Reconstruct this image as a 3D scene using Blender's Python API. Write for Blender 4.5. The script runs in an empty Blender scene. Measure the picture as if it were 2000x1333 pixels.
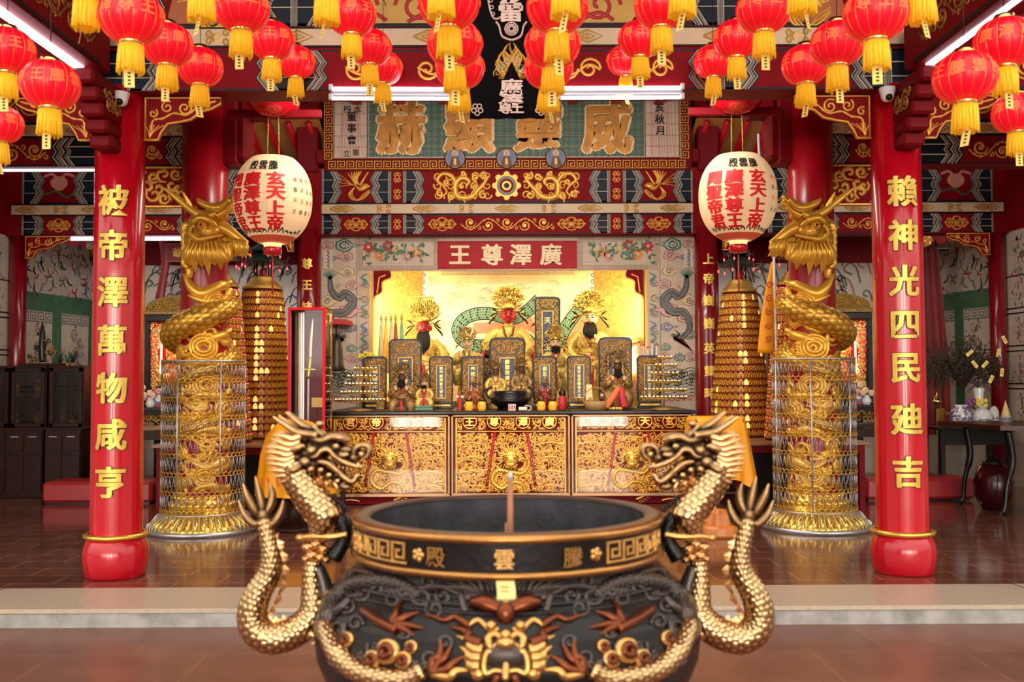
import bpy, bmesh, math, random
from math import pi, sin, cos, radians as R
from mathutils import Vector as V, Matrix, geometry
SC = bpy.context.scene
COL = SC.collection
rnd = random.Random(7)
# ------------------------------------------------------------ camera, world, exposure
FPX = 1944.0
CAMZ = 1.515
cd = bpy.data.cameras.new('camera'); cam = bpy.data.objects.new('camera', cd); COL.objects.link(cam)
cd.sensor_width = 36; cd.lens = FPX * 36 / 2000; cd.clip_start = .05; cd.clip_end = 200
CM = Matrix.Translation((0, 0, CAMZ)) @ Matrix.Rotation(-.0033, 4, 'Z') @ Matrix.Rotation(R(90) + .0378, 4, 'X') @ Matrix.Rotation(-.0038, 4, 'Z')
cam.matrix_world = CM
SC.camera = cam
cd.dof.use_dof = True; cd.dof.focus_distance = 11.0; cd.dof.aperture_fstop = 3.0
RM = CM.to_3x3()
def P(px, py, D):
    d = RM @ V(((px - 1000) / FPX, -(py - 666.5) / FPX, -1.0))
    return V((0, 0, CAMZ)) + d * (D / d.y)
def PX(px, D): return (px - 994) * D / FPX
def PZ(py, D): return CAMZ + (740 - py) * D / FPX
w = bpy.data.worlds.new('world'); SC.world = w; w.use_nodes = True
_n = w.node_tree.nodes; _l = w.node_tree.links
_bg = _n['Background']; _tc = _n.new('ShaderNodeTexCoord'); _sp = _n.new('ShaderNodeSeparateXYZ'); _rp = _n.new('ShaderNodeValToRGB')
_l.new(_tc.outputs['Generated'], _sp.inputs[0]); _l.new(_sp.outputs[2], _rp.inputs[0]); _l.new(_rp.outputs[0], _bg.inputs[0])
_rp.color_ramp.elements[0].position = 0.0; _rp.color_ramp.elements[0].color = (.17, .13, .10, 1)
_e = _rp.color_ramp.elements.new(.10); _e.color = (.54, .48, .42, 1)
_rp.color_ramp.elements[2].position = .5; _rp.color_ramp.elements[2].color = (1, .94, .85, 1)
_bg.inputs[1].default_value = 1.6
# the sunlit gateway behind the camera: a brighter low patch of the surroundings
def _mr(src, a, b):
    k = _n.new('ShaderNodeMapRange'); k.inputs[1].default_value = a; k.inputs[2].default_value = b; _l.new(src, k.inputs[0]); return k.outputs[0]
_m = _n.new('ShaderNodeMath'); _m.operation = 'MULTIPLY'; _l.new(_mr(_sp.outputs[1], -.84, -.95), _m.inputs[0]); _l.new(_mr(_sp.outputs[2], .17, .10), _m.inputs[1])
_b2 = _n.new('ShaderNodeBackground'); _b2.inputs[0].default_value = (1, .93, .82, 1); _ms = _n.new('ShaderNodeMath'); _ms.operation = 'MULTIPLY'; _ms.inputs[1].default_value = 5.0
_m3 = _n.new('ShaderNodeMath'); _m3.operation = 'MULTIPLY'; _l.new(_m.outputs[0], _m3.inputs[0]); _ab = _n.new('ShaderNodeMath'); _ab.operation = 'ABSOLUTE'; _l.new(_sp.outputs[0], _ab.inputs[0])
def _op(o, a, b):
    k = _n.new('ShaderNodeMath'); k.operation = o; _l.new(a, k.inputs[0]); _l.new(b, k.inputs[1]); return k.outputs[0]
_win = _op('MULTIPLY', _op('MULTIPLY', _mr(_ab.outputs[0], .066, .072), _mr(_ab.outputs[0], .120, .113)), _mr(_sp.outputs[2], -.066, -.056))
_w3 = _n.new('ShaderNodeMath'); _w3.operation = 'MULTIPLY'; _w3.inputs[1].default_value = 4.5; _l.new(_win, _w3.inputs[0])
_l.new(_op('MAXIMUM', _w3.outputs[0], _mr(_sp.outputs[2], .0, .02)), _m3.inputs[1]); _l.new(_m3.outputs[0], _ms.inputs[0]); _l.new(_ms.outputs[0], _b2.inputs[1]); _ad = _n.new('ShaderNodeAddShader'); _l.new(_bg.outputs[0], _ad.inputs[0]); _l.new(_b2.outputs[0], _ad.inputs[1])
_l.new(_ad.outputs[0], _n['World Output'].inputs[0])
SC.view_settings.view_transform = 'Standard'; SC.view_settings.look = 'None'
SC.view_settings.gamma = 1; SC.view_settings.use_curve_mapping = False
SC.view_settings.exposure = .62
def area(name, loc, rot, sx, sy, power, col):
    l = bpy.data.lights.new(name, 'AREA'); l.shape = 'RECTANGLE'; l.size = sx; l.size_y = sy; l.energy = power; l.color = col
    o = bpy.data.objects.new(name, l); o.location = loc; o.rotation_euler = rot; COL.objects.link(o); return o
# unseen fill lights added to the hall, and the warm tubes hidden round the niche
area('hall_fill_light', (0, 8.7, 4.3), (R(52), 0, 0), 3.6, .4, 95, (1, .93, .82))  # added fill tilted at the altar front, no fixture there
area('hall_fill_light', (0, 11.0, 4.9), (0, 0, 0), 3.6, .5, 60, (1, .88, .7))
for s in (-1, 1):
    area('hall_fill_light', (s * 5.2, 12.4, 4.4), (0, 0, 0), 1.6, .3, 12, (1, .90, .78))
    area('niche_tube_light', (s * 1.80, 14.22, 2.2), (R(90), 0, s * R(34)), .12, 1.2, 27, (1, .80, .42))
area('niche_tube_light', (0, 14.2, 3.05), (R(25), 0, 0), 3.3, .12, 22, (1, .76, .38))
# ------------------------------------------------------------ materials
MATS = {}
def mat(name, col, rough=.5, metal=0, var=.12, vs=6, bump=0, bs=40, emi=None, es=0, coat=0, trans=0, alpha=1, ior=1.45, spec=.5, sheen=0, sss=0):
    if name in MATS: return MATS[name]
    m = bpy.data.materials.new(name); m.use_nodes = True; nt = m.node_tree; N = nt.nodes; L = nt.links
    b = N['Principled BSDF']
    tc = N.new('ShaderNodeTexCoord'); nz = N.new('ShaderNodeTexNoise'); nz.inputs['Scale'].default_value = vs; nz.inputs['Detail'].default_value = 4
    L.new(tc.outputs['Object'], nz.inputs['Vector'])
    mx = N.new('ShaderNodeMix'); mx.data_type = 'RGBA'
    c2 = tuple(max(0, c * (1 - var * 2.2)) for c in col); c1 = tuple(min(1, c * (1 + var)) for c in col)
    mx.inputs[6].default_value = (*c2, 1); mx.inputs[7].default_value = (*c1, 1)
    L.new(nz.outputs[0], mx.inputs[0]); L.new(mx.outputs[2], b.inputs['Base Color'])
    b.inputs['Roughness'].default_value = rough; b.inputs['Metallic'].default_value = metal
    b.inputs['Coat Weight'].default_value = coat; b.inputs['Coat Roughness'].default_value = .08
    b.inputs['Transmission Weight'].default_value = trans; b.inputs['IOR'].default_value = ior
    b.inputs['Alpha'].default_value = alpha; b.inputs['Specular IOR Level'].default_value = spec
    b.inputs['Sheen Weight'].default_value = sheen; b.inputs['Subsurface Weight'].default_value = sss; b.inputs['Subsurface Scale'].default_value = .02
    if emi: b.inputs['Emission Color'].default_value = (*emi, 1); b.inputs['Emission Strength'].default_value = es
    if bump:
        n2 = N.new('ShaderNodeTexNoise'); n2.inputs['Scale'].default_value = bs; n2.inputs['Detail'].default_value = 5
        L.new(tc.outputs['Object'], n2.inputs['Vector'])
        bp = N.new('ShaderNodeBump'); bp.inputs['Strength'].default_value = bump; bp.inputs['Distance'].default_value = .01
        L.new(n2.outputs[0], bp.inputs['Height']); L.new(bp.outputs[0], b.inputs['Normal'])
    MATS[name] = m; return m
def nodes_of(m): return m.node_tree.nodes, m.node_tree.links, m.node_tree.nodes['Principled BSDF']
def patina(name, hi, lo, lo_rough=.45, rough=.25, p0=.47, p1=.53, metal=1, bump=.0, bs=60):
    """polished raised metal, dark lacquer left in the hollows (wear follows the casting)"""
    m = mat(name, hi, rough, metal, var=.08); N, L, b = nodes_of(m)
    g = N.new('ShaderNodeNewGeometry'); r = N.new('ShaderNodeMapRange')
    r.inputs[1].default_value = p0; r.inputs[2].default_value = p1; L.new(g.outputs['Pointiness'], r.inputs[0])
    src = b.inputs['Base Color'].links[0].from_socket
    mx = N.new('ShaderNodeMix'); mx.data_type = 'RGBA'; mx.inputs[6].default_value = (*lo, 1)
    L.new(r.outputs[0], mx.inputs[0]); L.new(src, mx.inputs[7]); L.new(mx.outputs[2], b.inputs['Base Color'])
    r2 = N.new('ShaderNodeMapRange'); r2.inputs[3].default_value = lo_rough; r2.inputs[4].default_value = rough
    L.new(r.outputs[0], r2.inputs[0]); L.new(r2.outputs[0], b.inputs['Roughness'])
    if bump:
        tc = N.new('ShaderNodeTexCoord'); n2 = N.new('ShaderNodeTexVoronoi'); n2.inputs['Scale'].default_value = bs
        L.new(tc.outputs['Object'], n2.inputs['Vector'])
        bp = N.new('ShaderNodeBump'); bp.inputs['Strength'].default_value = bump; bp.inputs['Distance'].default_value = .004
        L.new(n2.outputs[0], bp.inputs['Height']); L.new(bp.outputs[0], b.inputs['Normal'])
    return m
def scaled(name, hi, lo, rough=.25, metal=1):
    """metal with dark gaps between scales, read from the height attribute of the modelled scales"""
    m = mat(name, hi, rough, metal, var=.08); N, L, b = nodes_of(m)
    a = N.new('ShaderNodeAttribute'); a.attribute_name = 'h'; r = N.new('ShaderNodeMapRange')
    r.inputs[1].default_value = .25; r.inputs[2].default_value = .85; L.new(a.outputs['Fac'], r.inputs[0])
    src = b.inputs['Base Color'].links[0].from_socket
    mx = N.new('ShaderNodeMix'); mx.data_type = 'RGBA'; mx.inputs[6].default_value = (*lo, 1)
    L.new(r.outputs[0], mx.inputs[0]); L.new(src, mx.inputs[7]); L.new(mx.outputs[2], b.inputs['Base Color']); return m
def tiled(name, col, grout, size, axes=(0, 2), rough=.25, offset=0, var=.05, mortar=.012, h=None, coat=0, noise=.35, ns=3, spec=.5, bump=0):
    """square or brick tiles laid in two object axes"""
    m = mat(name, col, rough, 0, coat=coat, spec=spec); N, L, b = nodes_of(m)
    tc = N.new('ShaderNodeTexCoord'); s = N.new('ShaderNodeSeparateXYZ'); c = N.new('ShaderNodeCombineXYZ')
    L.new(tc.outputs['Object'], s.inputs[0]); L.new(s.outputs[axes[0]], c.inputs[0]); L.new(s.outputs[axes[1]], c.inputs[1])
    bk = N.new('ShaderNodeTexBrick'); bk.offset = offset; bk.inputs['Scale'].default_value = 1
    bk.inputs['Brick Width'].default_value = size; bk.inputs['Row Height'].default_value = h or size
    bk.inputs['Mortar Size'].default_value = mortar * size * .5; bk.inputs['Mortar Smooth'].default_value = .1
    bk.inputs['Color1'].default_value = (*col, 1); bk.inputs['Color2'].default_value = (*[x * (1 - var * 2) for x in col], 1)
    bk.inputs['Mortar'].default_value = (*grout, 1); L.new(c.outputs[0], bk.inputs['Vector'])
    nz = N.new('ShaderNodeTexNoise'); nz.inputs['Scale'].default_value = ns; nz.inputs['Detail'].default_value = 6; L.new(tc.outputs['Object'], nz.inputs['Vector'])
    mr = N.new('ShaderNodeMapRange'); mr.inputs[3].default_value = 1 - noise; mr.inputs[4].default_value = 1 + noise; L.new(nz.outputs[0], mr.inputs[0])
    mx = N.new('ShaderNodeVectorMath'); mx.operation = 'SCALE'; L.new(bk.outputs[0], mx.inputs[0]); L.new(mr.outputs[0], mx.inputs[3])
    L.new(mx.outputs[0], b.inputs['Base Color'])
    if bump:
        bp = N.new('ShaderNodeBump'); bp.inputs['Strength'].default_value = bump; bp.inputs['Distance'].default_value = .01
        L.new(nz.outputs[0], bp.inputs['Height']); L.new(bp.outputs[0], b.inputs['Normal'])
    return m
def glass(name, tint=(1, 1, 1), f=1.5):
    m = bpy.data.materials.new(name); m.use_nodes = True; nt = m.node_tree; N = nt.nodes; N.clear(); L = nt.links
    o = N.new('ShaderNodeOutputMaterial'); mx = N.new('ShaderNodeMixShader'); fr = N.new('ShaderNodeFresnel'); fr.inputs[0].default_value = f
    t = N.new('ShaderNodeBsdfTransparent'); t.inputs[0].default_value = (*tint, 1); g = N.new('ShaderNodeBsdfGlossy'); g.inputs['Roughness'].default_value = .02
    L.new(fr.outputs[0], mx.inputs[0]); L.new(t.outputs[0], mx.inputs[1]); L.new(g.outputs[0], mx.inputs[2]); L.new(mx.outputs[0], o.inputs[0]); MATS[name] = m; return m
def emit(name, col, s): return mat(name, col, .5, 0, 0, emi=col, es=s)
# ------------------------------------------------------------ mesh builder
ROOT = {}
class MB:
    def __init__(s): s.v = []; s.f = []; s.m = []; s.sm = []; s.mats = []; s.h = {}
    def mi(s, m):
        if m not in s.mats: s.mats.append(m)
        return s.mats.index(m)
    def add(s, vs, fs, m, smooth=True):
        o = len(s.v); i = s.mi(m); s.v.extend([tuple(p) for p in vs])
        for f in fs: s.f.append(tuple(a + o for a in f)); s.m.append(i); s.sm.append(smooth)
        return o
    def box(s, c, d, m, bev=0, M=None):
        hx, hy, hz = d[0] / 2, d[1] / 2, d[2] / 2; c = V(c)
        if not bev:
            vs = [V((x * hx, y * hy, z * hz)) for x in (-1, 1) for y in (-1, 1) for z in (-1, 1)]
            fs = [(0, 1, 3, 2), (4, 6, 7, 5), (0, 4, 5, 1), (2, 3, 7, 6), (0, 2, 6, 4), (1, 5, 7, 3)]
        else:
            b = min(bev, hx * .9, hy * .9, hz * .9); vs = []; ix = {}
            for x in (-1, 1):
                for y in (-1, 1):
                    for z in (-1, 1):
                        for a in range(3):
                            p = [x * (hx - b), y * (hy - b), z * (hz - b)]; p[a] = (x * hx, y * hy, z * hz)[a]
                            ix[(x, y, z, a)] = len(vs); vs.append(V(p))
            fs = []
            for a in range(3):
                o1, o2 = (a + 1) % 3, (a + 2) % 3
                for sg in (-1, 1):
                    q = []
                    for (p1, p2) in ((-1, -1), (1, -1), (1, 1), (-1, 1)):
                        k = [0, 0, 0]; k[a] = sg; k[o1] = p1; k[o2] = p2; q.append(ix[(*k, a)])
                    fs.append(q if sg > 0 else q[::-1])
                for p1 in (-1, 1):
                    for p2 in (-1, 1):
                        k0 = [0, 0, 0]; k0[a] = -1; k0[o1] = p1; k0[o2] = p2; k1 = list(k0); k1[a] = 1
                        fs.append((ix[(*k0, o1)], ix[(*k1, o1)], ix[(*k1, o2)], ix[(*k0, o2)]))
            for x in (-1, 1):
                for y in (-1, 1):
                    for z in (-1, 1): fs.append(tuple(ix[(x, y, z, a)] for a in range(3)))
        vs = [(M @ p if M else p) + c for p in vs]
        s.add(vs, fs, m, False)
    def lathe(s, prof, c, m, n=32, smooth=True, M=None, arc=None, mod=None):
        c = V(c); vs = []; fs = []; k = len(prof); full = arc is None; a0, a1 = arc or (0, 2 * pi); nn = n if full else n + 1
        for i in range(nn):
            a = a0 + (a1 - a0) * i / n
            for (r, z) in prof:
                rr = r * (mod(a, z) if mod else 1)
                p = V((rr * cos(a), rr * sin(a), z)); vs.append((M @ p if M else p) + c)
        for i in range(n):
            j = (i + 1) % n if full else i + 1
            for q in range(k - 1): fs.append((i * k + q, j * k + q, j * k + q + 1, i * k + q + 1))
        s.add(vs, fs, m, smooth)
    def sph(s, c, r, m, nu=16, nv=10, M=None):
        if not hasattr(r, '__len__'): r = (r, r, r)
        c = V(c); vs = [V((0, 0, -r[2]))]; fs = []
        for j in range(1, nv):
            t = -pi / 2 + pi * j / nv
            for i in range(nu):
                a = 2 * pi * i / nu; vs.append(V((r[0] * cos(t) * cos(a), r[1] * cos(t) * sin(a), r[2] * sin(t))))
        vs.append(V((0, 0, r[2]))); T = len(vs) - 1
        for i in range(nu):
            j = (i + 1) % nu; fs.append((0, 1 + j, 1 + i)); b = 1 + (nv - 2) * nu; fs.append((T, b + i, b + j))
            for q in range(nv - 2): a = 1 + q * nu; fs.append((a + i, a + j, a + nu + j, a + nu + i))
        s.add([(M @ p if M else p) + c for p in vs], fs, m)
    def tube(s, pts, rad, m, n=8, flat=1, flatdir=None, smooth=True, disp=None, cap=True):
        pts = [V(p) for p in pts]; k = len(pts)
        if k < 2: return
        if not hasattr(rad, '__len__'): rad = [rad] * k
        vs = []; fs = []; up = None; base = len(s.v); hv = []; L = 0
        for i in range(k):
            t = (pts[min(i + 1, k - 1)] - pts[max(i - 1, 0)])
            if t.length < 1e-9: t = V((0, 0, 1))
            t.normalize()
            if flatdir is not None: up = V(flatdir) - t * t.dot(V(flatdir))
            elif up is None: up = V((0, 0, 1)) if abs(t.z) < .9 else V((1, 0, 0)); up = up - t * t.dot(up)
            else: up = up - t * t.dot(up)
            if up.length < 1e-6: up = t.orthogonal()
            up.normalize(); side = t.cross(up)
            if i: L += (pts[i] - pts[i - 1]).length
            for j in range(n):
                a = 2 * pi * j / n; r = rad[i]
                if disp: d, hh = disp(L, a, r); r = r + d; hv.append(hh)
                vs.append(pts[i] + side * (r * cos(a)) + up * (r * sin(a) * flat))
        for i in range(k - 1):
            for j in range(n):
                q = (j + 1) % n; fs.append((i * n + j, i * n + q, (i + 1) * n + q, (i + 1) * n + j))
        if cap: fs.append(tuple(range(n - 1, -1, -1))); fs.append(tuple((k - 1) * n + j for j in range(n)))
        s.add(vs, fs, m, smooth)
        if disp:
            for i, hh in enumerate(hv): s.h[base + i] = hh
    def build(s, name, parent=None, loc=None, recalc=True, label=None, cat=None, group=None, kind=None):
        me = bpy.data.meshes.new(name)
        off = ROOT[parent.name] if parent else V(loc or (0, 0, 0))
        me.from_pydata([(a - off.x, b - off.y, c - off.z) for a, b, c in s.v], [], s.f)
        for m in s.mats: me.materials.append(m)
        me.polygons.foreach_set('material_index', s.m); me.polygons.foreach_set('use_smooth', s.sm)
        if s.h:
            at = me.attributes.new('h', 'FLOAT', 'POINT'); arr = [s.h.get(i, .6) for i in range(len(s.v))]; at.data.foreach_set('value', arr)
        if recalc and len(s.f) < 60000:
            bm = bmesh.new(); bm.from_mesh(me); bmesh.ops.recalc_face_normals(bm, faces=bm.faces); bm.to_mesh(me); bm.free()
        me.update(); return link(me, name, parent, loc, label, cat, group, kind)
def link(me, name, parent=None, loc=None, label=None, cat=None, group=None, kind=None):
    o = bpy.data.objects.new(name, me); COL.objects.link(o)
    if parent: o.parent = parent; ROOT[o.name] = ROOT[parent.name]
    else: o.location = loc or (0, 0, 0); ROOT[o.name] = V(loc or (0, 0, 0))
    if label: o['label'] = label
    if cat: o['category'] = cat
    if group: o['group'] = group
    if kind: o['kind'] = kind
    return o
def thing(name, label, cat, loc=(0, 0, 0), group=None):
    o = bpy.data.objects.new(name, None); COL.objects.link(o); o.location = loc; o.empty_display_size = .1
    o['label'] = label; o['category'] = cat
    if group: o['group'] = group
    ROOT[o.name] = V(loc); return o
def kids(o): return [c for c in bpy.data.objects if c.parent == o]
def dup(root, loc, label=None, rz=0, sc=1, mirror=False):
    def cp(o, par):
        c = o.copy(); COL.objects.link(c)
        if par: c.parent = par
        for ch in TREE[o.name]: cp(ch, c)
        return c
    if root.name not in TREE:
        def reg(o):
            TREE[o.name] = kids(o)
            for ch in TREE[o.name]: reg(ch)
        reg(root)
    r = cp(root, None); r.location = loc; r.rotation_euler = (0, 0, rz); r.scale = (-sc if mirror else sc, sc, sc)
    if label: r['label'] = label
    return r
TREE = {}
def remesh(mb, vox, smooth=0, mat_=None):
    """weld the primitives of a sculpted form into one continuous skin"""
    me = bpy.data.meshes.new('sculpt'); me.from_pydata(mb.v, [], mb.f)
    bm = bmesh.new(); bm.from_mesh(me); bmesh.ops.recalc_face_normals(bm, faces=bm.faces); bm.to_mesh(me); bm.free()
    o = bpy.data.objects.new('sculpt', me); COL.objects.link(o)
    md = o.modifiers.new('r', 'REMESH'); md.mode = 'VOXEL'; md.voxel_size = vox; md.use_smooth_shade = True
    if smooth:
        s2 = o.modifiers.new('s', 'SMOOTH'); s2.factor = .5; s2.iterations = smooth
    dg = bpy.context.evaluated_depsgraph_get(); m2 = bpy.data.meshes.new_from_object(o.evaluated_get(dg))
    bpy.data.objects.remove(o); bpy.data.meshes.remove(me)
    vs = [tuple(v.co) for v in m2.vertices]; fs = [tuple(p.vertices) for p in m2.polygons]; bpy.data.meshes.remove(m2)
    out = MB(); out.add(vs, fs, mat_ or mb.mats[0]); return out
# ------------------------------------------------------------ curves and frames
def cr(pts, n=6):
    """Catmull-Rom through points of any dimension"""
    pts = [tuple(p) for p in pts]; out = []; k = len(pts); dim = len(pts[0])
    for i in range(k - 1):
        p0 = pts[max(i - 1, 0)]; p1 = pts[i]; p2 = pts[i + 1]; p3 = pts[min(i + 2, k - 1)]
        for j in range(n):
            t = j / n
            out.append(tuple(.5 * (2 * p1[d] + (p2[d] - p0[d]) * t + (2 * p0[d] - 5 * p1[d] + 4 * p2[d] - p3[d]) * t * t + (3 * p1[d] - p0[d] - 3 * p2[d] + p3[d]) * t ** 3) for d in range(dim)))
    out.append(pts[-1]); return out
class Fr:
    def __init__(s, o, u=(1, 0, 0), v=(0, 0, 1), n=(0, -1, 0)): s.o = V(o); s.u = V(u); s.v = V(v); s.n = V(n)
    def __call__(s, a, b, h=0): return s.o + s.u * a + s.v * b + s.n * h
class Cy:
    """u = arc length around (0 faces the camera), v = height, radius may depend on height"""
    def __init__(s, c, r, up=0): s.c = V(c); s.r = r if callable(r) else (lambda z: r); s.r0 = s.r(up)
    def __call__(s, a, b, h=0):
        t = a / s.r0; q = s.r(b) + h; return s.c + V((q * sin(t), -q * cos(t), b))
def rib(mb, fr, pts, w, m, h=.004, b=.003, side=True):
    k = len(pts)
    if k < 2: return
    if not hasattr(w, '__len__'): w = [w] * k
    vs = []; fs = []
    for i in range(k):
        dx = pts[min(i + 1, k - 1)][0] - pts[max(i - 1, 0)][0]; dy = pts[min(i + 1, k - 1)][1] - pts[max(i - 1, 0)][1]
        l = math.hypot(dx, dy) or 1; nx, ny = -dy / l * w[i] / 2, dx / l * w[i] / 2; x, y = pts[i][:2]
        vs += [fr(x + nx, y + ny, h), fr(x, y, h + b), fr(x - nx, y - ny, h)]
        if side: vs += [fr(x + nx, y + ny, 0), fr(x - nx, y - ny, 0)]
    q = 5 if side else 3
    for i in range(k - 1):
        a = i * q; c = a + q
        fs += [(a, a + 1, c + 1, c), (a + 1, a + 2, c + 2, c + 1)]
        if side: fs += [(a + 3, a, c, c + 3), (a + 2, a + 4, c + 4, c + 2)]
    mb.add(vs, fs, m)
def poly(mb, fr, pts, m, h=.004, th=None):
    k = len(pts); tri = geometry.tessellate_polygon([[V((p[0], p[1], 0)) for p in pts]])
    vs = [fr(p[0], p[1], h) for p in pts]; fs = [tuple(t) for t in tri]
    if th is not None:
        vs += [fr(p[0], p[1], h - th) for p in pts]
        fs += [(i, (i + 1) % k, k + (i + 1) % k, k + i) for i in range(k)] + [tuple(k + a for a in t) for t in tri]
    mb.add(vs, fs, m, False)
def rect(mb, fr, x0, x1, y0, y1, m, h=.002, nx=1):
    vs = []; fs = []
    for i in range(nx + 1):
        x = x0 + (x1 - x0) * i / nx; vs += [fr(x, y0, h), fr(x, y1, h)]
    for i in range(nx): fs.append((2 * i, 2 * i + 2, 2 * i + 3, 2 * i + 1))
    mb.add(vs, fs, m, nx > 1)
def line(mb, fr, pts, w, m, h=.004): rib(mb, fr, pts, w, m, h, 0, False)
def circ(cx, cy, r, n=20, ry=None, a0=0): return [(cx + r * cos(a0 + 2 * pi * i / n), cy + (ry or r) * sin(a0 + 2 * pi * i / n)) for i in range(n)]
def disc(mb, fr, cx, cy, r, m, h=.004, n=20, ry=None): poly(mb, fr, circ(cx, cy, r, n, ry), m, h)
def ring(mb, fr, cx, cy, r, w, m, h=.004, n=24, ry=None, b=.002):
    p = circ(cx, cy, r, n, ry); rib(mb, fr, p + [p[0]], w, m, h, b, False)
def spi(cx, cy, r, turns, a0, d=1, n=14, r1=.12):
    k = max(4, int(n * turns)); return [(cx + r * (1 - (1 - r1) * i / k) * cos(a0 + d * 2 * pi * turns * i / k), cy + r * (1 - (1 - r1) * i / k) * sin(a0 + d * 2 * pi * turns * i / k)) for i in range(k + 1)]
GL = {}
def glyph(ch, off, wrap):
    key = (ch, off, wrap)
    if key in GL: return GL[key]
    c = bpy.data.curves.new('g', 'FONT'); c.body = ch; c.size = 1; c.offset = off; c.resolution_u = 2; c.fill_mode = 'FRONT'
    o = bpy.data.objects.new('g', c); COL.objects.link(o)
    dg = bpy.context.evaluated_depsgraph_get(); me = bpy.data.meshes.new_from_object(o.evaluated_get(dg))
    if wrap and len(me.vertices):
        bm = bmesh.new(); bm.from_mesh(me)
        for i in range(1, 12):
            bmesh.ops.bisect_plane(bm, geom=bm.verts[:] + bm.edges[:] + bm.faces[:], plane_co=(i / 12, 0, 0), plane_no=(1, 0, 0))
        bm.to_mesh(me); bm.free()
    xs = [v.co.x for v in me.vertices] or [0]; ys = [v.co.y for v in me.vertices] or [0]
    cx = (min(xs) + max(xs)) / 2; cy = (min(ys) + max(ys)) / 2
    GL[key] = ([(v.co.x - cx, v.co.y - cy) for v in me.vertices], [tuple(p.vertices) for p in me.polygons])
    bpy.data.objects.remove(o); bpy.data.curves.remove(c); bpy.data.meshes.remove(me)
    return GL[key]
def text(mb, fr, s, cx, cy, size, m, h=.004, off=.012, sx=1, wrap=False, step=None, vert=False, outline=None):
    """characters in brush weight: the thin glyph is struck several times round its centre"""
    step = step or size * 1.05; n = len(s)
    def strike(ch, x, y, o, mm, hh, k):
        vs, fs = glyph(ch, .008, wrap)
        for i in range(k):
            a = 2 * pi * i / k; dx, dy = (o * cos(a), o * .6 * sin(a)) if k > 1 else (0, 0)
            mb.add([fr(x + (p + dx) * size * sx, y + (q + dy) * size, hh + i * .0005) for p, q in vs], fs, mm, False)
    for i, ch in enumerate(s):
        k = i - (n - 1) / 2; x = cx + (0 if vert else k * step); y = cy - (k * step if vert else 0)
        if outline: strike(ch, x, y, off + .030, outline, h - .002, 8)
        strike(ch, x, y, off, m, h, 6 if off > .015 else 1)
def scales(step, n_around, amp):
    """radial displacement of overlapping fish scales on a tube"""
    def f(L, a, r):
        best = 0
        row = L / step
        for q in (math.floor(row), math.floor(row) - 1):
            t = row - q                       # 0 at the root of the scale, 1.6 at its tip
            o = .5 * (q % 2); u = (a / (2 * pi) * n_around + o) % 1 - .5
            if t > .7 and (u / .54) ** 2 + ((t - .7) / .92) ** 2 > 1: continue
            best = max(best, (.12 + .88 * min(1, t / 1.5)) * (1 - 1.2 * u * u))
        return amp * best, best
    return f
# ------------------------------------------------------------ palette
RED = mat('red_lacquer', (.52, .003, .014), .22, coat=.5, var=.08, bump=.04, bs=14)
DRED = mat('deep_red_paint', (.17, .003, .007), .5, var=.15, spec=.12)
BRED = mat('beam_red_paint', (.22, .003, .008), .55, var=.12, spec=.1)
GOLDP = mat('gold_paint', (.78, .40, .055), .38, .35, var=.15, vs=20)
GOLD = mat('gilding', (.95, .60, .10), .27, .85, var=.12, vs=12, bump=.25, bs=60)
GOLDD = mat('old_gilding', (.62, .36, .08), .33, .85, var=.3, vs=25, bump=.8, bs=120)
BRASS = mat('brass', (.95, .66, .22), .2, 1, var=.05)
CREAM = mat('cream_paint', (.70, .53, .35), .5, var=.12, vs=4)
NAVY = mat('navy_paint', (.006, .014, .03), .45, spec=.2)
GREY = mat('grey_paint', (.20, .20, .185), .5)
INK = mat('black_ink', (.010, .010, .011), .5, spec=.2)
OUTL = mat('brown_outline', (.10, .012, .008), .5)
CRIM = mat('crimson_paint', (.5, .02, .03), .5)
WHITE = mat('white_enamel', (.8, .8, .8), .35)
BLK = mat('black_lacquer', (.009, .007, .007), .3, coat=.08, spec=.3)
WOOD = mat('dark_wood', (.030, .009, .005), .4, coat=0, spec=.2, var=.3, vs=9)
WOODM = mat('brown_wood', (.30, .13, .05), .35, coat=.2, var=.25, vs=9)
STEEL = mat('galvanised_steel', (.55, .55, .55), .35, .8)
TEALP = mat('green_glaze', (.08, .22, .15), .35)
ROSE = mat('rose_glaze', (.62, .25, .22), .35)
BLUEG = mat('blue_glaze', (.10, .14, .30), .35)
YELG = mat('straw_glaze', (.68, .50, .20), .35)
ORNG = mat('orange_glaze', (.85, .28, .05), .4)
GRNS = mat('leaf_green', (.05, .13, .05), .5)
TUBE = emit('lit_tube', (.86, .90, 1), 7)
TILE = tiled('cream_tile', (.58, .46, .36), (.18, .13, .10), .150, noise=.12, rough=.45, spec=.25)
TILES = tiled('cream_tile_side', (.62, .55, .46), (.2, .17, .14), .20, axes=(1, 2), noise=.12)
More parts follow.
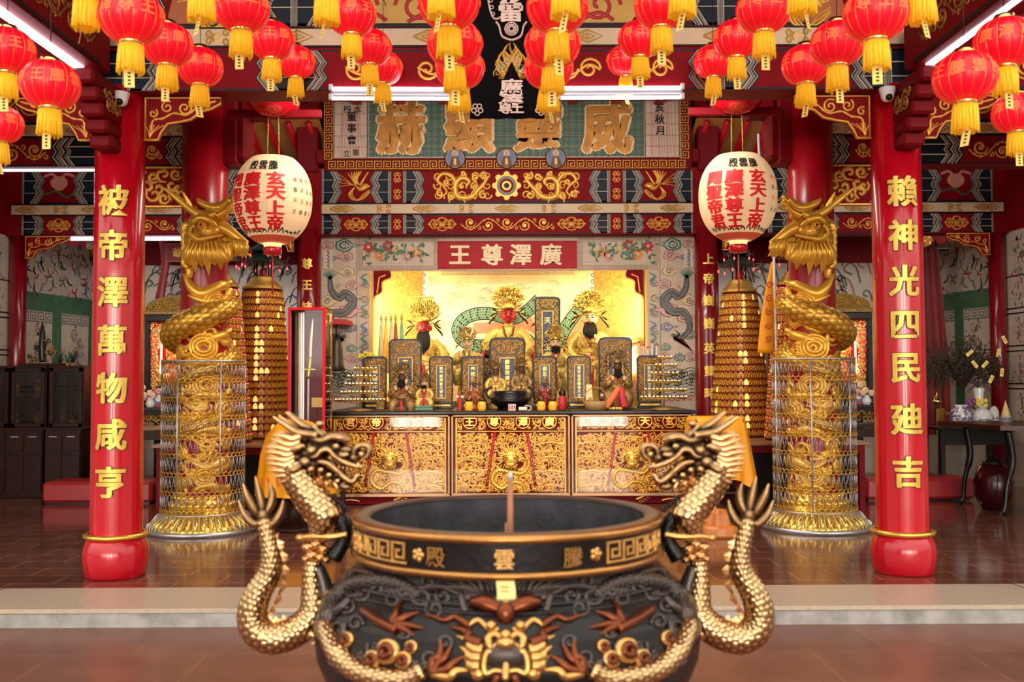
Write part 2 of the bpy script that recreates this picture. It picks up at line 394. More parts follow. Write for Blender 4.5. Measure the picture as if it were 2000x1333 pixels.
# ------------------------------------------------------------ painted ornament
def vine(mb, fr, x0, x1, yc, H, m, n=None, h=.006, w=None):
    n = n or max(1, round((x1 - x0) / (H * 1.15))); dx = (x1 - x0) / n; w = w or H * .09; r = min(dx * .46, H * .42)
    rib(mb, fr, [(x0 + (x1 - x0) * i / (n * 10), yc + H * .36 * cos(pi * i / 10 + pi * .5) * (1 if n % 2 else 1)) for i in range(n * 10 + 1)], w * .9, m, h - .001)
    for i in range(n):
        cx = x0 + (i + .5) * dx; d = 1 if i % 2 else -1; y = yc - d * H * .10
        p = spi(cx, y, r * .86, 1.55, pi if d > 0 else 0, d, 16, .1)
        rib(mb, fr, cr(p, 2), [w * (.7 + .6 * sin(pi * min(1, j / (len(p) * 2)))) for j in range(len(cr(p, 2)))], m, h)
        disc(mb, fr, cx, y, w * 1.1, m, h + .001, 8)
        q = spi(cx + dx / 2, yc + d * H * .27, H * .13, 1, -pi / 2 * d, d, 12, .2)
        rib(mb, fr, q, w * .8, m, h)
        for k in (-1, 0, 1):
            a = pi / 2 * d + k * .7; p = [(cx + r * .8 * cos(a), y + r * .9 * sin(a)), (cx + (r + H * .13) * cos(a), y + (r + H * .13) * sin(a))]
            rib(mb, fr, p, [w, w * .2], m, h)
def knot(mb, fr, cx, cy, W, H, m, w, h=.006):
    for s in (-1, 1):
        x = cx + s * W * .16; p = [(x - W * .34, cy), (x, cy + H * .5), (x + W * .34, cy), (x, cy - H * .5), (x - W * .34, cy)]; rib(mb, fr, p, w, m, h, .001)
        p = [(x - W * .16, cy), (x, cy + H * .22), (x + W * .16, cy), (x, cy - H * .22), (x - W * .16, cy)]; rib(mb, fr, p, w * .8, m, h, .001)
def cloudknot(mb, fr, cx, cy, W, H, m, h=.006):
    w = H * .088
    for sx in (-1, 1):
        for sy in (-1, 1):
            p = [(cx, cy + sy * H * .48), (cx + sx * W * .12, cy + sy * H * .42), (cx + sx * W * .2, cy + sy * H * .25), (cx + sx * W * .33, cy + sy * H * .33), (cx + sx * W * .42, cy + sy * H * .12), (cx + sx * W * .5, cy)]
            rib(mb, fr, cr(p, 4), w, m, h)
            rib(mb, fr, spi(cx + sx * W * .26, cy + sy * H * .12, H * .15, 1.2, 0, sx * sy, 12, .2), w * .8, m, h)
            rib(mb, fr, spi(cx + sx * W * .09, cy + sy * H * .18, H * .14, 1.1, pi / 2, -sx * sy, 12, .2), w * .8, m, h)
    ring(mb, fr, cx, cy, H * .1, w * .8, m, h, 10); rib(mb, fr, [(cx - W * .5, cy), (cx + W * .5, cy)], w * .7, m, h)
def phoenix(mb, fr, cx, cy, S, m, d=1, h=.006):
    X = lambda x, y: (cx + d * x * S, cy + y * S)
    rib(mb, fr, cr([X(.42, .02), X(.33, -.05), X(.25, -.02), X(.12, -.1), X(0, 0), X(-.1, .05)], 5), [S * k for k in (.02, .05, .07, .06, .05, .06, .09, .13, .17, .2, .22, .22, .2, .17, .14, .12, .1, .09, .08, .07, .06, .05, .04, .03, .03, .02)][:26], m, h)
    disc(mb, fr, *X(.3, .0), S * .07, m, h)
    for k in range(6): rib(mb, fr, cr([X(-.02 + .02 * k, .05), X(-.12 + .03 * k, .22), X(-.25 + .10 * k, .40 + .04 * k)], 4), [S * (.07 - .005 * j) for j in range(9)], m, h)
    for k in range(5): rib(mb, fr, cr([X(.1, .02), X(.22, .2 - .01 * k), X(.38 - .04 * k, .44 - .06 * k)], 4), S * .04, m, h)
    for k in range(4): rib(mb, fr, cr([X(-.1, .03), X(-.3, .02 + .06 * k), X(-.52, -.02 + .13 * k)], 4), S * .022, m, h)
    for k in range(3): rib(mb, fr, cr([X(-.05, -.05), X(-.22 + .05 * k, -.25), X(-.1 + .08 * k, -.42 - .02 * k), X(.2, -.40 + .06 * k), X(.42, -.2 + .04 * k)], 5), S * (.045 - .008 * k), m, h)
def kui(mb, fr, cx, cy, W, H, m, d=1, h=.006):
    """curling painted dragon"""
    X = lambda x, y: (cx + d * x * W, cy + y * H); w = H * .17
    rib(mb, fr, cr([X(.48, .34), X(.4, .1), X(.3, -.12), X(.14, -.42), X(-.1, -.38), X(-.14, .05), X(-.02, .3), X(.12, .18), X(.06, -.02)], 6), [w * (.5 + .9 * sin(pi * j / 49)) for j in range(49)], m, h)
    rib(mb, fr, cr([X(-.12, .1), X(-.22, .38), X(-.38, .44), X(-.47, .2), X(-.36, .0), X(-.3, -.25), X(-.42, -.42)], 6), [w * (1.1 - .02 * j) for j in range(37)], m, h)
    for (x, y, r, a) in ((.4, .36, .13, 1), (.24, .3, .12, -1), (.38, -.34, .14, 1), (-.3, .12, .1, -1), (-.42, -.28, .12, 1), (-.02, -.02, .08, 1), (.24, -.05, .1, -1), (-.22, -.4, .1, -1), (.02, .44, .08, 1)):
        rib(mb, fr, spi(*X(x, y), r * H * 1.15, 1.3, a * 1.2, a * d, 12, .15), w * .6, m, h)
    for k in range(7): rib(mb, fr, [X(.2 - .09 * k, -.44 + .1 * sin(k * 2)), X(.25 - .1 * k, -.5 + .15 * sin(k * 2.3))], w * .4, m, h)
def zone(mb, fr, xa, xb, y0, y1, h=.003):
    """navy end zone between xa (outer edge) and xb (edge towards the red panel) with zigzag stripes"""
    d = 1 if xb > xa else -1; W = abs(xb - xa); H = y1 - y0; k = min(W * .3, H * .24)
    P_ = lambda off: [(xb - d * (k - off), y1), (xb + d * off, y0 + .68 * H), (xb - d * (k * .5 - off), y0 + .5 * H), (xb + d * off, y0 + .32 * H), (xb - d * (k - off), y0)]
    pts = [(xa, y1)] + P_(0) + [(xa, y0)]
    poly(mb, fr, pts, NAVY, h)
    s = W * .1
    line(mb, fr, P_(-s * .6), s * .22, CREAM, h + .002); line(mb, fr, P_(-s * 1.5), s * .8, GREY, h + .001); line(mb, fr, P_(-s * 2.2), s * .3, CREAM, h + .002)
    line(mb, fr, P_(-s * 3.1), s * .55, GREY, h + .001); line(mb, fr, P_(-s * 3.6), s * .22, CREAM, h + .002)
    for y in (.68, .32): line(mb, fr, [(xb - d * s * 3.6, y0 + y * H), (xa, y0 + y * H)], s * .22, CREAM, h + .001)
    line(mb, fr, [(xa + d * s * .3, y0), (xa + d * s * .3, y1)], s * .5, GREY, h + .002); line(mb, fr, [(xa + d * s * .75, y0), (xa + d * s * .75, y1)], s * .2, CREAM, h + .003)
def panel(mb, fr, x0, x1, y0, y1, zw, orn, z0=True, z1=True):
    rect(mb, fr, x0, x1, y0, y1, BRED, .002); H = y1 - y0; cx = (x0 + x1) / 2; cy = (y0 + y1) / 2
    line(mb, fr, [(x0, y0 + H * .02), (x1, y0 + H * .02)], H * .05, NAVY, .003); line(mb, fr, [(x0, y1 - H * .02), (x1, y1 - H * .02)], H * .05, NAVY, .003)
    if z0: zone(mb, fr, x0, x0 + zw, y0, y1)
    if z1: zone(mb, fr, x1, x1 - zw, y0, y1)
    a = x0 + (zw if z0 else 0); b = x1 - (zw if z1 else 0); G = GOLDP
    if orn == 'phoenixR': phoenix(mb, fr, cx, cy, H * .95, G, 1)
    if orn == 'phoenixL': phoenix(mb, fr, cx, cy, H * .95, G, -1)
    if orn == 'knot': cloudknot(mb, fr, cx, cy, min(b - a, H * 1.6) * .9, H * .72, G)
    if orn == 'dragons':
        W = (b - a) * .33
        for sg in (-1, 1):
            ox = cx + sg * (b - a) * .27; kui(mb, fr, ox, cy, W, H * .8, G, -sg); rr = random.Random(4)
            for k in range(15):
                u = ox + sg * W * (-.46 + .92 * (k % 5) / 4); v = cy + H * (-.28 + .28 * (k // 5)); rib(mb, fr, spi(u, v, H * .13, 1.2, k * 1.7, sg * (-1) ** k, 12, .15), [H * .05 * (1.3 - j / 16) for j in range(17)][:15], G, .0055)
        for r, m_ in ((.34, G), (.29, GREY), (.2, BRED), (.14, G), (.08, NAVY)): disc(mb, fr, cx, cy, H * r, m_, .004 + .05 * (.4 - r) * .2, 20)
        for k in range(8): disc(mb, fr, cx + H * .34 * cos(k * pi / 4), cy + H * .34 * sin(k * pi / 4), H * .09, G, .0045, 10)
    if orn == 'vine': vine(mb, fr, a + H * .15, b - H * .15, cy, H * .72, G)
    if orn == 'vineknot':
        cloudknot(mb, fr, a + H * .9, cy, H * 1.5, H * .72, G); cloudknot(mb, fr, b - H * .9, cy, H * 1.5, H * .72, G); vine(mb, fr, a + H * 1.9, b - H * 1.9, cy, H * .8, G)
    if orn == 'bat':
        rib(mb, fr, cr([(cx - H * .45, cy + H * .3), (cx - H * .2, cy + H * .38), (cx, cy + H * .2), (cx + H * .2, cy + H * .38), (cx + H * .45, cy + H * .3)], 5), H * .08, ROSE, .006)
        poly(mb, fr, circ(cx, cy + H * .12, H * .26, 14, H * .2), ROSE, .005); rib(mb, fr, circ(cx, cy + H * .08, H * .18, 12), H * .04, GOLDP, .007)
        rib(mb, fr, cr([(cx - H * .4, cy - H * .22), (cx - H * .1, cy - H * .12), (cx + H * .2, cy - H * .3), (cx + H * .42, cy - H * .2)], 5), H * .06, GRNS, .006)
def post(mb, fr, x0, x1, y0, y1):
    rect(mb, fr, x0, x1, y0, y1, BRED, .010); W = x1 - x0; cx = (x0 + x1) / 2; n = max(1, round((y1 - y0) / (W * 1.3)))
    for s in (x0 + W * .04, x1 - W * .04): line(mb, fr, [(s, y0), (s, y1)], W * .09, GREY, .011)
    for i in range(n):
        cy = y0 + (i + .5) * (y1 - y0) / n
        for sx in (-1, 1):
            for sy in (-1, 1): rib(mb, fr, spi(cx + sx * W * .14, cy + sy * W * .2, W * .16, 1.1, pi / 2 * sy, sx * sy, 10, .3), W * .07, GOLDP, .012)
        rib(mb, fr, [(cx - W * .16, cy), (cx, cy + W * .24), (cx + W * .16, cy), (cx, cy - W * .24), (cx - W * .16, cy)], W * .06, GOLDP, .012)
def band(mb, fr, x0, x1, y0, y1, n):
    rect(mb, fr, x0, x1, y0, y1, CREAM, .012); H = y1 - y0
    for y in (y0 + H * .04, y1 - H * .04): line(mb, fr, [(x0, y), (x1, y)], H * .09, INK, .013)
    for i in range(n):
        cx = x0 + (i + .5) * (x1 - x0) / n
        if i % 2 == 0: knot(mb, fr, cx, (y0 + y1) / 2, H * 2.2, H * .62, BANDG, H * .11, .014)
        else: post_knot(mb, fr, cx, (y0 + y1) / 2, H)
BANDG = mat('band_gold', (.50, .25, .03), .4, .3)
def post_knot(mb, fr, cx, cy, H):
    for sx in (-1, 1):
        for sy in (-1, 1): rib(mb, fr, spi(cx + sx * H * .42, cy + sy * H * .2, H * .22, 1.2, 0, sx * sy, 10, .2), H * .10, BANDG, .014)
    ring(mb, fr, cx, cy, H * .18, H * .08, GOLDP, .014, 10)
def greek(mb, fr, x0, x1, y0, y1, m, h=.006, horiz=True, w=None, one=1):
    """running key fret"""
    L = (x1 - x0) if horiz else (y1 - y0); H = (y1 - y0) if horiz else (x1 - x0)
    n = max(1, round(L / (H * 1.12))); u = L / n; w = w or H * .11
    for i in range(n):
        q = [(.0, .04), (.0, .96), (.82, .96), (.82, .28), (.3, .28), (.3, .62), (.56, .62)]; q2 = [(0.0, .04), (1.0, .04)]
        for pl in (q, q2):
            pts = [((i + .06 + .88 * a) * u, b * H) for a, b in pl]
            pts = [(x0 + a, y0 + b) for a, b in pts] if horiz else [(x0 + b, y0 + a) for a, b in pts]
            for a, b in zip(pts[:-1], pts[1:]):
                dx, dy = b[0] - a[0], b[1] - a[1]; l = math.hypot(dx, dy) or 1; ex, ey = dx / l * w / 2, dy / l * w / 2
                rib(mb, fr, [(a[0] - ex, a[1] - ey), ((a[0] + b[0]) / 2, (a[1] + b[1]) / 2), (b[0] + ex, b[1] + ey)], w, m, h, .002)
def cloud(mb, fr, cx, cy, S, m, d=1, h=.004):
    """glazed cloud: lobed body with contour bands and a curl"""
    def lob(k): 
        return [(cx + d * S * k * x, cy + S * k * y) for x, y in cr([(-.5, -.02), (-.42, .22), (-.2, .3), (0, .42), (.24, .3), (.5, .12), (1.0, 0.02), (.5, -.1), (.3, -.3), (0, -.36), (-.25, -.28), (-.45, -.2), (-.5, -.02)], 3)]
    poly(mb, fr, lob(1.06), INK, h); poly(mb, fr, lob(1), m, h + .0015); poly(mb, fr, lob(.78), TILEP, h + .003); poly(mb, fr, lob(.66), m, h + .0045); poly(mb, fr, lob(.44), TILEP, h + .006)
    line(mb, fr, spi(cx, cy, S * .26, 1.6, 0, d, 12, .1), S * .05, INK, h + .008)
TILEP = mat('pale_glaze', (.66, .56, .46), .35)
def wave(mb, fr, x0, x1, y, S, m, n=4, h=.004):
    for j in range(n):
        p = cr([(x0 + (x1 - x0) * i / 8, y - j * S * .22 + S * .12 * sin(i * 1.5 + j)) for i in range(9)], 3)
        line(mb, fr, p, S * .05, m if j % 2 else INK, h + .001 * j)
def figure(mb, fr, cx, cy, S, seed):
    """painted warrior or sage in ink and colour, drawn in brush strokes"""
    r = random.Random(seed); C = [INK, CRIM, TEALP, BLUEG, GREY, YELG]
    for k in range(26):
        x = cx + r.gauss(0, .14) * S; y = cy + r.uniform(-.45, .4) * S; a = r.uniform(-1.9, -1.2) if r.random() < .6 else r.uniform(-.5, .7); l = r.uniform(.1, .26) * S
        p = cr([(x, y), (x + l * .5 * cos(a) + r.gauss(0, .03) * S, y + l * .5 * sin(a)), (x + l * cos(a + .5), y + l * sin(a + .5))], 4)
        rib(mb, fr, p, [S * .012 + S * .03 * r.random() * sin(pi * i / 8) for i in range(9)], r.choice(C), .003 + .0002 * k, 0, False)
    disc(mb, fr, cx, cy + S * .36, S * .06, mat('painted_flesh', (.6, .35, .25), .5), .01, 12); poly(mb, fr, [(cx - S * .07, cy + S * .4), (cx, cy + S * .52), (cx + S * .07, cy + S * .4)], r.choice(C), .011)
def curls(mb, fr, inside, x0, x1, y0, y1, sp, m, seed, w=.12, h=.006, b=.006, big=1):
    """dense carved scrollwork"""
    r = random.Random(seed); ny = int((y1 - y0) / sp); nx = int((x1 - x0) / sp)
    for j in range(ny + 1):
        for i in range(nx + 1):
            x = x0 + (i + .5 * (j % 2) + r.uniform(-.25, .25)) * sp; y = y0 + (j + r.uniform(-.25, .25)) * sp
            if not inside(x, y): continue
            R_ = sp * r.uniform(.5, .85) * big; t = r.uniform(.7, 1.4); a = r.uniform(0, 6.28)
            q = spi(x, y, R_, t, a, r.choice((-1, 1)), 8, .2)
            q = [p for p in q if inside(*p)]
            if len(q) > 2: rib(mb, fr, q, [sp * w * 2 * (.4 + sin(pi * (k + .6) / (len(q) + .3))) for k in range(len(q))], m, h, b)
# ------------------------------------------------------------ floors and step
XS = 7.3
FL = tiled('hall_floor_tiles', (.17, .060, .038), (.42, .24, .16), .62, axes=(0, 1), rough=.13, offset=.5, var=.14, mortar=.012, h=.30, noise=.55, ns=5, spec=.55, coat=.15)
m = MB(); m.box((0, 11.75, -.1), (2 * XS + 2, 8.9, .2), FL); m.build('floor', kind='structure', loc=(0, 11.7, 0))
FL2 = tiled('court_floor_tiles', (.21, .085, .058), (.30, .16, .11), .9, axes=(0, 1), rough=.30, offset=.5, var=.10, mortar=.006, h=.6, noise=.4, ns=4, spec=.35)
m = MB(); m.box((0, -1.75, -.22), (22, 16.8, .2), FL2); m.build('floor', kind='structure', loc=(0, 0, -.12))
ST = tiled('granite_slab', (.50, .40, .30), (.10, .07, .05), 3.68, axes=(0, 0), rough=.3, noise=.25, ns=30, mortar=.004)
STF = mat('worn_concrete', (.43, .41, .39), .7, var=.35, vs=7, bump=.3, bs=25)
m = MB(); m.box((0, 6.98, -.012), (2 * XS + 6, .68, .030), ST, .004)
m.build('trim_1', kind='structure', loc=(0, 6.98, 0))
m = MB(); m.box((0, 6.97, -.075), (2 * XS + 6, .64, .094), STF); m.build('trim_2', kind='structure', loc=(0, 6.97, -.1))
# ------------------------------------------------------------ walls
DW, DB = 14.0, 15.9
m = MB(); fr = Fr((0, DW, 0)); z1 = PZ(457, DW)
NX0, NX1, NZ1 = 1.915, 1.93, PZ(528, DW)
for (a, b, c, d) in ((-2.75, -NX0, 0, z1), (NX1, 2.75, 0, z1), (-NX0, NX1, NZ1, z1), (-NX0, NX1, 0, 1.2)): m.box(((a + b) / 2, DW + .05, (c + d) / 2), (b - a, .1, d - c), TILE)
# plum border lines, frets and cloud murals of the tiled front
uX = lambda px: PX(px, DW); vZ = lambda py: PZ(py, DW)
FRET = mat('brown_fret_line', (.30, .17, .12), .5)
for s in (-1, 1):
    q = lambda px: s * abs(PX(px, DW))
    a, b = sorted((q(700), q(858))); greek(m, fr, a, b, vZ(468), vZ(459), FRET, .003, w=.006); greek(m, fr, a, b, vZ(527), vZ(518), FRET, .003, w=.006)
    for k in (700, 848): a, b = sorted((q(k), q(k + 9))); greek(m, fr, a, b, vZ(517), vZ(469), FRET, .003, horiz=False, w=.006)
    line(m, fr, [(q(697), 0), (q(697), vZ(457))], .012, FRET, .004)
    line(m, fr, [(q(724), vZ(528)), (q(724), vZ(800))], .03, GOLDP, .006)
    # flower swag
    r_ = random.Random(5)
    for k in range(80):
        x = q(714 + r_.random() * 118); y = vZ(490 + r_.gauss(0, 8)); a = r_.random() * 6.3; l = .08
        rib(m, fr, [(x, y), (x + l * .5 * cos(a), y + l * .5 * sin(a)), (x + l * cos(a + .4), y + l * sin(a + .4))], [.008, .035, .004], r_.choice((GRNS, GRNS, TEALP)), .003 + k * .0002, 0, False)
    for (x, y, c) in ((741, 497, ORNG), (758, 479, CRIM), (797, 500, ROSE), (812, 492, ORNG), (720, 481, CRIM), (775, 486, YELG)):
        for rr, mm in ((.075, c), (.05, OUTL), (.045, c), (.02, YELG)): poly(m, fr, [(q(x) + rr * (1 + .18 * cos(7 * t)) * cos(t), vZ(y) + rr * (1 + .18 * cos(7 * t)) * sin(t)) for t in [2 * pi * i / 28 for i in range(28)]], mm, .016 - rr * .1)
    # narrow mural beside the niche
    for k, (y, mm) in enumerate(((545, TEALP), (575, YELG), (605, TEALP), (640, BLUEG), (665, TEALP), (690, BLUEG))):
        p = cr([(q(703), vZ(y + 14)), (q(716), vZ(y + 4)), (q(706), vZ(y - 4)), (q(719), vZ(y - 12))], 5); rib(m, fr, p, [.008 + .026 * sin(pi * i / 15) for i in range(16)], mm, .004, 0, False)
        for j in range(3): line(m, fr, spi(q(711) + .02 * j, vZ(y + 10), .06, 1.1, j, 1, 12, .3), .006, GREY, .006)
    # wide dragon and cloud mural
    for (x, y, S, mm, d) in ((640, 478, .16, ROSE, -1), (688, 556, .17, ROSE, 1), (640, 655, .18, TEALP, 1), (660, 560, .12, YELG, 1), (685, 640, .16, BLUEG, -1), (660, 700, .15, TEALP, -1), (672, 478, .24, TEALP, 1), (677, 500, .18, ROSE, -1), (679, 530, .19, YELG, -1), (642, 503, .17, BLUEG, 1), (640, 588, .2, YELG, 1), (686, 583, .15, TEALP, 1), (680, 607, .26, ROSE, 1), (650, 622, .2, ROSE, -1), (687, 680, .14, TEALP, 1), (690, 700, .17, ROSE, -1), (640, 700, .16, ROSE, 1)):
        cloud(m, fr, q(x), vZ(y), S, mm, -s * d)
    body = cr([(645, 545), (648, 566), (662, 580), (676, 572), (690, 590), (672, 610), (650, 612), (640, 640), (655, 660), (676, 655)], 6)
    bp = [(q(a), vZ(b)) for a, b in body]; rib(m, fr, bp, [.03 + .09 * sin(pi * min(1, (i + 6) / 60)) for i in range(len(bp))], INK, .014, 0, False)
    rib(m, fr, bp, [.02 + .08 * sin(pi * min(1, (i + 6) / 60)) for i in range(len(bp))], GREY, .0145, 0, False)
    for i in range(0, len(bp) - 1): line(m, fr, [(bp[i][0] - .03, bp[i][1] - .02), (bp[i][0], bp[i][1] + .025), (bp[i][0] + .03, bp[i][1] - .02)], .006, INK, .0152)
    for k in range(7): a = 1.57 + (k - 3) * .3; rib(m, fr, [(q(645), vZ(545)), (q(645) + .12 * cos(a), vZ(545) + .15 * sin(a))], [.03, .004], TEALP, .015, 0, False)
    for k in range(9): rib(m, fr, cr([(q(672), vZ(662)), (q(660 - 3 * k), vZ(655 + 4 * k)), (q(650 - 4 * k + 20), vZ(645 + 6 * k))], 4), [.03, .028, .02, .02, .016, .012, .01, .006, .004], (INK, TEALP, CRIM)[k % 3], .0155, 0, False)
    for k in range(8): wave(m, fr, q(630), q(694), vZ(722 + k * 7), .16, TEALP, 2, .004)
    for k in range(9): line(m, fr, spi(q(636 + 7 * k), vZ(738 + 9 * sin(k * 2)), .06, 1.4, k, (-1) ** k, 12, .2), .012, INK, .007)
    for k in range(5): line(m, fr, spi(q(640 + 12 * k), vZ(779), .05, 1.2, k, 1, 12, .2), .012, CRIM, .007)
    rect(m, fr, q(641) - .07, q(641) + .07, vZ(524), vZ(486), TILEP, .016)
    for k in range(10): line(m, fr, [(q(641) - .02 * (k % 2), vZ(522 - 3.5 * k)), (q(641) + .02, vZ(520 - 3.5 * k))], .012, INK, .018)
# name board over the niche
rect(m, fr, uX(855), uX(1129), vZ(525), vZ(470), mat('red_tile', (.42, .008, .016), .5, spec=.2), .008)
for i in range(1, 12): line(m, fr, [(uX(855 + i * 22.8), vZ(525)), (uX(855 + i * 22.8), vZ(470))], .004, OUTL, .009)
for y in (483, 497, 511): line(m, fr, [(uX(855), vZ(y)), (uX(1129), vZ(y))], .004, OUTL, .009)
IVORY = mat('ivory_gold', (.85, .66, .36), .4)
for ch, px in zip('王尊澤廣', (899, 962, 1018, 1077)): text(m, fr, ch, uX(px), vZ(497), .31, IVORY, .012, .03)
greek(m, fr, uX(862), uX(1124), vZ(536), vZ(528), FRET, .003, w=.006)
m.build('wall_back', kind='structure', loc=(0, DW, 0))
# niche shell
MOS = tiled('gold_mosaic', (.85, .55, .16), (.5, .34, .1), .035, axes=(1, 2), noise=.2, ns=20, var=.2, rough=.3)
MUR = tiled('niche_mural_tile', (.80, .68, .42), (.45, .33, .18), .15, noise=.1, coat=.2)
m = MB()
for s in (-1, 1):
    vs = [(s * 1.92, DW + .1, 0), (s * 1.92, 14.5, 0), (s * 1.31, 15.3, 0), (s * 1.31, 15.3, NZ1 + .3), (s * 1.92, 14.5, NZ1 + .3), (s * 1.92, DW + .1, NZ1 + .3)]
    m.add(vs, [(0, 1, 4, 5), (1, 2, 3, 4)], MOS, False)
m.build('wall_niche_side', kind='structure', loc=(0, 14.6, 0))
m = MB(); DN = 15.3; fn = Fr((0, DN, 0)); m.add([fn(-1.32, 0), fn(1.32, 0), fn(1.32, NZ1 + .3), fn(-1.32, NZ1 + .3)], [(0, 1, 2, 3)], MUR, False)
n_ = lambda px: PX(px, DN); nz_ = lambda py: PZ(py, DN)
DGR = mat('dragon_green_glaze', (.22, .42, .22), .4); PNK = mat('flame_glaze', (.82, .32, .16), .4); PALEY = mat('cloud_line', (.62, .40, .18), .5)
def drag(pts, w0, belly=False):
    b = [(n_(a), nz_(c)) for a, c in cr(pts, 8)]; rib(m, fn, b, w0 + .03, INK, .006, 0, False); rib(m, fn, b, w0, DGR, .007, 0, False)
    rr = random.Random(3)
    for i in range(1, len(b) - 1):
        for k in (-.36, -.12, .12, .36):
            dx, dy = b[i + 1][0] - b[i - 1][0], b[i + 1][1] - b[i - 1][1]; l = math.hypot(dx, dy)
            disc(m, fn, b[i][0] - dy / l * w0 * k + rr.gauss(0, .006), b[i][1] + dx / l * w0 * k, .016, TEALP if i % 3 else INK, .010, 6)
drag([(1055, 585), (1030, 608), (1000, 622), (950, 612), (912, 620), (895, 642), (905, 665), (935, 676), (985, 668), (1025, 662), (1050, 684), (1085, 676), (1106, 640), (1130, 608), (1150, 596)], .17)
for (p, k) in (([(925, 642), (960, 640), (1010, 640), (1040, 625)], .17), ([(1040, 650), (1056, 630), (1075, 600)], .15), ([(1112, 668), (1130, 640), (1150, 622)], .15)):
    b = [(n_(a), nz_(c)) for a, c in cr(p, 5)]; rib(m, fn, b, k, PNK, .005, 0, False)
for k in range(26):
    x = 840 + (k * 47) % 310; y = 548 + (k * 29) % 120; line(m, fn, cr([(n_(x - 16), nz_(y)), (n_(x - 4), nz_(y - 6)), (n_(x + 8), nz_(y + 3)), (n_(x + 20), nz_(y - 1))], 5), .008, PALEY, .003)
    line(m, fn, spi(n_(x), nz_(y), .07, 1.3, k, (-1) ** k, 14, .2), .008, PALEY, .003)
for s in (828, 1160):
    rect(m, fn, n_(s) - .06, n_(s) + .06, 0, NZ1 + .3, mat('white_glaze', (.75, .74, .74), .3), .004)
    for k in range(6): line(m, fn, spi(n_(s), nz_(538 + k * 13), .04, 1.3, k, 1, 12, .2), .014, BLUEG, .007)
m.build('wall_niche_back', kind='structure', loc=(0, DN, 0))
m = MB(); m.box((0, 14.75, NZ1 + .31), (3.9, 1.4, .04), CREAM); m.build('ceiling', kind='structure', loc=(0, 14.75, NZ1 + .3))
# carved corner spandrels of the niche
for s, nm in ((-1, 'left'), (1, 'right')):
    m = MB(); x = 1.90
    pts = [(s * x, NZ1), (s * (x - .24), NZ1), (s * (x - .25), NZ1 - .1), (s * (x - .13), NZ1 - .16), (s * (x - .12), NZ1 - .30), (s * (x - .03), NZ1 - .36), (s * x, NZ1 - .42)]
    poly(m, Fr((0, DW, 0)), pts, BRED, .03, .03); line(m, Fr((0, DW, 0)), cr(pts[1:], 4), .018, GOLDP, .034)
    line(m, Fr((0, DW, 0)), [(s * (x - .05), NZ1 - .32), (s * (x - .08), NZ1 - .1), (s * (x - .17), NZ1 - .06)], .018, GOLDP, .034)
    m.build('trim_' + ('3' if s < 0 else '4'), kind='structure', loc=(s * x, DW, NZ1))
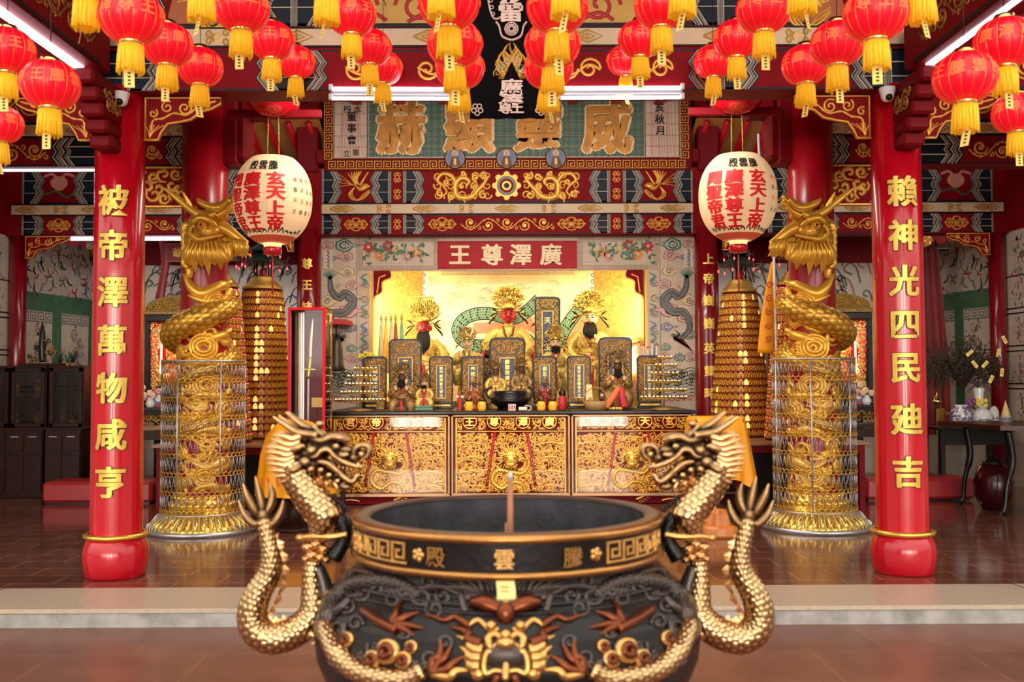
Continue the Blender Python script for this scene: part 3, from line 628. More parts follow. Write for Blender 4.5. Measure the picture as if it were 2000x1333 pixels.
# side bays: back wall and splayed side walls with tile murals
TB = tiled('back_tile', (.66, .56, .46), (.25, .2, .15), .20, noise=.1, coat=.2)
for s, nm in ((-1, 'left'), (1, 'right')):
    m = MB(); f2 = Fr((0, DB, 0)); X = lambda px: s * abs(PX(px, DB))
    a, b = sorted((s * 2.6, s * 7.2)); m.box(((a + b) / 2, DB + .05, 1.8), (b - a, .1, 3.6), TB)
    hz = 3.35; rect(m, f2, a, b, hz, 3.65, DRED, .02)
    r_ = random.Random(11 if s < 0 else 12)
    for (x0, x1, yb, k) in ((285, 385, 520, 14), (480, 580, 520, 16), (165, 190, 520, 4)):
        for i in range(k):
            x = r_.uniform(x0, x1); y = r_.uniform(505, 600); S = r_.uniform(8, 20)
            p = cr([(X(x), PZ(y, DB)), (X(x + S), PZ(y - S * .6, DB)), (X(x + S * .3), PZ(y - S * 1.4, DB)), (X(x - S * .5), PZ(y - S * .8, DB)), (X(x - S), PZ(y + S, DB))], 5)
            line(m, f2, p, .02, r_.choice((TEALP, ROSE, GREY, GREY)), .004); line(m, f2, [(a_ + .012, b_ + .012) for a_, b_ in p], .009, INK, .006)
    for y in (500, 506): line(m, f2, [(X(170), PZ(y, DB)), (X(600), PZ(y, DB))], .012, INK, .006)
    for px in (172, 186): line(m, f2, [(X(px), 1.2), (X(px), PZ(506, DB))], .012, INK, .006)
    m.build('wall_back_' + nm, kind='structure', loc=(s * 5, DB, 0))
    # splayed wall: (6.95,14.1) -> (6.62,15.9)
    A = V((s * 6.98, 14.1, 0)); B = V((s * 6.66, 15.9, 0)); u = (B - A).normalized(); nn = V((-s * abs(u.y), -s * u.x * -1 if False else -abs(u.x), 0)).normalized(); L = (B - A).length
    f3 = Fr(A, u, (0, 0, 1), nn); m = MB()
    m.add([f3(0, 0), f3(L, 0), f3(L, 3.6), f3(0, 3.6)], [(0, 1, 2, 3)], TILES, False)
    GW = mat('green_wash', (.06, .20, .10), .5, var=.3)
    def wz(py): return PZ(py, 14.1)
    rect(m, f3, 0, L, .9, wz(563), GW, .004)
    for k in range(2):
        a = .12 + k * L / 2; b = a + L / 2 - .22; rect(m, f3, a, b, 1.0, wz(600), TILEP, .007)
        greek(m, f3, a, b, wz(622), wz(602), GREY, .009, w=.02)
        for j in range(5): figure(m, Fr(f3(0, 0, .006), u, (0, 0, 1), nn), (a + b) / 2 + .12 * (j % 2), 1.35 + .2 * j, .45, j + k * 7)
    for k in range(3): figure(m, f3, .35 + k * .56, wz(510), .95, 30 + k)
    m.build('wall_splay_' + nm, kind='structure', loc=A)
    # side wall running forward from the corner column
    m = MB(); A = V((s * 7.0, 14.1, 0)); u = V((0, -1, 0)) if s > 0 else V((0, -1, 0)); f4 = Fr(A, (0, -1, 0), (0, 0, 1), (-s, 0, 0))
    m.add([f4(0, 0), f4(6.4, 0), f4(6.4, 5.6), f4(0, 5.6)], [(0, 1, 2, 3)], TILES, False)
    rect(m, f4, 0, 6.4, 3.54, 5.6, BRED, .01)
    for k in range(6):
        for q in range(5):
            a = .15 + k * 1.0; zz = .9 + q * .52
            if q < 4: line(m, f4, [(a, zz), (a + .8, zz), (a + .8, zz + .45), (a, zz + .45), (a, zz)], .02, INK, .004); figure(m, f4, a + .35, zz + .2, .4, k * 9 + q)
        figure(m, f4, .5 + k, 3.15, .6, 60 + k)
    m.build('wall_' + nm, kind='structure', loc=A)
# ceilings
m = MB(); m.box((0, 12.1, 5.5), (14.6, 8.6, .1), DRED)
for i in range(24): m.box((-6.9 + i * .6, 11.0, 5.4), (.12, 6.4, .12), CRIM)
m.build('ceiling', kind='structure', loc=(0, 11, 5.5))
RAFT = mat('amber_board', (.55, .26, .07), .5)
m = MB()
for s in (-1, 1):
    za, zb = 5.1, 4.15; q = V((0, 2.6, zb - za)); 
    m.add([(s * 2.6, 13.6, za), (s * 7.3, 13.6, za), (s * 7.3, 16.2, zb), (s * 2.6, 16.2, zb)], [(0, 1, 2, 3)], RAFT, False)
    for i in range(17):
        x = s * (2.75 + i * .28); m.tube([(x, 13.6, za - .05), (x, 16.2, zb - .05)], .045, RED, 8)
    m.tube([(s * 2.6, 14.9, 4.5), (s * 7.2, 14.9, 4.5)], .07, RED, 14); m.tube([(s * 2.6, 14.2, 5.0), (s * 7.2, 14.2, 5.0)], .1, RED, 14)
m.build('ceiling', kind='structure', loc=(0, 15, 4.6))
m = MB(); m.box((0, 16.3, 2.9), (14.6, .1, 5.8), DRED); m.build('wall_outer', kind='structure', loc=(0, 16.3, 0))
m = MB(); m.box((0, 6.0, 5.75), (15, 3.8, .1), DRED)
for i in range(24): m.box((-6.9 + i * .6, 6.0, 5.66), (.12, 3.8, .1), CRIM)
m.build('ceiling', kind='structure', loc=(0, 6.0, 5.75))
# ------------------------------------------------------------ painted beams
def beam(name, D, dep, z0, z1, x0, x1, fn_): 
    m = MB(); m.box(((x0 + x1) / 2, D + dep / 2, (z0 + z1) / 2), (x1 - x0, dep, z1 - z0), BRED); fn_(m, Fr((0, D, 0))); return m.build(name, kind='structure', loc=((x0 + x1) / 2, D, z0))
# back row: lower beam, cream band, upper beam
D = DW - .18
X = lambda px: PX(px, D); Z = lambda py: PZ(py, D)
def f(m, fr):
    xs = [X(628), X(762), X(790), X(1192), X(1222), X(1357)]
    for (y0, y1, o) in ((455, 418, ('knot', 'vineknot', 'knot')), (394, 327, ('phoenixR', 'dragons', 'phoenixL'))):
        for i, (a, b) in enumerate(((0, 1), (2, 3), (4, 5))): panel(m, fr, xs[a], xs[b], Z(y0), Z(y1), .29, o[i])
        for a in (1, 3): post(m, fr, xs[a], xs[a + 1], Z(y0), Z(y1))
    band(m, fr, xs[0], xs[5], Z(417), Z(395), 9)
    for s in (-1, 1):
        e = lambda px: s * abs(X(px))
        for (y0, y1, k) in ((455, 418, 0), (394, 327, 1)):
            for (pa, pb, o) in ((40, 185, 'bat' if k else 'knot'), (185, 388, 'vine'), (388, 480, 'knot'), (480, 588, 'knot')):
                a, b = sorted((e(pa), e(pb))); panel(m, fr, a, b, Z(y0), Z(y1), .33, o)
        a, b = sorted((e(20), e(600))); band(m, fr, a, b, Z(417), Z(395), 9)
beam('trim_5', D, .3, Z(457), Z(325), -7.1, 7.1, f)
# carved brackets under it, and the front ones
def bracket(fr, x0, z1, W, H, name, d, loc):
    m = MB(); X = lambda a, b: (x0 + d * a * W, z1 - b * H)
    pts = [X(0, 0), X(1, 0), X(.97, .16), X(.85, .28), X(.72, .34), X(.6, .52), X(.45, .58), X(.3, .62), X(.22, .82), X(.18, 1), X(0, 1)]
    poly(m, fr, pts, BRED, .02, .06); e = [X(.02, .02), X(.98, .02)] + [((p[0]), (p[1])) for p in pts[2:]] + [X(.02, 1), X(.02, .02)]
    rib(m, fr, e, H * .045, GOLDP, .022)
    for (a, b, r, t, dr) in ((.75, .15, .1, 1.2, 1), (.52, .26, .16, 1.5, -1), (.3, .24, .14, 1.4, 1), (.12, .38, .1, 1.2, -1)):
        rib(m, fr, spi(*X(a, b), r * H * 1.1, t, 1, dr * d, 14, .15), H * .05, GOLDP, .024)
    rib(m, fr, cr([X(.92, .1), X(.7, .22), X(.55, .42), X(.38, .38), X(.25, .5), X(.12, .55), X(.1, .8)], 5), [H * .035 + H * .03 * sin(i) ** 2 for i in range(31)], GOLDP, .025)
    for k in range(5): rib(m, fr, cr([X(.08, .95), X(.06 + .02 * k, .8), X(.02 + .06 * k, .66)], 4), H * .022, GOLDP, .024)
    return m.build(name, kind='structure', loc=loc)
n_tr = 6
for s in (-1, 1):
    for (px, W) in ((48, .62),):
        x = s * abs(PX(px, 13.8)); bracket(Fr((0, 13.8, 0)), x, Z(457) - .01, W, .30, 'trim_%d' % n_tr, -s, (x, 13.8, Z(457))); n_tr += 1
    x = s * 2.98; bracket(Fr((0, 13.8, 0)), x, Z(457) + .1, .45, .33, 'trim_%d' % n_tr, s, (x, 13.8, Z(457))); n_tr += 1
# middle row over the side bays, at the dragon pillars
D = 10.1
X = lambda px: PX(px, D); Z = lambda py: PZ(py, D)
for s in (-1, 1):
    def f(m, fr):
        e = lambda px: s * abs(X(px))
        a, b = sorted((e(-420), e(190))); panel(m, fr, a, b, Z(319), Z(263), .5, 'vine')
        a, b = sorted((e(190), e(398))); panel(m, fr, a, b, Z(319), Z(263), .42, 'vine')
        a, b = sorted((e(-420), e(398))); band(m, fr, a, b, Z(262), Z(236), 15); panel(m, fr, a, b, Z(235), Z(150), .5, 'vine')
    a, b = sorted((s * 7.15, s * 3.1)); beam('trim_%d' % n_tr, D, .28, Z(320), Z(150), a, b, f); n_tr += 1
    # carved apron under it beside the dragon pillar
    m = MB(); a, b = s * 3.0, s * 4.0; fr = Fr((0, D + .01, 0)); a0, b0 = sorted((a, b)); zt = Z(321); H = .42
    poly(m, fr, [(b, zt), (a, zt), (a, zt - H), (b - s * .04, zt - H), (b - s * .02, zt - H * .55), (b + s * .05, zt - H * .3)], BRED, .02, .05)
    curls(m, fr, lambda x, z: a0 + .03 < x < b0 - .03 and zt - H + .03 < z < zt - .03, a0, b0, zt - H, zt, .11, GOLDP, 4, w=.14, h=.024)
    line(m, fr, [(a0, zt - .012), (b0, zt - .012), (b0, zt - H + .01), (a0, zt - H + .01), (a0, zt)], .02, GOLDP, .024)
    m.build('trim_%d' % n_tr, kind='structure', loc=(a, D, zt - H)); n_tr += 1
# front lintel
D = 7.8
X = lambda px: PX(px, D); Z = lambda py: PZ(py, D)
def f(m, fr):
    for (p0, p1, y0, y1, o, zw) in ((580, 1408, 181, 103, 'vine0', .27), (580, 1408, 55, -60, 'gold', .3), (258, 580, 181, 103, 'none', .3), (1408, 1730, 181, 103, 'none', .3), (258, 580, 55, -60, 'orange', .3), (1408, 1730, 55, -60, 'orange', .3), (-900, 258, 181, 103, 'vine', .4), (1730, 2890, 181, 103, 'vine', .4), (-900, 258, 55, -60, 'vine', .4), (1730, 2890, 55, -60, 'vine', .4)):
        panel(m, fr, X(p0), X(p1), Z(y0), Z(y1), zw, o)
        if o == 'vine0':
            for px in (860, 1130, 1270, 720):
                for k in (-1, 1): rib(m, fr, spi(X(px + 22 * k), Z(140), .09, 1.5, 0, k, 14, .1), .022, GOLDP, .006)
                rib(m, fr, cr([(X(px - 40), Z(136)), (X(px - 10), Z(150)), (X(px + 20), Z(132)), (X(px + 44), Z(142))], 5), .02, GOLDP, .006)
        if o in ('gold', 'orange'):
            c = mat('gold_ground', (.62, .36, .06), .45) if o == 'gold' else mat('orange_ground', (.45, .11, .03), .5)
            a, b = X(p0) + .3, X(p1) - .3; poly(m, fr, [(a, Z(50)), (b, Z(50)), (b - .1, Z(-55)), (a + .1, Z(-55))], c, .004)
            if o == 'gold':
                for k in range(6): rib(m, fr, spi(X(700 + k * 118), Z(15), .17, 1.7, pi * k, (-1) ** k, 16, .1), .03, CRIM, .006); rib(m, fr, cr([(X(690 + k * 110), Z(48)), (X(730 + k * 110), Z(30)), (X(760 + k * 110), Z(45))], 5), .03, CRIM, .006)
            else: phoenix(m, fr, (a + b) / 2, Z(5), .5, GOLDP, 1)
    band(m, fr, X(-900), X(2890), Z(97), Z(58), 27)
beam('trim_%d' % n_tr, D - .15, .3, Z(182), Z(-60), -7.2, 7.2, f); n_tr += 1
for s in (-1, 1):
    for d in (-1, 1):
        x = s * 3.07 + d * .20; bracket(Fr((0, D, 0)), x, Z(184), .62, .34, 'trim_%d' % n_tr, d, (x, D, Z(184))); n_tr += 1
    # beam running out over the porch, with its carved console on the column
    m = MB(); m.box((s * 3.17, 5.85, 4.03), (.30, 3.3, .38), BRED, .02)
    fs = Fr((s * 3.17 - s * .15, 7.3, 0), (0, -1, 0), (0, 0, 1), (-s, 0, 0)); vine(m, fs, .1, 2.9, 4.04, .22, GOLDD); line(m, fs, [(0, 3.86), (3.2, 3.86)], .03, INK, .004)
    m.build('trim_%d' % n_tr, kind='structure', loc=(s * 3.07, 5.85, 3.76)); n_tr += 1
    m = MB()
    for k in range(5): m.box((s * 3.07, 7.55 - .04 * k, 3.32 + .10 * k), (.17, .22 + .09 * k, .11), DRED, .02)
    fs = Fr((s * 3.07 - s * .09, 7.6, 0), (0, -1, 0), (0, 0, 1), (-s, 0, 0)); vine(m, fs, 0, .3, 3.6, .2, GOLDD, 2)
    m.build('trim_%d' % n_tr, kind='structure', loc=(s * 3.07, 7.5, 3.3)); n_tr += 1
    # square post and bracket stack by the dragon pillar top, purlin blocks
    m = MB(); m.box((s * 2.86, 10.15, 4.45), (.22, .3, 1.5), DRED, .01); m.box((s * 2.74, 10.2, 4.0), (.16, .35, .5), DRED, .03); m.box((s * 2.6, 10.2, 4.35), (.3, .3, .3), DRED, .04)
    m.build('trim_%d' % n_tr, kind='structure', loc=(s * 2.86, 10.15, 3.7)); n_tr += 1
# tiled name board high on the back wall, leaning a little forward, in its key fret frame
D = 13.78; X = lambda px: PX(px, D); Z = lambda py: PZ(py, D)
m = MB(); fr = Fr((0, D, 0)); m.box((0, D + .06, 4.95), (X(1352) - X(628), .1, 1.06), DRED)
for s, (a, b) in ((-1, (632, 648)), (1, (1334, 1350))): greek(m, fr, X(a), X(b), Z(308), Z(150), GOLDP, .012, False)
greek(m, fr, X(640), X(1346), Z(327), Z(311), GOLDP, .012)
PT = tiled('pale_panel_tile', (.62, .48, .38), (.2, .12, .09), .155, noise=.15, rough=.5, spec=.2); SW = mat('sea_green_glaze', (.12, .21, .16), .5, spec=.2)
rect(m, fr, X(650), X(1333), Z(306), Z(150), PT, .012); rect(m, fr, X(720), X(1262), Z(303), Z(150), SW, .016)
DKG = mat('dark_green_line', (.02, .05, .04), .5)
for j in range(11):
    for i in range(42):
        x = 728 + i * 12.9; y = 298 - j * 12
        if x < 1258: line(m, fr, spi(X(x), Z(y), .041, 1.7, pi, 1, 12, .1), .009, DKG, .018)
for px in (652, 718, 1264, 1331): line(m, fr, [(X(px), Z(304)), (X(px), Z(150))], .01, INK, .02)
for i in range(44): line(m, fr, [(X(652 + i * 16), Z(305)), (X(652 + i * 16), Z(150))], .003, OUTL, .0215)
OCHL = mat('ochre_grout', (.42, .26, .10), .6)
CGL = mat('copper_gold', (.58, .24, .035), .42, .35, var=.4, vs=7)
for ch, px in zip('赫顯靈威', (785, 918, 1055, 1190)): text(m, fr, ch, X(px), Z(243), .80, CGL, .028, .05, sx=.85, outline=IVORY)
for i in range(9): line(m, fr, [(X(652), Z(306 - i * 21.9)), (X(1333), Z(306 - i * 21.9))], .005, OCHL, .0295)
for i in range(31): line(m, fr, [(X(722 + i * 21.9 * .82), Z(304)), (X(722 + i * 21.9 * .82), Z(150))], .003, OCHL, .0295)
text(m, fr, '董事會', X(687), Z(246), .14, INK, .02, .02, vert=True, step=.165); text(m, fr, '立', X(677), Z(296), .10, INK, .02, .015); text(m, fr, '重', X(695), Z(294), .10, INK, .02, .015)
for px in (890, 991, 1088):
    for r_2, mm, hh in ((21, INK, .03), (19, mat('medallion_ochre', (.36, .16, .06), .4), .034), (17, BLUEG, .036)): disc(m, fr, X(px), Z(307), r_2 * D / FPX, mm, hh, 28)
    rib(m, fr, [(X(px), Z(324)), (X(px), Z(312)), (X(px), Z(300))], [.16, .12, .05], mat('sage_brown', (.25, .13, .07), .5), .038, .01); disc(m, fr, X(px), Z(298), .045, YELG, .045, 16); disc(m, fr, X(px), Z(298), .028, ROSE, .048, 12); line(m, fr, [(X(px), Z(308)), (X(px), Z(320))], .035, YELG, .052)
text(m, fr, '殿本', X(688), Z(209), .12, INK, .02, .015, step=.14); text(m, fr, '亥秋月', X(1293), Z(230), .14, INK, .02, .02, vert=True, step=.165)
for s in (655, 1268):
    for k in range(9): line(m, fr, cr([(X(s + 5 + 6 * k), Z(300)), (X(s + 8 + 5 * k), Z(265 - 4 * k)), (X(s + 15 + 4 * k), Z(215 - 2 * k))], 4), .01, ROSE, .018)
m.build('trim_%d' % n_tr, kind='structure', loc=(0, D, 4.14)); n_tr += 1
# ------------------------------------------------------------ red columns with gilt couplets
def column(name, px, D, r0, r1, z1, chars, label, cpx, ys, size, base=True, group=None, u0=0):
    x = PX(px, D); t = thing(name, label, 'column', (x, D, 0), group)
    m = MB(); zb = .30 if base else 0
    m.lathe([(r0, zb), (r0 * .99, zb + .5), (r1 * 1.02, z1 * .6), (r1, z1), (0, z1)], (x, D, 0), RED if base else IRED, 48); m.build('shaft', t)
    if base:
        m = MB(); m.lathe([(0, 0), (.215, 0), (.225, .012), (.236, .08), (.246, .15), (.240, .22), (.222, .27), (.205, .295)], (x, D, 0), RED, 48); m.build('base', t)
        m = MB(); m.lathe([(.205, .30), (.232, .298), (.243, .309), (.243, .323), (.232, .334), (.205, .334)], (x, D, 0), GOLD, 48); m.build('collar', t, label='gilded ring round the foot of the column')
    cy = Cy((x, D, 0), lambda z: (r0 + (r1 - r0) * min(1, max(0, (z - zb) / (z1 - zb)))) + .003)
    for ch, y in zip(chars, ys):
        m = MB(); text(m, cy, ch, u0, PZ(y, D - r0), size, GOLDC, .004, .035, wrap=True, outline=OUTL if base else None); m.build('gilt_character', t)
    return t
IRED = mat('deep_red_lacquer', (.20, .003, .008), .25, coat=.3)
GOLDC = mat('gold_leaf_lettering', (.90, .56, .10), .35, .45, var=.2, vs=15)
# vertical positions measured on the photograph's two couplets
column('red_column', 232, 7.8, .196, .186, 3.80, '被帝澤萬物咸亨', 'glossy red column with gilt couplet, the one left of the censer beneath a white dome camera', 0, (386, 475, 567, 662, 755, 846, 938), .245, u0=.022)
column('red_column', 1758, 7.8, .196, .186, 3.80, '賴神光四民廸吉', 'glossy red column with gilt couplet, the one right of the censer beneath a white dome camera', 0, (373, 460, 550, 637, 722, 822, 925), .245, u0=-.022)
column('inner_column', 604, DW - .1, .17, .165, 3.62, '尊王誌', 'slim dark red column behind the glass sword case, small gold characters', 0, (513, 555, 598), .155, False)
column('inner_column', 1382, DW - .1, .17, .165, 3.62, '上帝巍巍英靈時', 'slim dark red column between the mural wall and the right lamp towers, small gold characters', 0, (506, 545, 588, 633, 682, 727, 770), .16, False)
for s, nm in ((-1, 'left'), (1, 'right')):
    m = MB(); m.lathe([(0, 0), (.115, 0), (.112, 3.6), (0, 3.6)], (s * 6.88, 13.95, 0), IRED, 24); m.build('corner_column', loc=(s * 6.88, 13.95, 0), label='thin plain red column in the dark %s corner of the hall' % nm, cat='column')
    # upper stub of the inner columns carrying the ceiling, dark red, seen beside the name board
    m = MB(); m.box((s * 2.80, 13.9, 4.95), (.30, .25, 1.1), DRED, .02); m.box((s * 2.62, 13.85, 4.62), (.12, .2, .2), DRED, .02)
    m.build('trim_%d' % n_tr, kind='structure', loc=(s * 2.8, 13.9, 4.4)); n_tr += 1
# ------------------------------------------------------------ fluorescent battens
def tubelight(px0, y0, D0, px1, y1, D1, label, twin=False, r=.014):
    a, b = P(px0, y0, D0), P(px1, y1, D1); c = (a + b) / 2; u = (b - a).normalized(); t = thing('tube_light', label, 'light', c)
    up = V((0, 0, 1)); m = MB(); h = .045; sp = .075 if twin is True else twin
    m.tube([a + up * h, b + up * h], .022, mat('batten_enamel', (.30, .26, .27), .5), 4, flatdir=(0, 0, 1), smooth=False); m.build('batten', t)
    for k in ((0, sp) if twin else (0,)):
        for q in (a, b):
            m = MB(); e = u * (.02 if q is a else -.02); m.box(q + up * (k + .01), (.03, .03, .05), WHITE, .005); m.build('lamp_holder', t)
        m = MB(); m.tube([a + up * k, b + up * k], r, TUBE, 12); m.build('glass_tube', t)
tubelight(646, 192, 7.62, 918, 193, 7.62, 'lit white tube light under the lintel, left of the black banner', True)
tubelight(1093, 191, 7.62, 1333, 190, 7.62, 'lit white tube light under the lintel, right of the black banner', True)
tubelight(-227, -141, 5.0, 157, 133, 7.3, 'lit tube light on the porch beam slanting in from the upper left corner', r=.03)
tubelight(2193, -159, 5.0, 1815, 124, 7.3, 'lit tube light on the porch beam slanting in from the upper right corner', r=.03)
tubelight(5, 331, 10.25, 250, 330, 10.25, 'lit tube light left of the left red column, level with its first character', .06, .024)
tubelight(1735, 318, 10.25, 1993, 319, 10.25, 'lit tube light right of the right red column, level with its first character', .06, .024)
tubelight(138, 467, 13.95, 380, 467, 13.95, 'lit tube light low over the left side altar, half behind the red column', .05, .02)
tubelight(1612, 453, 13.95, 1850, 453, 13.95, 'lit tube light low over the right side altar, half behind the red column', .05, .02)
# ------------------------------------------------------------ security cameras
def dome(px, py, D, label, s=1):
    c = P(px, py, D); t = thing('security_camera', label, 'security camera', c)
    m = MB(); m.lathe([(0, .06), (.062, .06), (.062, .045), (.055, .02), (.05, .0)], c, WHITE, 24); m.build('housing', t)
    m = MB(); m.sph(c, (.05, .05, .05), WHITE, 20, 12); m.build('dome', t)
    m = MB(); m.sph(c + V((0, -.032, -.018)), (.028, .026, .028), BLK, 16, 10); m.build('lens', t)
for s in (0, 1): dome((237, 1733)[s], (196, 187)[s], 7.8 - .245, 'white dome security camera at the top of the %s red column' % ('left', 'right')[s])
for (px, py, lab) in ((486, 308, 'small bullet camera beside the left paper lantern'), (1484, 316, 'small bullet camera beside the right paper lantern')):
    c = P(px, py, 10.3); t = thing('bullet_camera', lab, 'security camera', c)
    m = MB(); m.tube([c, c + V((-.06, -.14, -.03))], .032, WHITE, 14); m.build('barrel', t)
    m = MB(); m.tube([c + V((-.06, -.14, -.03)), c + V((-.065, -.145, -.031))], .024, BLK, 14); m.build('lens', t)
    m = MB(); m.tube([c, c + V((.0, .03, .20)), c + V((0, .03, .30))], .015, WHITE, 8); m.build('bracket', t)
# ------------------------------------------------------------ red festival lanterns
LR = mat('red_lantern_silk', (.80, .002, .015), .38, var=.06, sss=0, coat=.12, emi=(1, .0, .018), es=.26)
TAS = mat('yellow_tassel_silk', (1.0, .56, .02), .6, var=.12, vs=45, emi=(1, .45, .01), es=.14)  # faint glow added to the silk to brighten the tassels
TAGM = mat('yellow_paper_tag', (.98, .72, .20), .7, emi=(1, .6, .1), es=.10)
LGP = mat('lantern_gold_print', (.95, .18, .06), .5, emi=(1, .12, .04), es=.25)
def lantern(lr, seed):
    """one lantern hanging at the origin (centre of the ball), radius .175"""
    r = random.Random(seed); t = thing('red_lantern', 'x', 'lantern', (0, 0, 0)); rr = .175; hh = .138
    m = MB(); prof = []
    for i in range(19):
        a = -1.25 + 2.5 * i / 18; prof.append((rr * cos(a) ** .8 if cos(a) > 0 else 0, hh * sin(a) / sin(1.25)))
    m.lathe(prof, (0, 0, 0), LR, 96, mod=lambda a, z: 1 - .035 * (1 - abs(sin(a * 8))) ** 2); m.build('silk_ball', t)
    m = MB()
    for k in range(16): a = pi / 8 * k; m.tube([(q[0] * .972 * cos(a), q[0] * .972 * sin(a), q[1]) for q in prof], .0016, GOLD, 4)
    m.build('wire_ribs', t)
    m = MB(); sf = Cy((0, 0, 0), lambda z: rr * max(.3, math.sqrt(max(.05, 1 - (z / hh) ** 2 * .9))) * .99)
    for j, ch in enumerate('廣澤尊王騰雲殿廣澤尊王騰雲殿'[seed % 7:seed % 7 + 5]): text(m, sf, ch, (j - 2) * .115 + .03, .02, .085, LGP, .004, .02, wrap=True)
    m.build('gold_lettering', t)
    for nm, z, d in (('top_cap', hh, 1), ('bottom_ring', -hh, -1)):
        m = MB(); m.lathe([(.0, z + d * .028), (.055, z + d * .028), (.062, z + d * .014), (.066, z), (.064, z - d * .01)], (0, 0, 0), BRASS, 28); br = m.build(nm, t)
    m = MB()
    for k in range(34):
        a = 2 * pi * k / 34; dx = r.gauss(0, .0025); L = .15 + r.uniform(-.008, .008); x, y = .061 * cos(a), .061 * sin(a)
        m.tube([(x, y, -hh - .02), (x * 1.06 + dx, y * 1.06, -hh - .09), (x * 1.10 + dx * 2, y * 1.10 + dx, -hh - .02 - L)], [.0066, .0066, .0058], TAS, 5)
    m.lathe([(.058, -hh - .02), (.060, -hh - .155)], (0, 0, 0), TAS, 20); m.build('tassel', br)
    m = MB(); z = -hh - .155; w = .027; sw = r.uniform(-.35, .35); ca, sa = cos(sw * 3), sin(sw * 3); sh = sw * .06
    p = lambda u, q: (u * ca + sh * q / .09, u * sa - .03, z - q)
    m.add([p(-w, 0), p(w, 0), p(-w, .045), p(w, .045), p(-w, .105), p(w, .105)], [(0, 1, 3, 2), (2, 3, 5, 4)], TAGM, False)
    for k in range(4): m.add([p(-w * .3, .02 + .02 * k), p(w * .3, .02 + .02 * k), p(-w * .3, .03 + .02 * k), p(w * .3, .03 + .02 * k)], [(0, 1, 3, 2)], INK, False)
    sd = MB(); sd.v = [(a, b - (.001 if i >= 6 else 0), c) for i, (a, b, c) in enumerate(m.v)]; sd.f = m.f; sd.m = m.m; sd.sm = m.sm; sd.mats = m.mats; sd.build('wish_tag', br, recalc=False)
    m = MB(); m.tube([(0, 0, hh + .02), (0, 0, .62)], .003, BLK, 5); m.build('cord', t)
    return t
LP = [lantern(None, s) for s in range(4)]
LANT = [ # px, py (centre of the ball), width in px, where
 (14, 100, 108, 'red lantern cut by the left edge, above the left tube light'), (98, 166, 114, 'red lantern left of the left column, just under the slanting tube light'),
 (0, 243, 88, 'red lantern low on the left edge, lowest of the lanterns there'), (169, -52, 126, 'red lantern above the frame, only its tassel showing right of the slanting left tube light'),
 (257, 34, 126, 'large red lantern above the left dome camera'), (327, 88, 101, 'red lantern between the large one above the left camera and the next lower one'), (391, 131, 90, 'red lantern lowest of the row right of the left column'),
 (394, -70, 128, 'red lantern at the top edge left of centre with its tag before the cream band'), (472, 16, 110, 'red lantern at the top, second row from the left column'),
 (531, 80, 90, 'middle red lantern of the descending row above the left paper lantern'), (578, 122, 77, 'lowest red lantern of the descending row above the left paper lantern'),
 (638, -58, 122, 'red lantern above the frame, tassel and tag left of the name board'), (687, 30, 96, 'red lantern at the front of the row over the left end of the name board'),
 (722, 93, 86, 'middle red lantern of the row over the left end of the name board'), (748, 133, 78, 'lowest red lantern of the row over the left end of the name board'),
 (861, -78, 130, 'red lantern above the frame left of the black banner, only its tassel showing'), (877, 6, 122, 'upper red lantern just left of the black banner'), (888, 86, 110, 'middle red lantern just left of the black banner'), (898, 133, 98, 'lowest red lantern just left of the black banner'),
 (1104, -84, 137, 'red lantern above the frame right of the black banner, only its tassel showing'), (1088, 14, 122, 'upper red lantern just right of the black banner'), (1079, 88, 110, 'middle red lantern just right of the black banner'), (1071, 133, 98, 'lowest red lantern just right of the black banner'),
 (1332, -78, 128, 'red lantern above the frame, tassel hanging over the name board right end'), (1291, 12, 106, 'red lantern at the front of the row over the right end of the name board'), (1250, 77, 88, 'middle red lantern of the row over the right end of the name board'), (1221, 121, 76, 'lowest red lantern of the row over the right end of the name board'),
 (1393, 121, 78, 'lowest red lantern of the descending row above the right paper lantern'), (1438, 77, 90, 'middle red lantern of the descending row above the right paper lantern'), (1491, 20, 108, 'upper red lantern of the descending row above the right paper lantern'),
 (1567, -82, 128, 'red lantern at the top edge right of centre with its tag before the cream band'), (1573, 127, 93, 'red lantern lowest of the row left of the right column'), (1635, 86, 106, 'middle red lantern of the row left of the right column'),
 (1710, 28, 126, 'large red lantern above the right dome camera'), (1800, -62, 126, 'red lantern above the frame, only its tassel showing left of the slanting right tube light'),
 (1884, 152, 122, 'red lantern right of the right column, just under the slanting tube light'), (1962, 84, 118, 'red lantern at the right edge, above the tube light'), (1985, 221, 94, 'red lantern low on the right edge, lowest of the lanterns there')]
LOC = []
for i, (px, py, wd, lab) in enumerate(LANT):
    D = .30 * FPX / wd; c = P(px, py, D); LOC.append(c)
    if i < 4: o = LP[i]; o.location = c; o['label'] = lab
    else: o = dup(LP[i % 4], c, lab)
    o.scale = (.857,) * 3
    o['group'] = 'red festival lanterns under the porch'
    o.rotation_euler = (0, 0, (rnd.random() - .5) * .5)
# wires the rows hang from
for row, lab in (((4, 5, 6), 'right of the left column'), ((8, 9, 10), 'above the left paper lantern'), ((12, 13, 14), 'over the left end of the name board'), ((16, 17, 18), 'just left of the black banner'), ((20, 21, 22), 'just right of the black banner'), ((24, 25, 26), 'over the right end of the name board'), ((29, 28, 27), 'above the right paper lantern'), ((33, 32, 31), 'left of the right column')):
    m = MB(); p = [LOC[k] + V((0, 0, .54)) for k in row]; d = (p[0] - p[2]).normalized(); q = [p[2] + V((0, .3, .0))] + p[::-1] + [p[0] + d * 2.0]
    m.tube(cr(q, 4), .004, BLK, 5); m.build('lantern_wire', loc=p[2], label='thin black wire carrying the row of lanterns ' + lab, cat='wire')
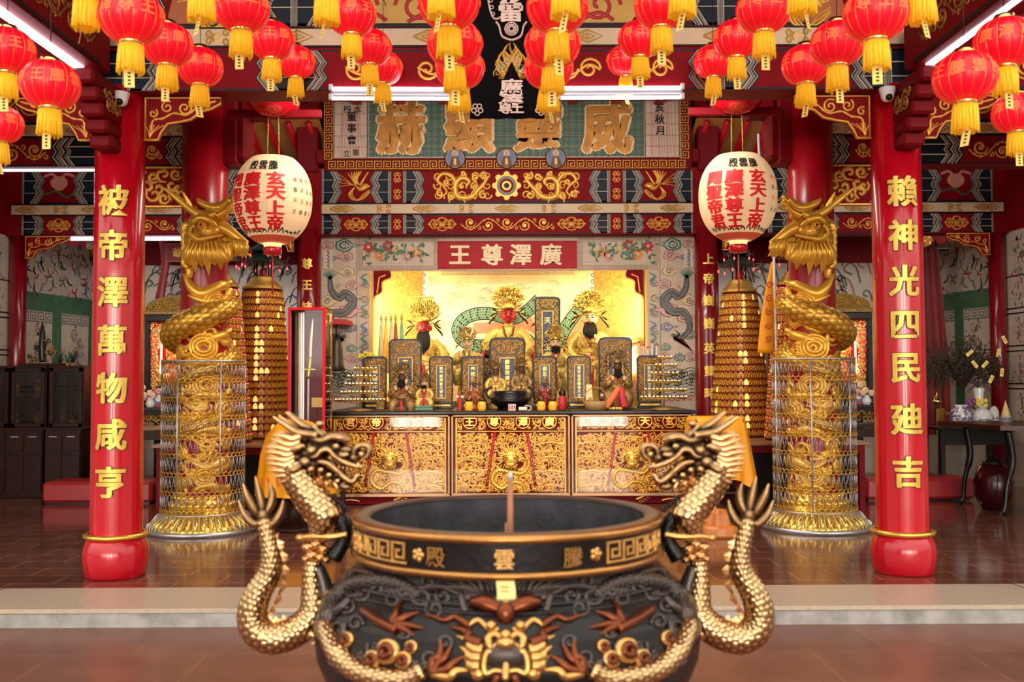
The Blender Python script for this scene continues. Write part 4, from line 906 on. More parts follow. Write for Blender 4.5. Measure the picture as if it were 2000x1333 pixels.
# ------------------------------------------------------------ the two painted paper lanterns
PAP = mat('oiled_paper', (.68, .46, .26), .55, var=.15, vs=5, emi=(1, .62, .32), es=.22)
REDI = mat('red_ink', (.55, .008, .012), .5, var=.05, emi=(.8, .01, .01), es=.12)
def paper_lantern(px, py, D, label, mir):
    c = P(px, py, D); t = thing('paper_lantern', label, 'lantern', c); H = 84 * D / FPX; W = 76 * D / FPX
    rz = lambda z: W * (1 - abs((z - c.z - .02) / (H * 1.12)) ** 2.3) ** .55
    m = MB(); pr = []
    for i in range(41):
        z = -H + 2 * H * i / 40; pr.append((rz(c.z + z), z))
    m.lathe(pr, c, PAP, 72, mod=lambda a, z: 1 - .012 * (1 - abs(sin(a * 12))) ** 2); m.build('paper_shade', t)
    sf = Cy((c.x, c.y, 0), rz, c.z)
    q = W / .37
    for j, (col, u) in enumerate((('玄天上帝', .100), ('廣澤尊王', -.130), ('關聖帝君', -.33))):
        for k, ch in enumerate(col): m = MB(); text(m, sf, ch, (u + .012) * q, c.z + (.15 - k * .135) * q, .138 * q, REDI, .003, .045, sx=1.28, wrap=True); m.build('red_character', t)
    for j in range(4):
        for k in range(4): m = MB(); text(m, sf, '福雲天王'[(j + k) % 4], (.30 + .08 * j) * q, c.z + (.16 - .1 * k) * q, .045 * q, (REDI, INK)[k % 2], .003, 0, wrap=True); m.build('small_character', t)
    m = MB()
    for ch, u in zip('殿雲騰', (-.13, -.02, .09)): text(m, sf, ch, u * q, c.z + .285 * q, .10 * q, INK, .003, .02, wrap=True)
    m.build('ink_lettering', t); m = MB()
    for k in range(14): rib(m, sf, cr([((-.5 + .075 * k) * q, c.z - H * .80), ((-.47 + .075 * k) * q, c.z - H * .74 + .02 * sin(k)), ((-.44 + .075 * k) * q, c.z - H * .82)], 4), .014, DKG, .003, .001)
    m.build('ink_lettering', t)
    m = MB(); z = -H * .86; m.lathe([(rz(c.z + k) * 1.004, k) for k in [z, z - .02, z - .04, z - .06, -H]], c, mat('scarlet_band', (.55, .07, .04), .5, emi=(.6, .1, .03), es=.15), 48); m.build('painted_band', t)
    m = MB(); m.lathe([(.0, H + .03), (.06, H + .03), (.075, H), (.1, H - .03)], c, GOLD, 24); m.build('top_cap', t)
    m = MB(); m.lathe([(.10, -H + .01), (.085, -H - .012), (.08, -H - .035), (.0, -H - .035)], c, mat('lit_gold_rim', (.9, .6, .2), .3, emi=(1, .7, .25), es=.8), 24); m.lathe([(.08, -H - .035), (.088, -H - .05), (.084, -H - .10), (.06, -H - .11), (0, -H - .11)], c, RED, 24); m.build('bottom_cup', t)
    m = MB()
    for dx in (-.055, .055): m.tube([c + V((dx, 0, H)), c + V((dx * .9, 0, H + .40))], .006, GOLDD, 6)
    m.tube([c + V((0, 0, -H - .1)), c + V((0, 0, -H - .48))], .008, CRIM, 6); m.build('cords', t)
    m = MB(); m.box(c + V((0, .05, H + .44)), (.9, .06, .08), DRED, .01); m.lathe([(0, H + .40), (.12, H + .42), (.24, H + .50), (.26, H + .60), (.2, H + .62)], c, RED, 28); m.build('hanging_boss', t)
paper_lantern(533, 393, 9.4, 'large cream paper lantern with red characters, before the left dragon pillar', 1)
paper_lantern(1441, 388, 9.4, 'large cream paper lantern with red characters, before the right dragon pillar', -1)
# ------------------------------------------------------------ black banner
m = MB(); fb = Fr((0, 7.05, 0)); A = P(918, 232, 7.05); B = P(1062, -80, 7.05); t = thing('hanging_banner', 'black cloth banner with silver embroidery hanging at top centre', 'banner', (0, 7.05, A.z))
BC = mat('black_velvet', (.005, .004, .005), .8, spec=.1); vs = []; fs = []; n = 24
for j in range(9):
    for i in range(n + 1): vs.append((A.x + (B.x - A.x) * i / n, 7.05 + .012 * sin(i * .9) * (1 - j / 12), A.z + (B.z - A.z) * j / 8))
k = len(vs); vs += [(a, b + .006, c) for a, b, c in vs]
for j in range(8):
    for i in range(n): a = j * (n + 1) + i; fs += [(a, a + 1, a + n + 2, a + n + 1), (k + a, k + a + n + 1, k + a + n + 2, k + a + 1)]
m.add(vs, fs, BC); m.build('cloth', t)
SIL = mat('silver_thread', (.75, .55, .48), .45, .2); bx = lambda px: P(px, 100, 7.05).x; bz = lambda py: P(990, py, 7.05).z
m = MB()
for k, ch in enumerate('廣澤'): m = MB(); text(m, fb, ch, bx(998), bz(172 + 20 * k), .125, SIL, .02, .03, sx=1.35); m.build('silver_character', t)
m = MB()
text(m, fb, '尊王', bx(998), bz(211), .10, SIL, .02, .03, step=.085); m.build('silver_character', t); m = MB()
text(m, fb, '花', bx(998), bz(2), .16, SIL, .02, .035); text(m, fb, '雷', bx(998), bz(26), .15, SIL, .02, .035, sx=1.25); m.build('silver_character', t); m = MB()
for r in (13, 9, 5): ring(m, fb, bx(999), bz(58), r * 7.05 / FPX, .007, SIL, .02)
for k in range(16): a = k * pi / 8; rib(m, fb, [(bx(999) + .012 * cos(a), bz(58) + .012 * sin(a)), (bx(999) + .045 * cos(a), bz(58) + .045 * sin(a))], .005, SIL, .021)
m.build('silver_rosette', t)
for px in (932, 1056):
    m = MB()
    for k in range(5): a = -pi / 2 + k * 2 * pi / 5; ring(m, fb, bx(px) + .025 * cos(a), bz(215) + .028 * sin(a), .016, .008, SIL, .02, 12)
    m.build('silver_rosette', t)
m = MB()
rib(m, fb, cr([(bx(952), bz(-20)), (bx(956), bz(15)), (bx(966), bz(38)), (bx(984), bz(32))], 5), .012, SIL, .02)
for k in range(4): ring(m, fb, bx(957 + 2 * k), bz(-10 + 13 * k), .012, .006, SIL, .02, 10)
m.build('silver_embroidery', t)
m = MB(); GE = mat('gold_thread', (.72, .38, .05), .45, .4)
r_ = random.Random(2)
for sg in (-1, 1):
    rib(m, fb, cr([(bx(999), bz(80)), (bx(999 + sg * 18), bz(72)), (bx(999 + sg * 24), bz(52)), (bx(999 + sg * 30), bz(44))], 5), .013, SIL, .02)
    for k in range(9): x = 999 + sg * (3 + 2.2 * k); rib(m, fb, cr([(bx(x), bz(84 + 3 * k)), (bx(x + sg * 7 + r_.gauss(0, 3)), bz(96 + 4 * k)), (bx(x - sg * 5), bz(112 + 5 * k)), (bx(x + sg * 6), bz(122 + 4 * k))], 4), [.004 + .013 * sin(pi * i / 12) for i in range(13)], GE if k % 2 else GOLDD, .02)
    for k in range(5): rib(m, fb, spi(bx(999 + sg * (8 + 5 * k)), bz(120 + 6 * k), .03, 1.3, k, sg, 12, .2), .007, (SIL, GE, TEALP)[k % 3], .022)
m.build('gold_embroidery', t)
m = MB(); m.tube([(A.x - .05, 7.05, B.z), (B.x + .05, 7.05, B.z)], .02, WOOD, 10); m.build('hanging_rod', t)
# ------------------------------------------------------------ sculpting helpers (side-view outlines given depth and roundness)
def mapper(D, s, cx):
    """profile point -> world; s = -1 mirrors left and right about cx"""
    k = D / FPX
    def f(px, py, dy=0):
        q = px if s < 0 else 2 * cx - px
        p = P(q, py, D); return V((p.x, p.y + dy * k, p.z))
    return f
def lim(mb, M, pts, rad, m, k, n=10, flat=1, sub=5, disp=None, fd=None):
    p = [(*q, 0) if len(q) == 2 else q for q in pts]
    if not hasattr(rad, '__len__'): rad = [rad] * len(p)
    p = cr([(*a, b) for a, b in zip(p, rad)], sub)
    mb.tube([M(a[0], a[1], a[2]) for a in p], [max(.0006, a[3] * k) for a in p], m, n, flat, flatdir=fd, disp=disp)
def fins(mb, M, pts, h, m, k, side, n=None, dy=3):
    """serrated dorsal crest along a line"""
    p = cr(pts, 4); q = []
    for i in range(len(p)):
        a = p[max(i - 1, 0)]; b = p[min(i + 1, len(p) - 1)]; dx, dz = b[0] - a[0], b[1] - a[1]; l = math.hypot(dx, dz) or 1
        hh = h * (1.15 if i % 3 == 0 else (.75 if i % 3 == 1 else .4)); q.append((p[i][0] + side * -dz / l * hh, p[i][1] + side * dx / l * hh))
    vs = []; fs = []
    for a, b in zip(p, q): vs += [M(a[0], a[1], -dy), M(b[0], b[1], 0), M(a[0], a[1], dy)]
    for i in range(len(p) - 1): a = i * 3; fs += [(a, a + 3, a + 4, a + 1), (a + 1, a + 4, a + 5, a + 2), (a, a + 2, a + 5, a + 3)]
    mb.add(vs, fs, m, False)
# ------------------------------------------------------------ gilded dragon pillars and their wire cages
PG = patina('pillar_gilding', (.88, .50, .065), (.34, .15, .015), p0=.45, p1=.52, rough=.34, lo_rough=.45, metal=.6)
PGS = scaled('pillar_gilding_scales', (.88, .50, .065), (.26, .11, .012), rough=.34, metal=.6)
def dragon_pillar(s, label):
    D = 10.1; x = s * 3.09; c = V((x, D, 0)); k = 9.8 / FPX; M = mapper(9.76, s, 994); MC = mapper(9.9, s, 994)
    t = thing('dragon_pillar', label, 'pillar', c)
    m = MB(); m.lathe([(.25, .2), (.235, .6), (.228, 3), (.225, 4.6), (0, 4.6)], c, mat('pillar_red', (.32, .003, .010), .3, coat=.15), 56); m.build('shaft', t)
    # petal base
    m = MB(); m.lathe([(0, 0.02), (.50, .02), (.50, .06), (.44, .10), (.36, .17), (.33, .24), (.30, .26), (.27, .33), (.25, .36)], c, GOLD, 72, mod=lambda a, z: 1 + (.045 * abs(sin(a * 14)) if z < .2 else .02 * sin(a * 20)))
    m.build('petal_base', t)
    m = MB()
    for j in range(40):
        a = 2 * pi * j / 40; p = [c + V(((r) * cos(a), r * sin(a), z)) for r, z in ((.33, .205), (.40, .15), (.47, .10), (.505, .055))]; m.tube(p, [.014, .024, .028, .016], GOLD, 8)
    for j in range(26):
        a = 2 * pi * j / 26; m.sph(c + V((.30 * cos(a), .30 * sin(a), .27)), (.038, .038, .03), GOLD, 10, 6)
    for j in range(22):
        a = 2 * pi * j / 22; m.sph(c + V((.262 * cos(a), .262 * sin(a), .345)), (.034, .034, .028), GOLD, 10, 6)
    m.build('petals', t)
    # scaled body wound round the shaft
    pts = []; N = 640; z0, z1, turns = .42, 2.26, 3.45
    for i in range(N + 1):
        f = i / N; a = .35 - 2 * pi * turns * (1 - f); a = a if s < 0 else pi - a; q = .235 + .012 + .055 * max(0, min(1, (f - .55) / .3))
        pts.append((x + q * cos(a), D + q * sin(a), z0 + (z1 - z0) * f + .035 * sin(f * 21)))
    rr = [(.026 + .026 * min(1, f * 3) + .062 * max(0, min(1, (f - .60) / .2))) * (1 - .5 * max(0, (f - .93) / .07)) for f in [i / N for i in range(N + 1)]]
    m = MB(); m.tube(pts, rr, PGS, 66, disp=scales(.060, 11, .016)); m.build('dragon_body', t)
    m = MB()
    for i in range(8, N - 8, 10):
        p = V(pts[i]); o = V((p.x - x, p.y - D, 0)).normalized(); tt = (V(pts[i + 2]) - V(pts[i - 2])).normalized(); r = rr[i]
        b = p + V((0, 0, r * .9)) + o * .0; m.tube([b - V((0, 0, .02)), b + V((0, 0, .03)) + tt * .02, b + V((0, 0, .05)) + tt * .055], [.02, .014, .002], PG, 5, .5)
    m.build('dragon_crest', t)
    # clouds and flames moulded against the shaft, between the coils
    sc = MB(); cy = Cy((x, D, 0), .235); r_ = random.Random(21)
    for j in range(13):
        z = .48 + j * .132; u = -.25 + .17 * ((j * 3) % 5) * .7
        for q in range(4):
            p = spi(u + r_.gauss(0, .05) + .12 * q - .1, z + r_.gauss(0, .025), .085 - .008 * q, 1.3, r_.random() * 6, r_.choice((-1, 1)), 12, .2)
            rib(sc, cy, p, [.045 * (.5 + .5 * sin(pi * i / len(p))) for i in range(len(p))], PG, .01, .028)
        for q in range(4):
            e = r_.choice((-1, 1)); p = cr([(u + e * .02, z + .03 * q - .04), (u + e * .14, z + .03 * q - .05 + r_.gauss(0, .02)), (u + e * .26, z + .02 + .03 * q), (u + e * .36, z + .03 * q - .02)], 5)
            rib(sc, cy, p, [.055 * (1 - i / 16) + .004 for i in range(16)], PG, .008, .026)
    for (px, py, S) in ((400, 678, .13), (420, 590, .10), (404, 752, .12), (440, 800, .10), (400, 930, .10)):
        p = MC(px, py); u = (p.x - x)
        for q in range(3): pp = spi(u, p.z, S * (1 - .28 * q), 1.0, .5, -s, 26, .9); rib(sc, cy, pp, S * .3, PG, .02 + .016 * q, .03)
    for i, (pa, w) in enumerate(((((470, 545), (440, 556), (400, 575), (372, 560), (360, 536)), 15), (((480, 560), (450, 580), (410, 590), (370, 578)), 12), (((375, 500), (368, 520), (372, 545)), 12), (((470, 640), (440, 655), (400, 668), (380, 690)), 13), (((480, 700), (440, 716), (400, 706), (372, 722)), 13), (((372, 780), (400, 770), (440, 776), (476, 760)), 13), (((380, 850), (410, 838), (450, 850), (470, 838)), 14), (((378, 900), (410, 914), (450, 900), (474, 912)), 13), (((378, 960), (410, 948), (450, 962), (472, 950)), 12))):
        p = cr(pa, 6); q = []
        for a, b in p: w_ = MC(a, b); q.append((max(-.33, min(.33, math.asin(max(-1, min(1, (w_.x - x) / .30))) * .235)), w_.z))
        rib(sc, cy, q, [w * k * 2 * (.35 + sin(pi * (j + .5) / len(q))) * .6 for j in range(len(q))], PG, .02, .045)
    # clawed legs reaching round
    for (pa, tips) in ((((376, 612), (366, 622), (360, 628)), ((346, 620), (344, 630), (350, 640), (360, 646))),):
        lim(sc, M, [(*q, (30, 8, 4)[i]) for i, q in enumerate(pa)], [5, 10, 8], PG, k, 10)
        for tp in tips: lim(sc, M, [(*pa[-1], 6), ((pa[-1][0] + tp[0]) / 2, (pa[-1][1] + tp[1]) / 2 - 3, -4), (*tp, 4)], [5, 4, 1], PG, k, 6)
    sc = remesh(sc, .0085, 1, PG) if 0 else sc
    sc.build('cloud_relief', t)
    # head, looking up and outward over the lantern, mouth open, mane down the shaft
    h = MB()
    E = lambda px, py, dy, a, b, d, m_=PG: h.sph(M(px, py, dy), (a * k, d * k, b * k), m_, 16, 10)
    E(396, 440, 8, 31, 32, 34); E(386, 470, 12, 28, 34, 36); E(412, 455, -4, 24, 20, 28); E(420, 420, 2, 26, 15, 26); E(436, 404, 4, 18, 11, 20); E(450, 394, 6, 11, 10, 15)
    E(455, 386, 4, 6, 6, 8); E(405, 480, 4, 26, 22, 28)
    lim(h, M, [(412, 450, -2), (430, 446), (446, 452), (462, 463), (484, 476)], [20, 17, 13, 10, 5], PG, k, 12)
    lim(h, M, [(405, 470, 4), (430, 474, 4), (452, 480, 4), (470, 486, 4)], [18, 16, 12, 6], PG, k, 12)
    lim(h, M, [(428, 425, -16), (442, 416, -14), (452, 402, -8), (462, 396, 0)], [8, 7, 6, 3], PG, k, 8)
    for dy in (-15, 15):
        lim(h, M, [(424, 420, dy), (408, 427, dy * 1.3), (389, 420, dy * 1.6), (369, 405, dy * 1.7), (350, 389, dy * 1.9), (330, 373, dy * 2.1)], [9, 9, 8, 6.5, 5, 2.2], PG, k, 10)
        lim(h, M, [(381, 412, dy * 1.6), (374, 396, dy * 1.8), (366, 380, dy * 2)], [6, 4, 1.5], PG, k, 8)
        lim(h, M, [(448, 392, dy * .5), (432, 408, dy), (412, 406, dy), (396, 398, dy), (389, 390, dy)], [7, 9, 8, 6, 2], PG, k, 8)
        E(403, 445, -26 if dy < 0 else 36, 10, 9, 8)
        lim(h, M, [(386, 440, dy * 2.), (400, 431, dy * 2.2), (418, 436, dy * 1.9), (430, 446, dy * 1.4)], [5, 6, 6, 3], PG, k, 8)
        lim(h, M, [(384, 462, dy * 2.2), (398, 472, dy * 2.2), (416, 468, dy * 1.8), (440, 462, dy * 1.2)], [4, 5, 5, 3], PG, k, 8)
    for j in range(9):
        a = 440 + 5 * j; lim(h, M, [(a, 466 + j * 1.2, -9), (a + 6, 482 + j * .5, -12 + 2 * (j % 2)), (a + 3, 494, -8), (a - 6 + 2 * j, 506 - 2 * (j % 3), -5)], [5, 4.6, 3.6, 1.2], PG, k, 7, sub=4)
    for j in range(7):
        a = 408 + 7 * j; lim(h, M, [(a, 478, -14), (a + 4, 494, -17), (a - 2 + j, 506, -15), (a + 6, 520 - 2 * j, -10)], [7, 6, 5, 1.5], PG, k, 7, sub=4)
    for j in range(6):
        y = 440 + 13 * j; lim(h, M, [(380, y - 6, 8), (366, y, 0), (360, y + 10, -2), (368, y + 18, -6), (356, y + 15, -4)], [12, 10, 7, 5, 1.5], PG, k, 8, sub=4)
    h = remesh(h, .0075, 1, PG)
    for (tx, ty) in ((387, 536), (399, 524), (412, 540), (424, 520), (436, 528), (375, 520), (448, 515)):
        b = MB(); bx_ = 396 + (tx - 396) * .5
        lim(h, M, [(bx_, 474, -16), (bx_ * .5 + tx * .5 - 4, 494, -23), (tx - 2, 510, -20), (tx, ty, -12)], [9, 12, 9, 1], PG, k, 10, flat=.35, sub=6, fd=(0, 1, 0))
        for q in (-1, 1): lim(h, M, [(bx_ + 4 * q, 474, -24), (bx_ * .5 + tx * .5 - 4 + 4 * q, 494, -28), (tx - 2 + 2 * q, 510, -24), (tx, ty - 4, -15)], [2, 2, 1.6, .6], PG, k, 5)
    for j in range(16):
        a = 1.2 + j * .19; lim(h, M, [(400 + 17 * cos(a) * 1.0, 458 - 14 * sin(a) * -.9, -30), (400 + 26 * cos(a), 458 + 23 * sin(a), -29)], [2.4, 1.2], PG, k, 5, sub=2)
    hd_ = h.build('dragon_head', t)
    m = MB(); m.sph(M(404, 445, -33), (5.5 * k, 5 * k, 5.5 * k), PG, 14, 10); m.build('dragon_eye', hd_)
    m = MB(); m.sph(M(404, 445, -37.6), (2.4 * k, 1.6 * k, 2.4 * k), INK, 10, 8); m.build('dragon_pupil', hd_)
    return t
dragon_pillar(-1, 'red pillar wound by a gilded dragon, behind the left red column')
dragon_pillar(1, 'red pillar wound by a gilded dragon, behind the right red column')
CW = mat('gilt_mesh_wire', (.75, .45, .10), .35, .7)
def cage(s, label):
    D = 10.1; c = V((s * 3.09, D, 0)); t = thing('wire_cage', label, 'cage', c); r = .405; zt = 1.70; zb = .19
    for nm, z, rr, q in (('top_hoop', zt, r, .010), ('bottom_hoop', zb, r + .005, .008), ('floor_ring', .02, .535, .02)):
        m = MB(); n = 72
        if nm == 'floor_ring': m.lathe([(.52, 0), (.545, 0), (.545, .042), (.52, .042), (.52, 0)], c, STEEL, n)
        else: m.tube([c + V((rr * cos(2 * pi * i / n), rr * sin(2 * pi * i / n), z)) for i in range(n + 1)], q, STEEL, 8)
        m.build(nm, t)
    for j in range(6):
        a = -pi / 2 - .35 + j * pi / 3; m = MB(); m.tube([c + V((r * cos(a), r * sin(a), zb)), c + V((r * cos(a), r * sin(a), zt + .01))], .0085, STEEL, 8); m.build('upright', t)
    m = MB()
    for j in range(56):
        a = 2 * pi * j / 56; m.tube([c + V((q * cos(a), q * sin(a), z)) for q, z in ((r, zb), (r + .04, .165), (.50, .09), (.53, .075), (.535, .035))], .0055, STEEL, 6)
    m.build('skirt_bars', t, label='steel bars flaring out to the floor ring')
    # hexagonal netting stretched into long diamonds between rows of gilt rings
    rows = 8; n = 44; g = MB(); w = MB(); H = (zt - zb) / rows; r2 = r + .003
    pc = lambda a, z: c + V((r2 * cos(a), r2 * sin(a), z))
    for i in range(rows + 1):
        g = MB(); z = zb + .03 + i * H * .975
        for j in range(n):
            a = 2 * pi * (j + .5 * (i % 2)) / n; da = pi / n * .98; e = .024
            g.tube([pc(a - da, z - e * .4), pc(a - da, z + e * .4), pc(a, z + e), pc(a + da, z + e * .4), pc(a + da, z - e * .4), pc(a, z - e), pc(a - da, z - e * .4)], .0052, CW, 5)
            if i < rows:
                z2 = z + H * .975; a2 = a + (pi / n if i % 2 == 0 else pi / n)
                rn = .3 * sin(j * 5.1 + i * 2.3) * pi / n
                for q in (-1, 1): w.tube([pc(a, z + e), pc(a + q * pi / n * .5 + rn, (z + z2) / 2), pc(a + q * pi / n, z2 - e)], .0026, STEEL, 4)
        g.build('gilt_ring_row', t, recalc=False)
    w.build('netting', t, recalc=False)
    return t
cage(-1, 'round wire mesh cage guarding the foot of the left dragon pillar')
cage(1, 'round wire mesh cage guarding the foot of the right dragon pillar')
# ------------------------------------------------------------ bronze censer
BRZ = patina('cast_bronze', (.78, .47, .21), (.022, .012, .008), p0=.492, p1=.56, rough=.2, lo_rough=.45)
BRZS = scaled('cast_bronze_scales', (.80, .52, .25), (.022, .012, .008), rough=.2)
RELS = scaled('dark_relief_scales', (.11, .085, .075), (.012, .01, .01), rough=.3, metal=.7)
BODY = mat('blackened_bronze', (.018, .015, .015), .33, .5, var=.5, vs=9, bump=.15, bs=40)
INNER = mat('ashy_iron', (.045, .045, .05), .6, .3, var=.5, vs=10, bump=.3, bs=60)
COP = patina('copper_relief', (.17, .048, .020), (.015, .008, .006), p0=.475, p1=.53, rough=.26, lo_rough=.4, metal=.9)
REL = patina('dark_relief', (.075, .06, .055), (.012, .01, .01), p0=.48, p1=.53, rough=.3, lo_rough=.45, metal=.7)
EDGE = mat('brass_edge', (.50, .24, .07), .22, .9, var=.3, vs=9)
CD = 3.28; CX = PX(990, CD); kc = CD / FPX; CZ0 = -.12
def cz(py): return PZ(py, CD)
CC = V((CX, CD, 0)); t = thing('incense_censer', 'huge black bronze censer with dragon handles in the foreground, one incense stick in it', 'censer', (CX, CD, CZ0)); CENS = t
ro = .500; zr = cz(1003)
prof = [(0, zr - .46), (.30, zr - .45), (.44, zr - .36), (.55, zr - .27), (.575, zr - .20), (.54, zr - .18), (.47, zr - .155), (.455, zr - .10), (.455, zr - .005), (.465, zr + .004)]
m = MB(); m.lathe([(0, zr - .30), (.435, zr - .30), (.44, zr - .1), (.45, zr - .002)], CC, INNER, 96); m.build('inner_basin', t)
def rz_body(z):
    q = zr - z
    T_ = [(0, .478), (.13, .468), (.15, .475), (.165, .50), (.18, .51), (.195, .525), (.215, .56), (.26, .600), (.34, .622), (.43, .612), (.52, .575), (.60, .52), (.68, .44), (.74, .36), (.80, .30)]
    for (a, b), (c_, d) in zip(T_[:-1], T_[1:]):
        if a <= q <= c_: return b + (d - b) * (q - a) / (c_ - a)
    return .3
m = MB(); pr = [(rz_body(zr - q / 100), zr - q / 100) for q in range(0, 81)] + [(0, zr - .80)]
m.lathe(pr, CC, BODY, 128); 
for q, w_ in ((.165, .006), (.182, .009), (.2, .006)): m.lathe([(rz_body(zr - q) + w_ * cos(a), zr - q + w_ * sin(a)) for a in [pi * 2 * i / 8 for i in range(9)]], CC, BODY, 128)
m.build('belly', t)
m = MB(); m.lathe([(.445, zr), (.455, zr + .010), (.488, zr + .009)], CC, mat('brown_lip', (.10, .055, .035), .4, .4, var=.3), 128); m.lathe([(.488, zr + .009), (.500, zr + .007), (.506, zr - .002), (.506, zr - .010), (.50, zr - .015)], CC, EDGE, 128); m.build('rim_lip', t, label='brown gold rounded lip')
m = MB(); m.lathe([(.497, zr - .015), (.494, zr - .10)], CC, BODY, 128); m.build('rim_band', t)
m = MB(); m.lathe([(.494, zr - .095), (.506, zr - .098), (.508, zr - .108), (.50, zr - .118), (.478, zr - .121)], CC, EDGE, 128); m.build('rim_moulding', t)
cy = Cy(CC, .496); RB = mat('brass_relief', (.66, .38, .12), .25, .9, var=.25, vs=20)
for s in (-1, 1):
    m = MB(); a, b = sorted((s * .30, s * .62)); greek(m, cy, a, b, zr - .086, zr - .026, RB, .008, w=.0075); m.build('key_fret', t)
    m = MB(); 
    for q in circ(s * .262, zr - .056, .012, 5): m.sph(cy(q[0], q[1], .004), (.009, .005, .009), RB, 8, 6)
    m.sph(cy(s * .262, zr - .056, .006), (.007, .005, .014), RB, 8, 6); m.build('blossom', t)
for ch, px in zip('殿雲騰', (887, 986, 1084)):
    m = MB(); 
    for q in range(3): text(m, cy, ch, (px - 990) * kc * 1.18, zr - .058, .060, RB, .003 + .0028 * q, .010, wrap=True)
    m.build('rim_character', t)
cb = Cy(CC, .470)
for s in (-1, 1): m = MB(); vine(m, cb, *sorted((s * .09, s * .25)), zr - .142, .022, COP, 4, h=.003); m.build('neck_scroll', t)
# relief on the belly: front mask, pearl, side dragons, clouds
cb = Cy(CC, lambda z: rz_body(z), zr - .35)
def S_(px, py, h=0):
    D_ = CD - .5; a = 0
    for _ in range(9):                       # walk to the point of the belly seen in that direction
        z = PZ(py, D_); r = rz_body(z); a = math.asin(max(-.97, min(.97, (px - 990) * D_ / FPX / r))); D_ = .5 * D_ + .5 * (CD - r * cos(a))
    z = PZ(py, D_); r = rz_body(z); return CC + V(((r + h) * sin(a), -(r + h) * cos(a), z))
def L_(mb, pts, rad, m, n=10, hh=.5, sub=5, disp=None):
    if not hasattr(rad, '__len__'): rad = [rad] * len(pts)
    p = cr([(a[0], a[1], (a[2] if len(a) > 2 else 0), r) for a, r in zip(pts, rad)], sub)
    mb.tube([S_(a[0], a[1], a[3] * kc * hh + a[2] * kc) for a in p], [a[3] * kc * .86 for a in p], m, n, disp=disp)
mk = MB()
for s in (-1, 1):
    X = lambda a: 987 + s * a
    L_(mk, [(X(8), 1190), (X(22), 1180), (X(42), 1172), (X(60), 1170), (X(66), 1162)], [9, 15, 17, 11, 3], COP)
    mk.sph(S_(X(27), 1214, 12 * kc), 8.5 * kc, RB, 14, 10)
    L_(mk, [(X(14), 1222), (X(26), 1228), (X(40), 1216), (X(52), 1206), (X(66), 1212), (X(78), 1222)], [5, 6, 6, 6, 5, 2], RB)
    L_(mk, [(X(10), 1240), (X(22), 1232), (X(34), 1242), (X(28), 1258), (X(16), 1252)], [6, 7, 8, 7, 4], RB)
    L_(mk, [(X(0), 1262), (X(18), 1264), (X(36), 1268), (X(42), 1290), (X(38), 1308), (X(20), 1302), (X(0), 1306)], [6, 6, 7, 7, 6, 5, 5], RB)
    for (a, b, c_, d, e) in ((44, 1262, 70, 1246, 96), (48, 1276, 72, 1266, 90), (50, 1292, 70, 1284, 84), (46, 1304, 60, 1306, 74), (48, 1250, 74, 1228, 110)):
        L_(mk, [(X(a), b), (X(c_ - 6), (b + d) / 2 + 4), (X(c_), d), (X(e), d - 10)], [12, 12, 9, 1.5], COP if b < 1255 else RB)
    L_(mk, [(X(70), 1216), (X(96), 1200), (X(118), 1206), (X(136), 1200), (X(156), 1196)], [8, 7, 5, 5, 2], COP)
    for k in range(11): L_(mk, [(X(40 + 3 * k), 1166), (X(44 + 9 * k), 1150 - k), (X(50 + 15 * k), 1134 + 1.5 * k), (X(62 + 20 * k), 1122 + 6 * k * .5)], [4, 5.5, 5, 1.5], REL, 6)
    for k in range(6): L_(mk, [(X(3 + 3 * k), 1180), (X(10 + 6 * k), 1160), (X(8 + 9 * k), 1142), (X(14 + 11 * k), 1130)], [4, 4, 3.5, 1], REL, 6)
    L_(mk, [(X(76), 1190), (X(84), 1160), (X(82), 1140), (X(88), 1120)], [8, 7, 6, 2], REL)
mk.sph(S_(987, 1196, 8 * kc), (15 * kc, 12 * kc, 22 * kc), COP, 16, 10); mk.sph(S_(987, 1232, 10 * kc), (9 * kc, 9 * kc, 9 * kc), RB, 14, 8); mk.sph(S_(987, 1246, 14 * kc), (15 * kc, 12 * kc, 10 * kc), RB, 16, 10)
mk.sph(S_(987, 1278, 2 * kc), (32 * kc, 8 * kc, 20 * kc), REL, 16, 10); L_(mk, [(987, 1286), (987, 1300), (986, 1318)], [6, 8, 9], RB)
for k in (-1, 1): L_(mk, [(987 + 14 * k, 1312), (987 + 20 * k, 1322), (987 + 26 * k, 1345)], [8, 9, 10], COP)
L_(mk, [(987, 1168), (987, 1174), (987, 1182)], [4, 7, 4], RB)
mk.build('front_mask', t, label='glaring bronze beast mask')
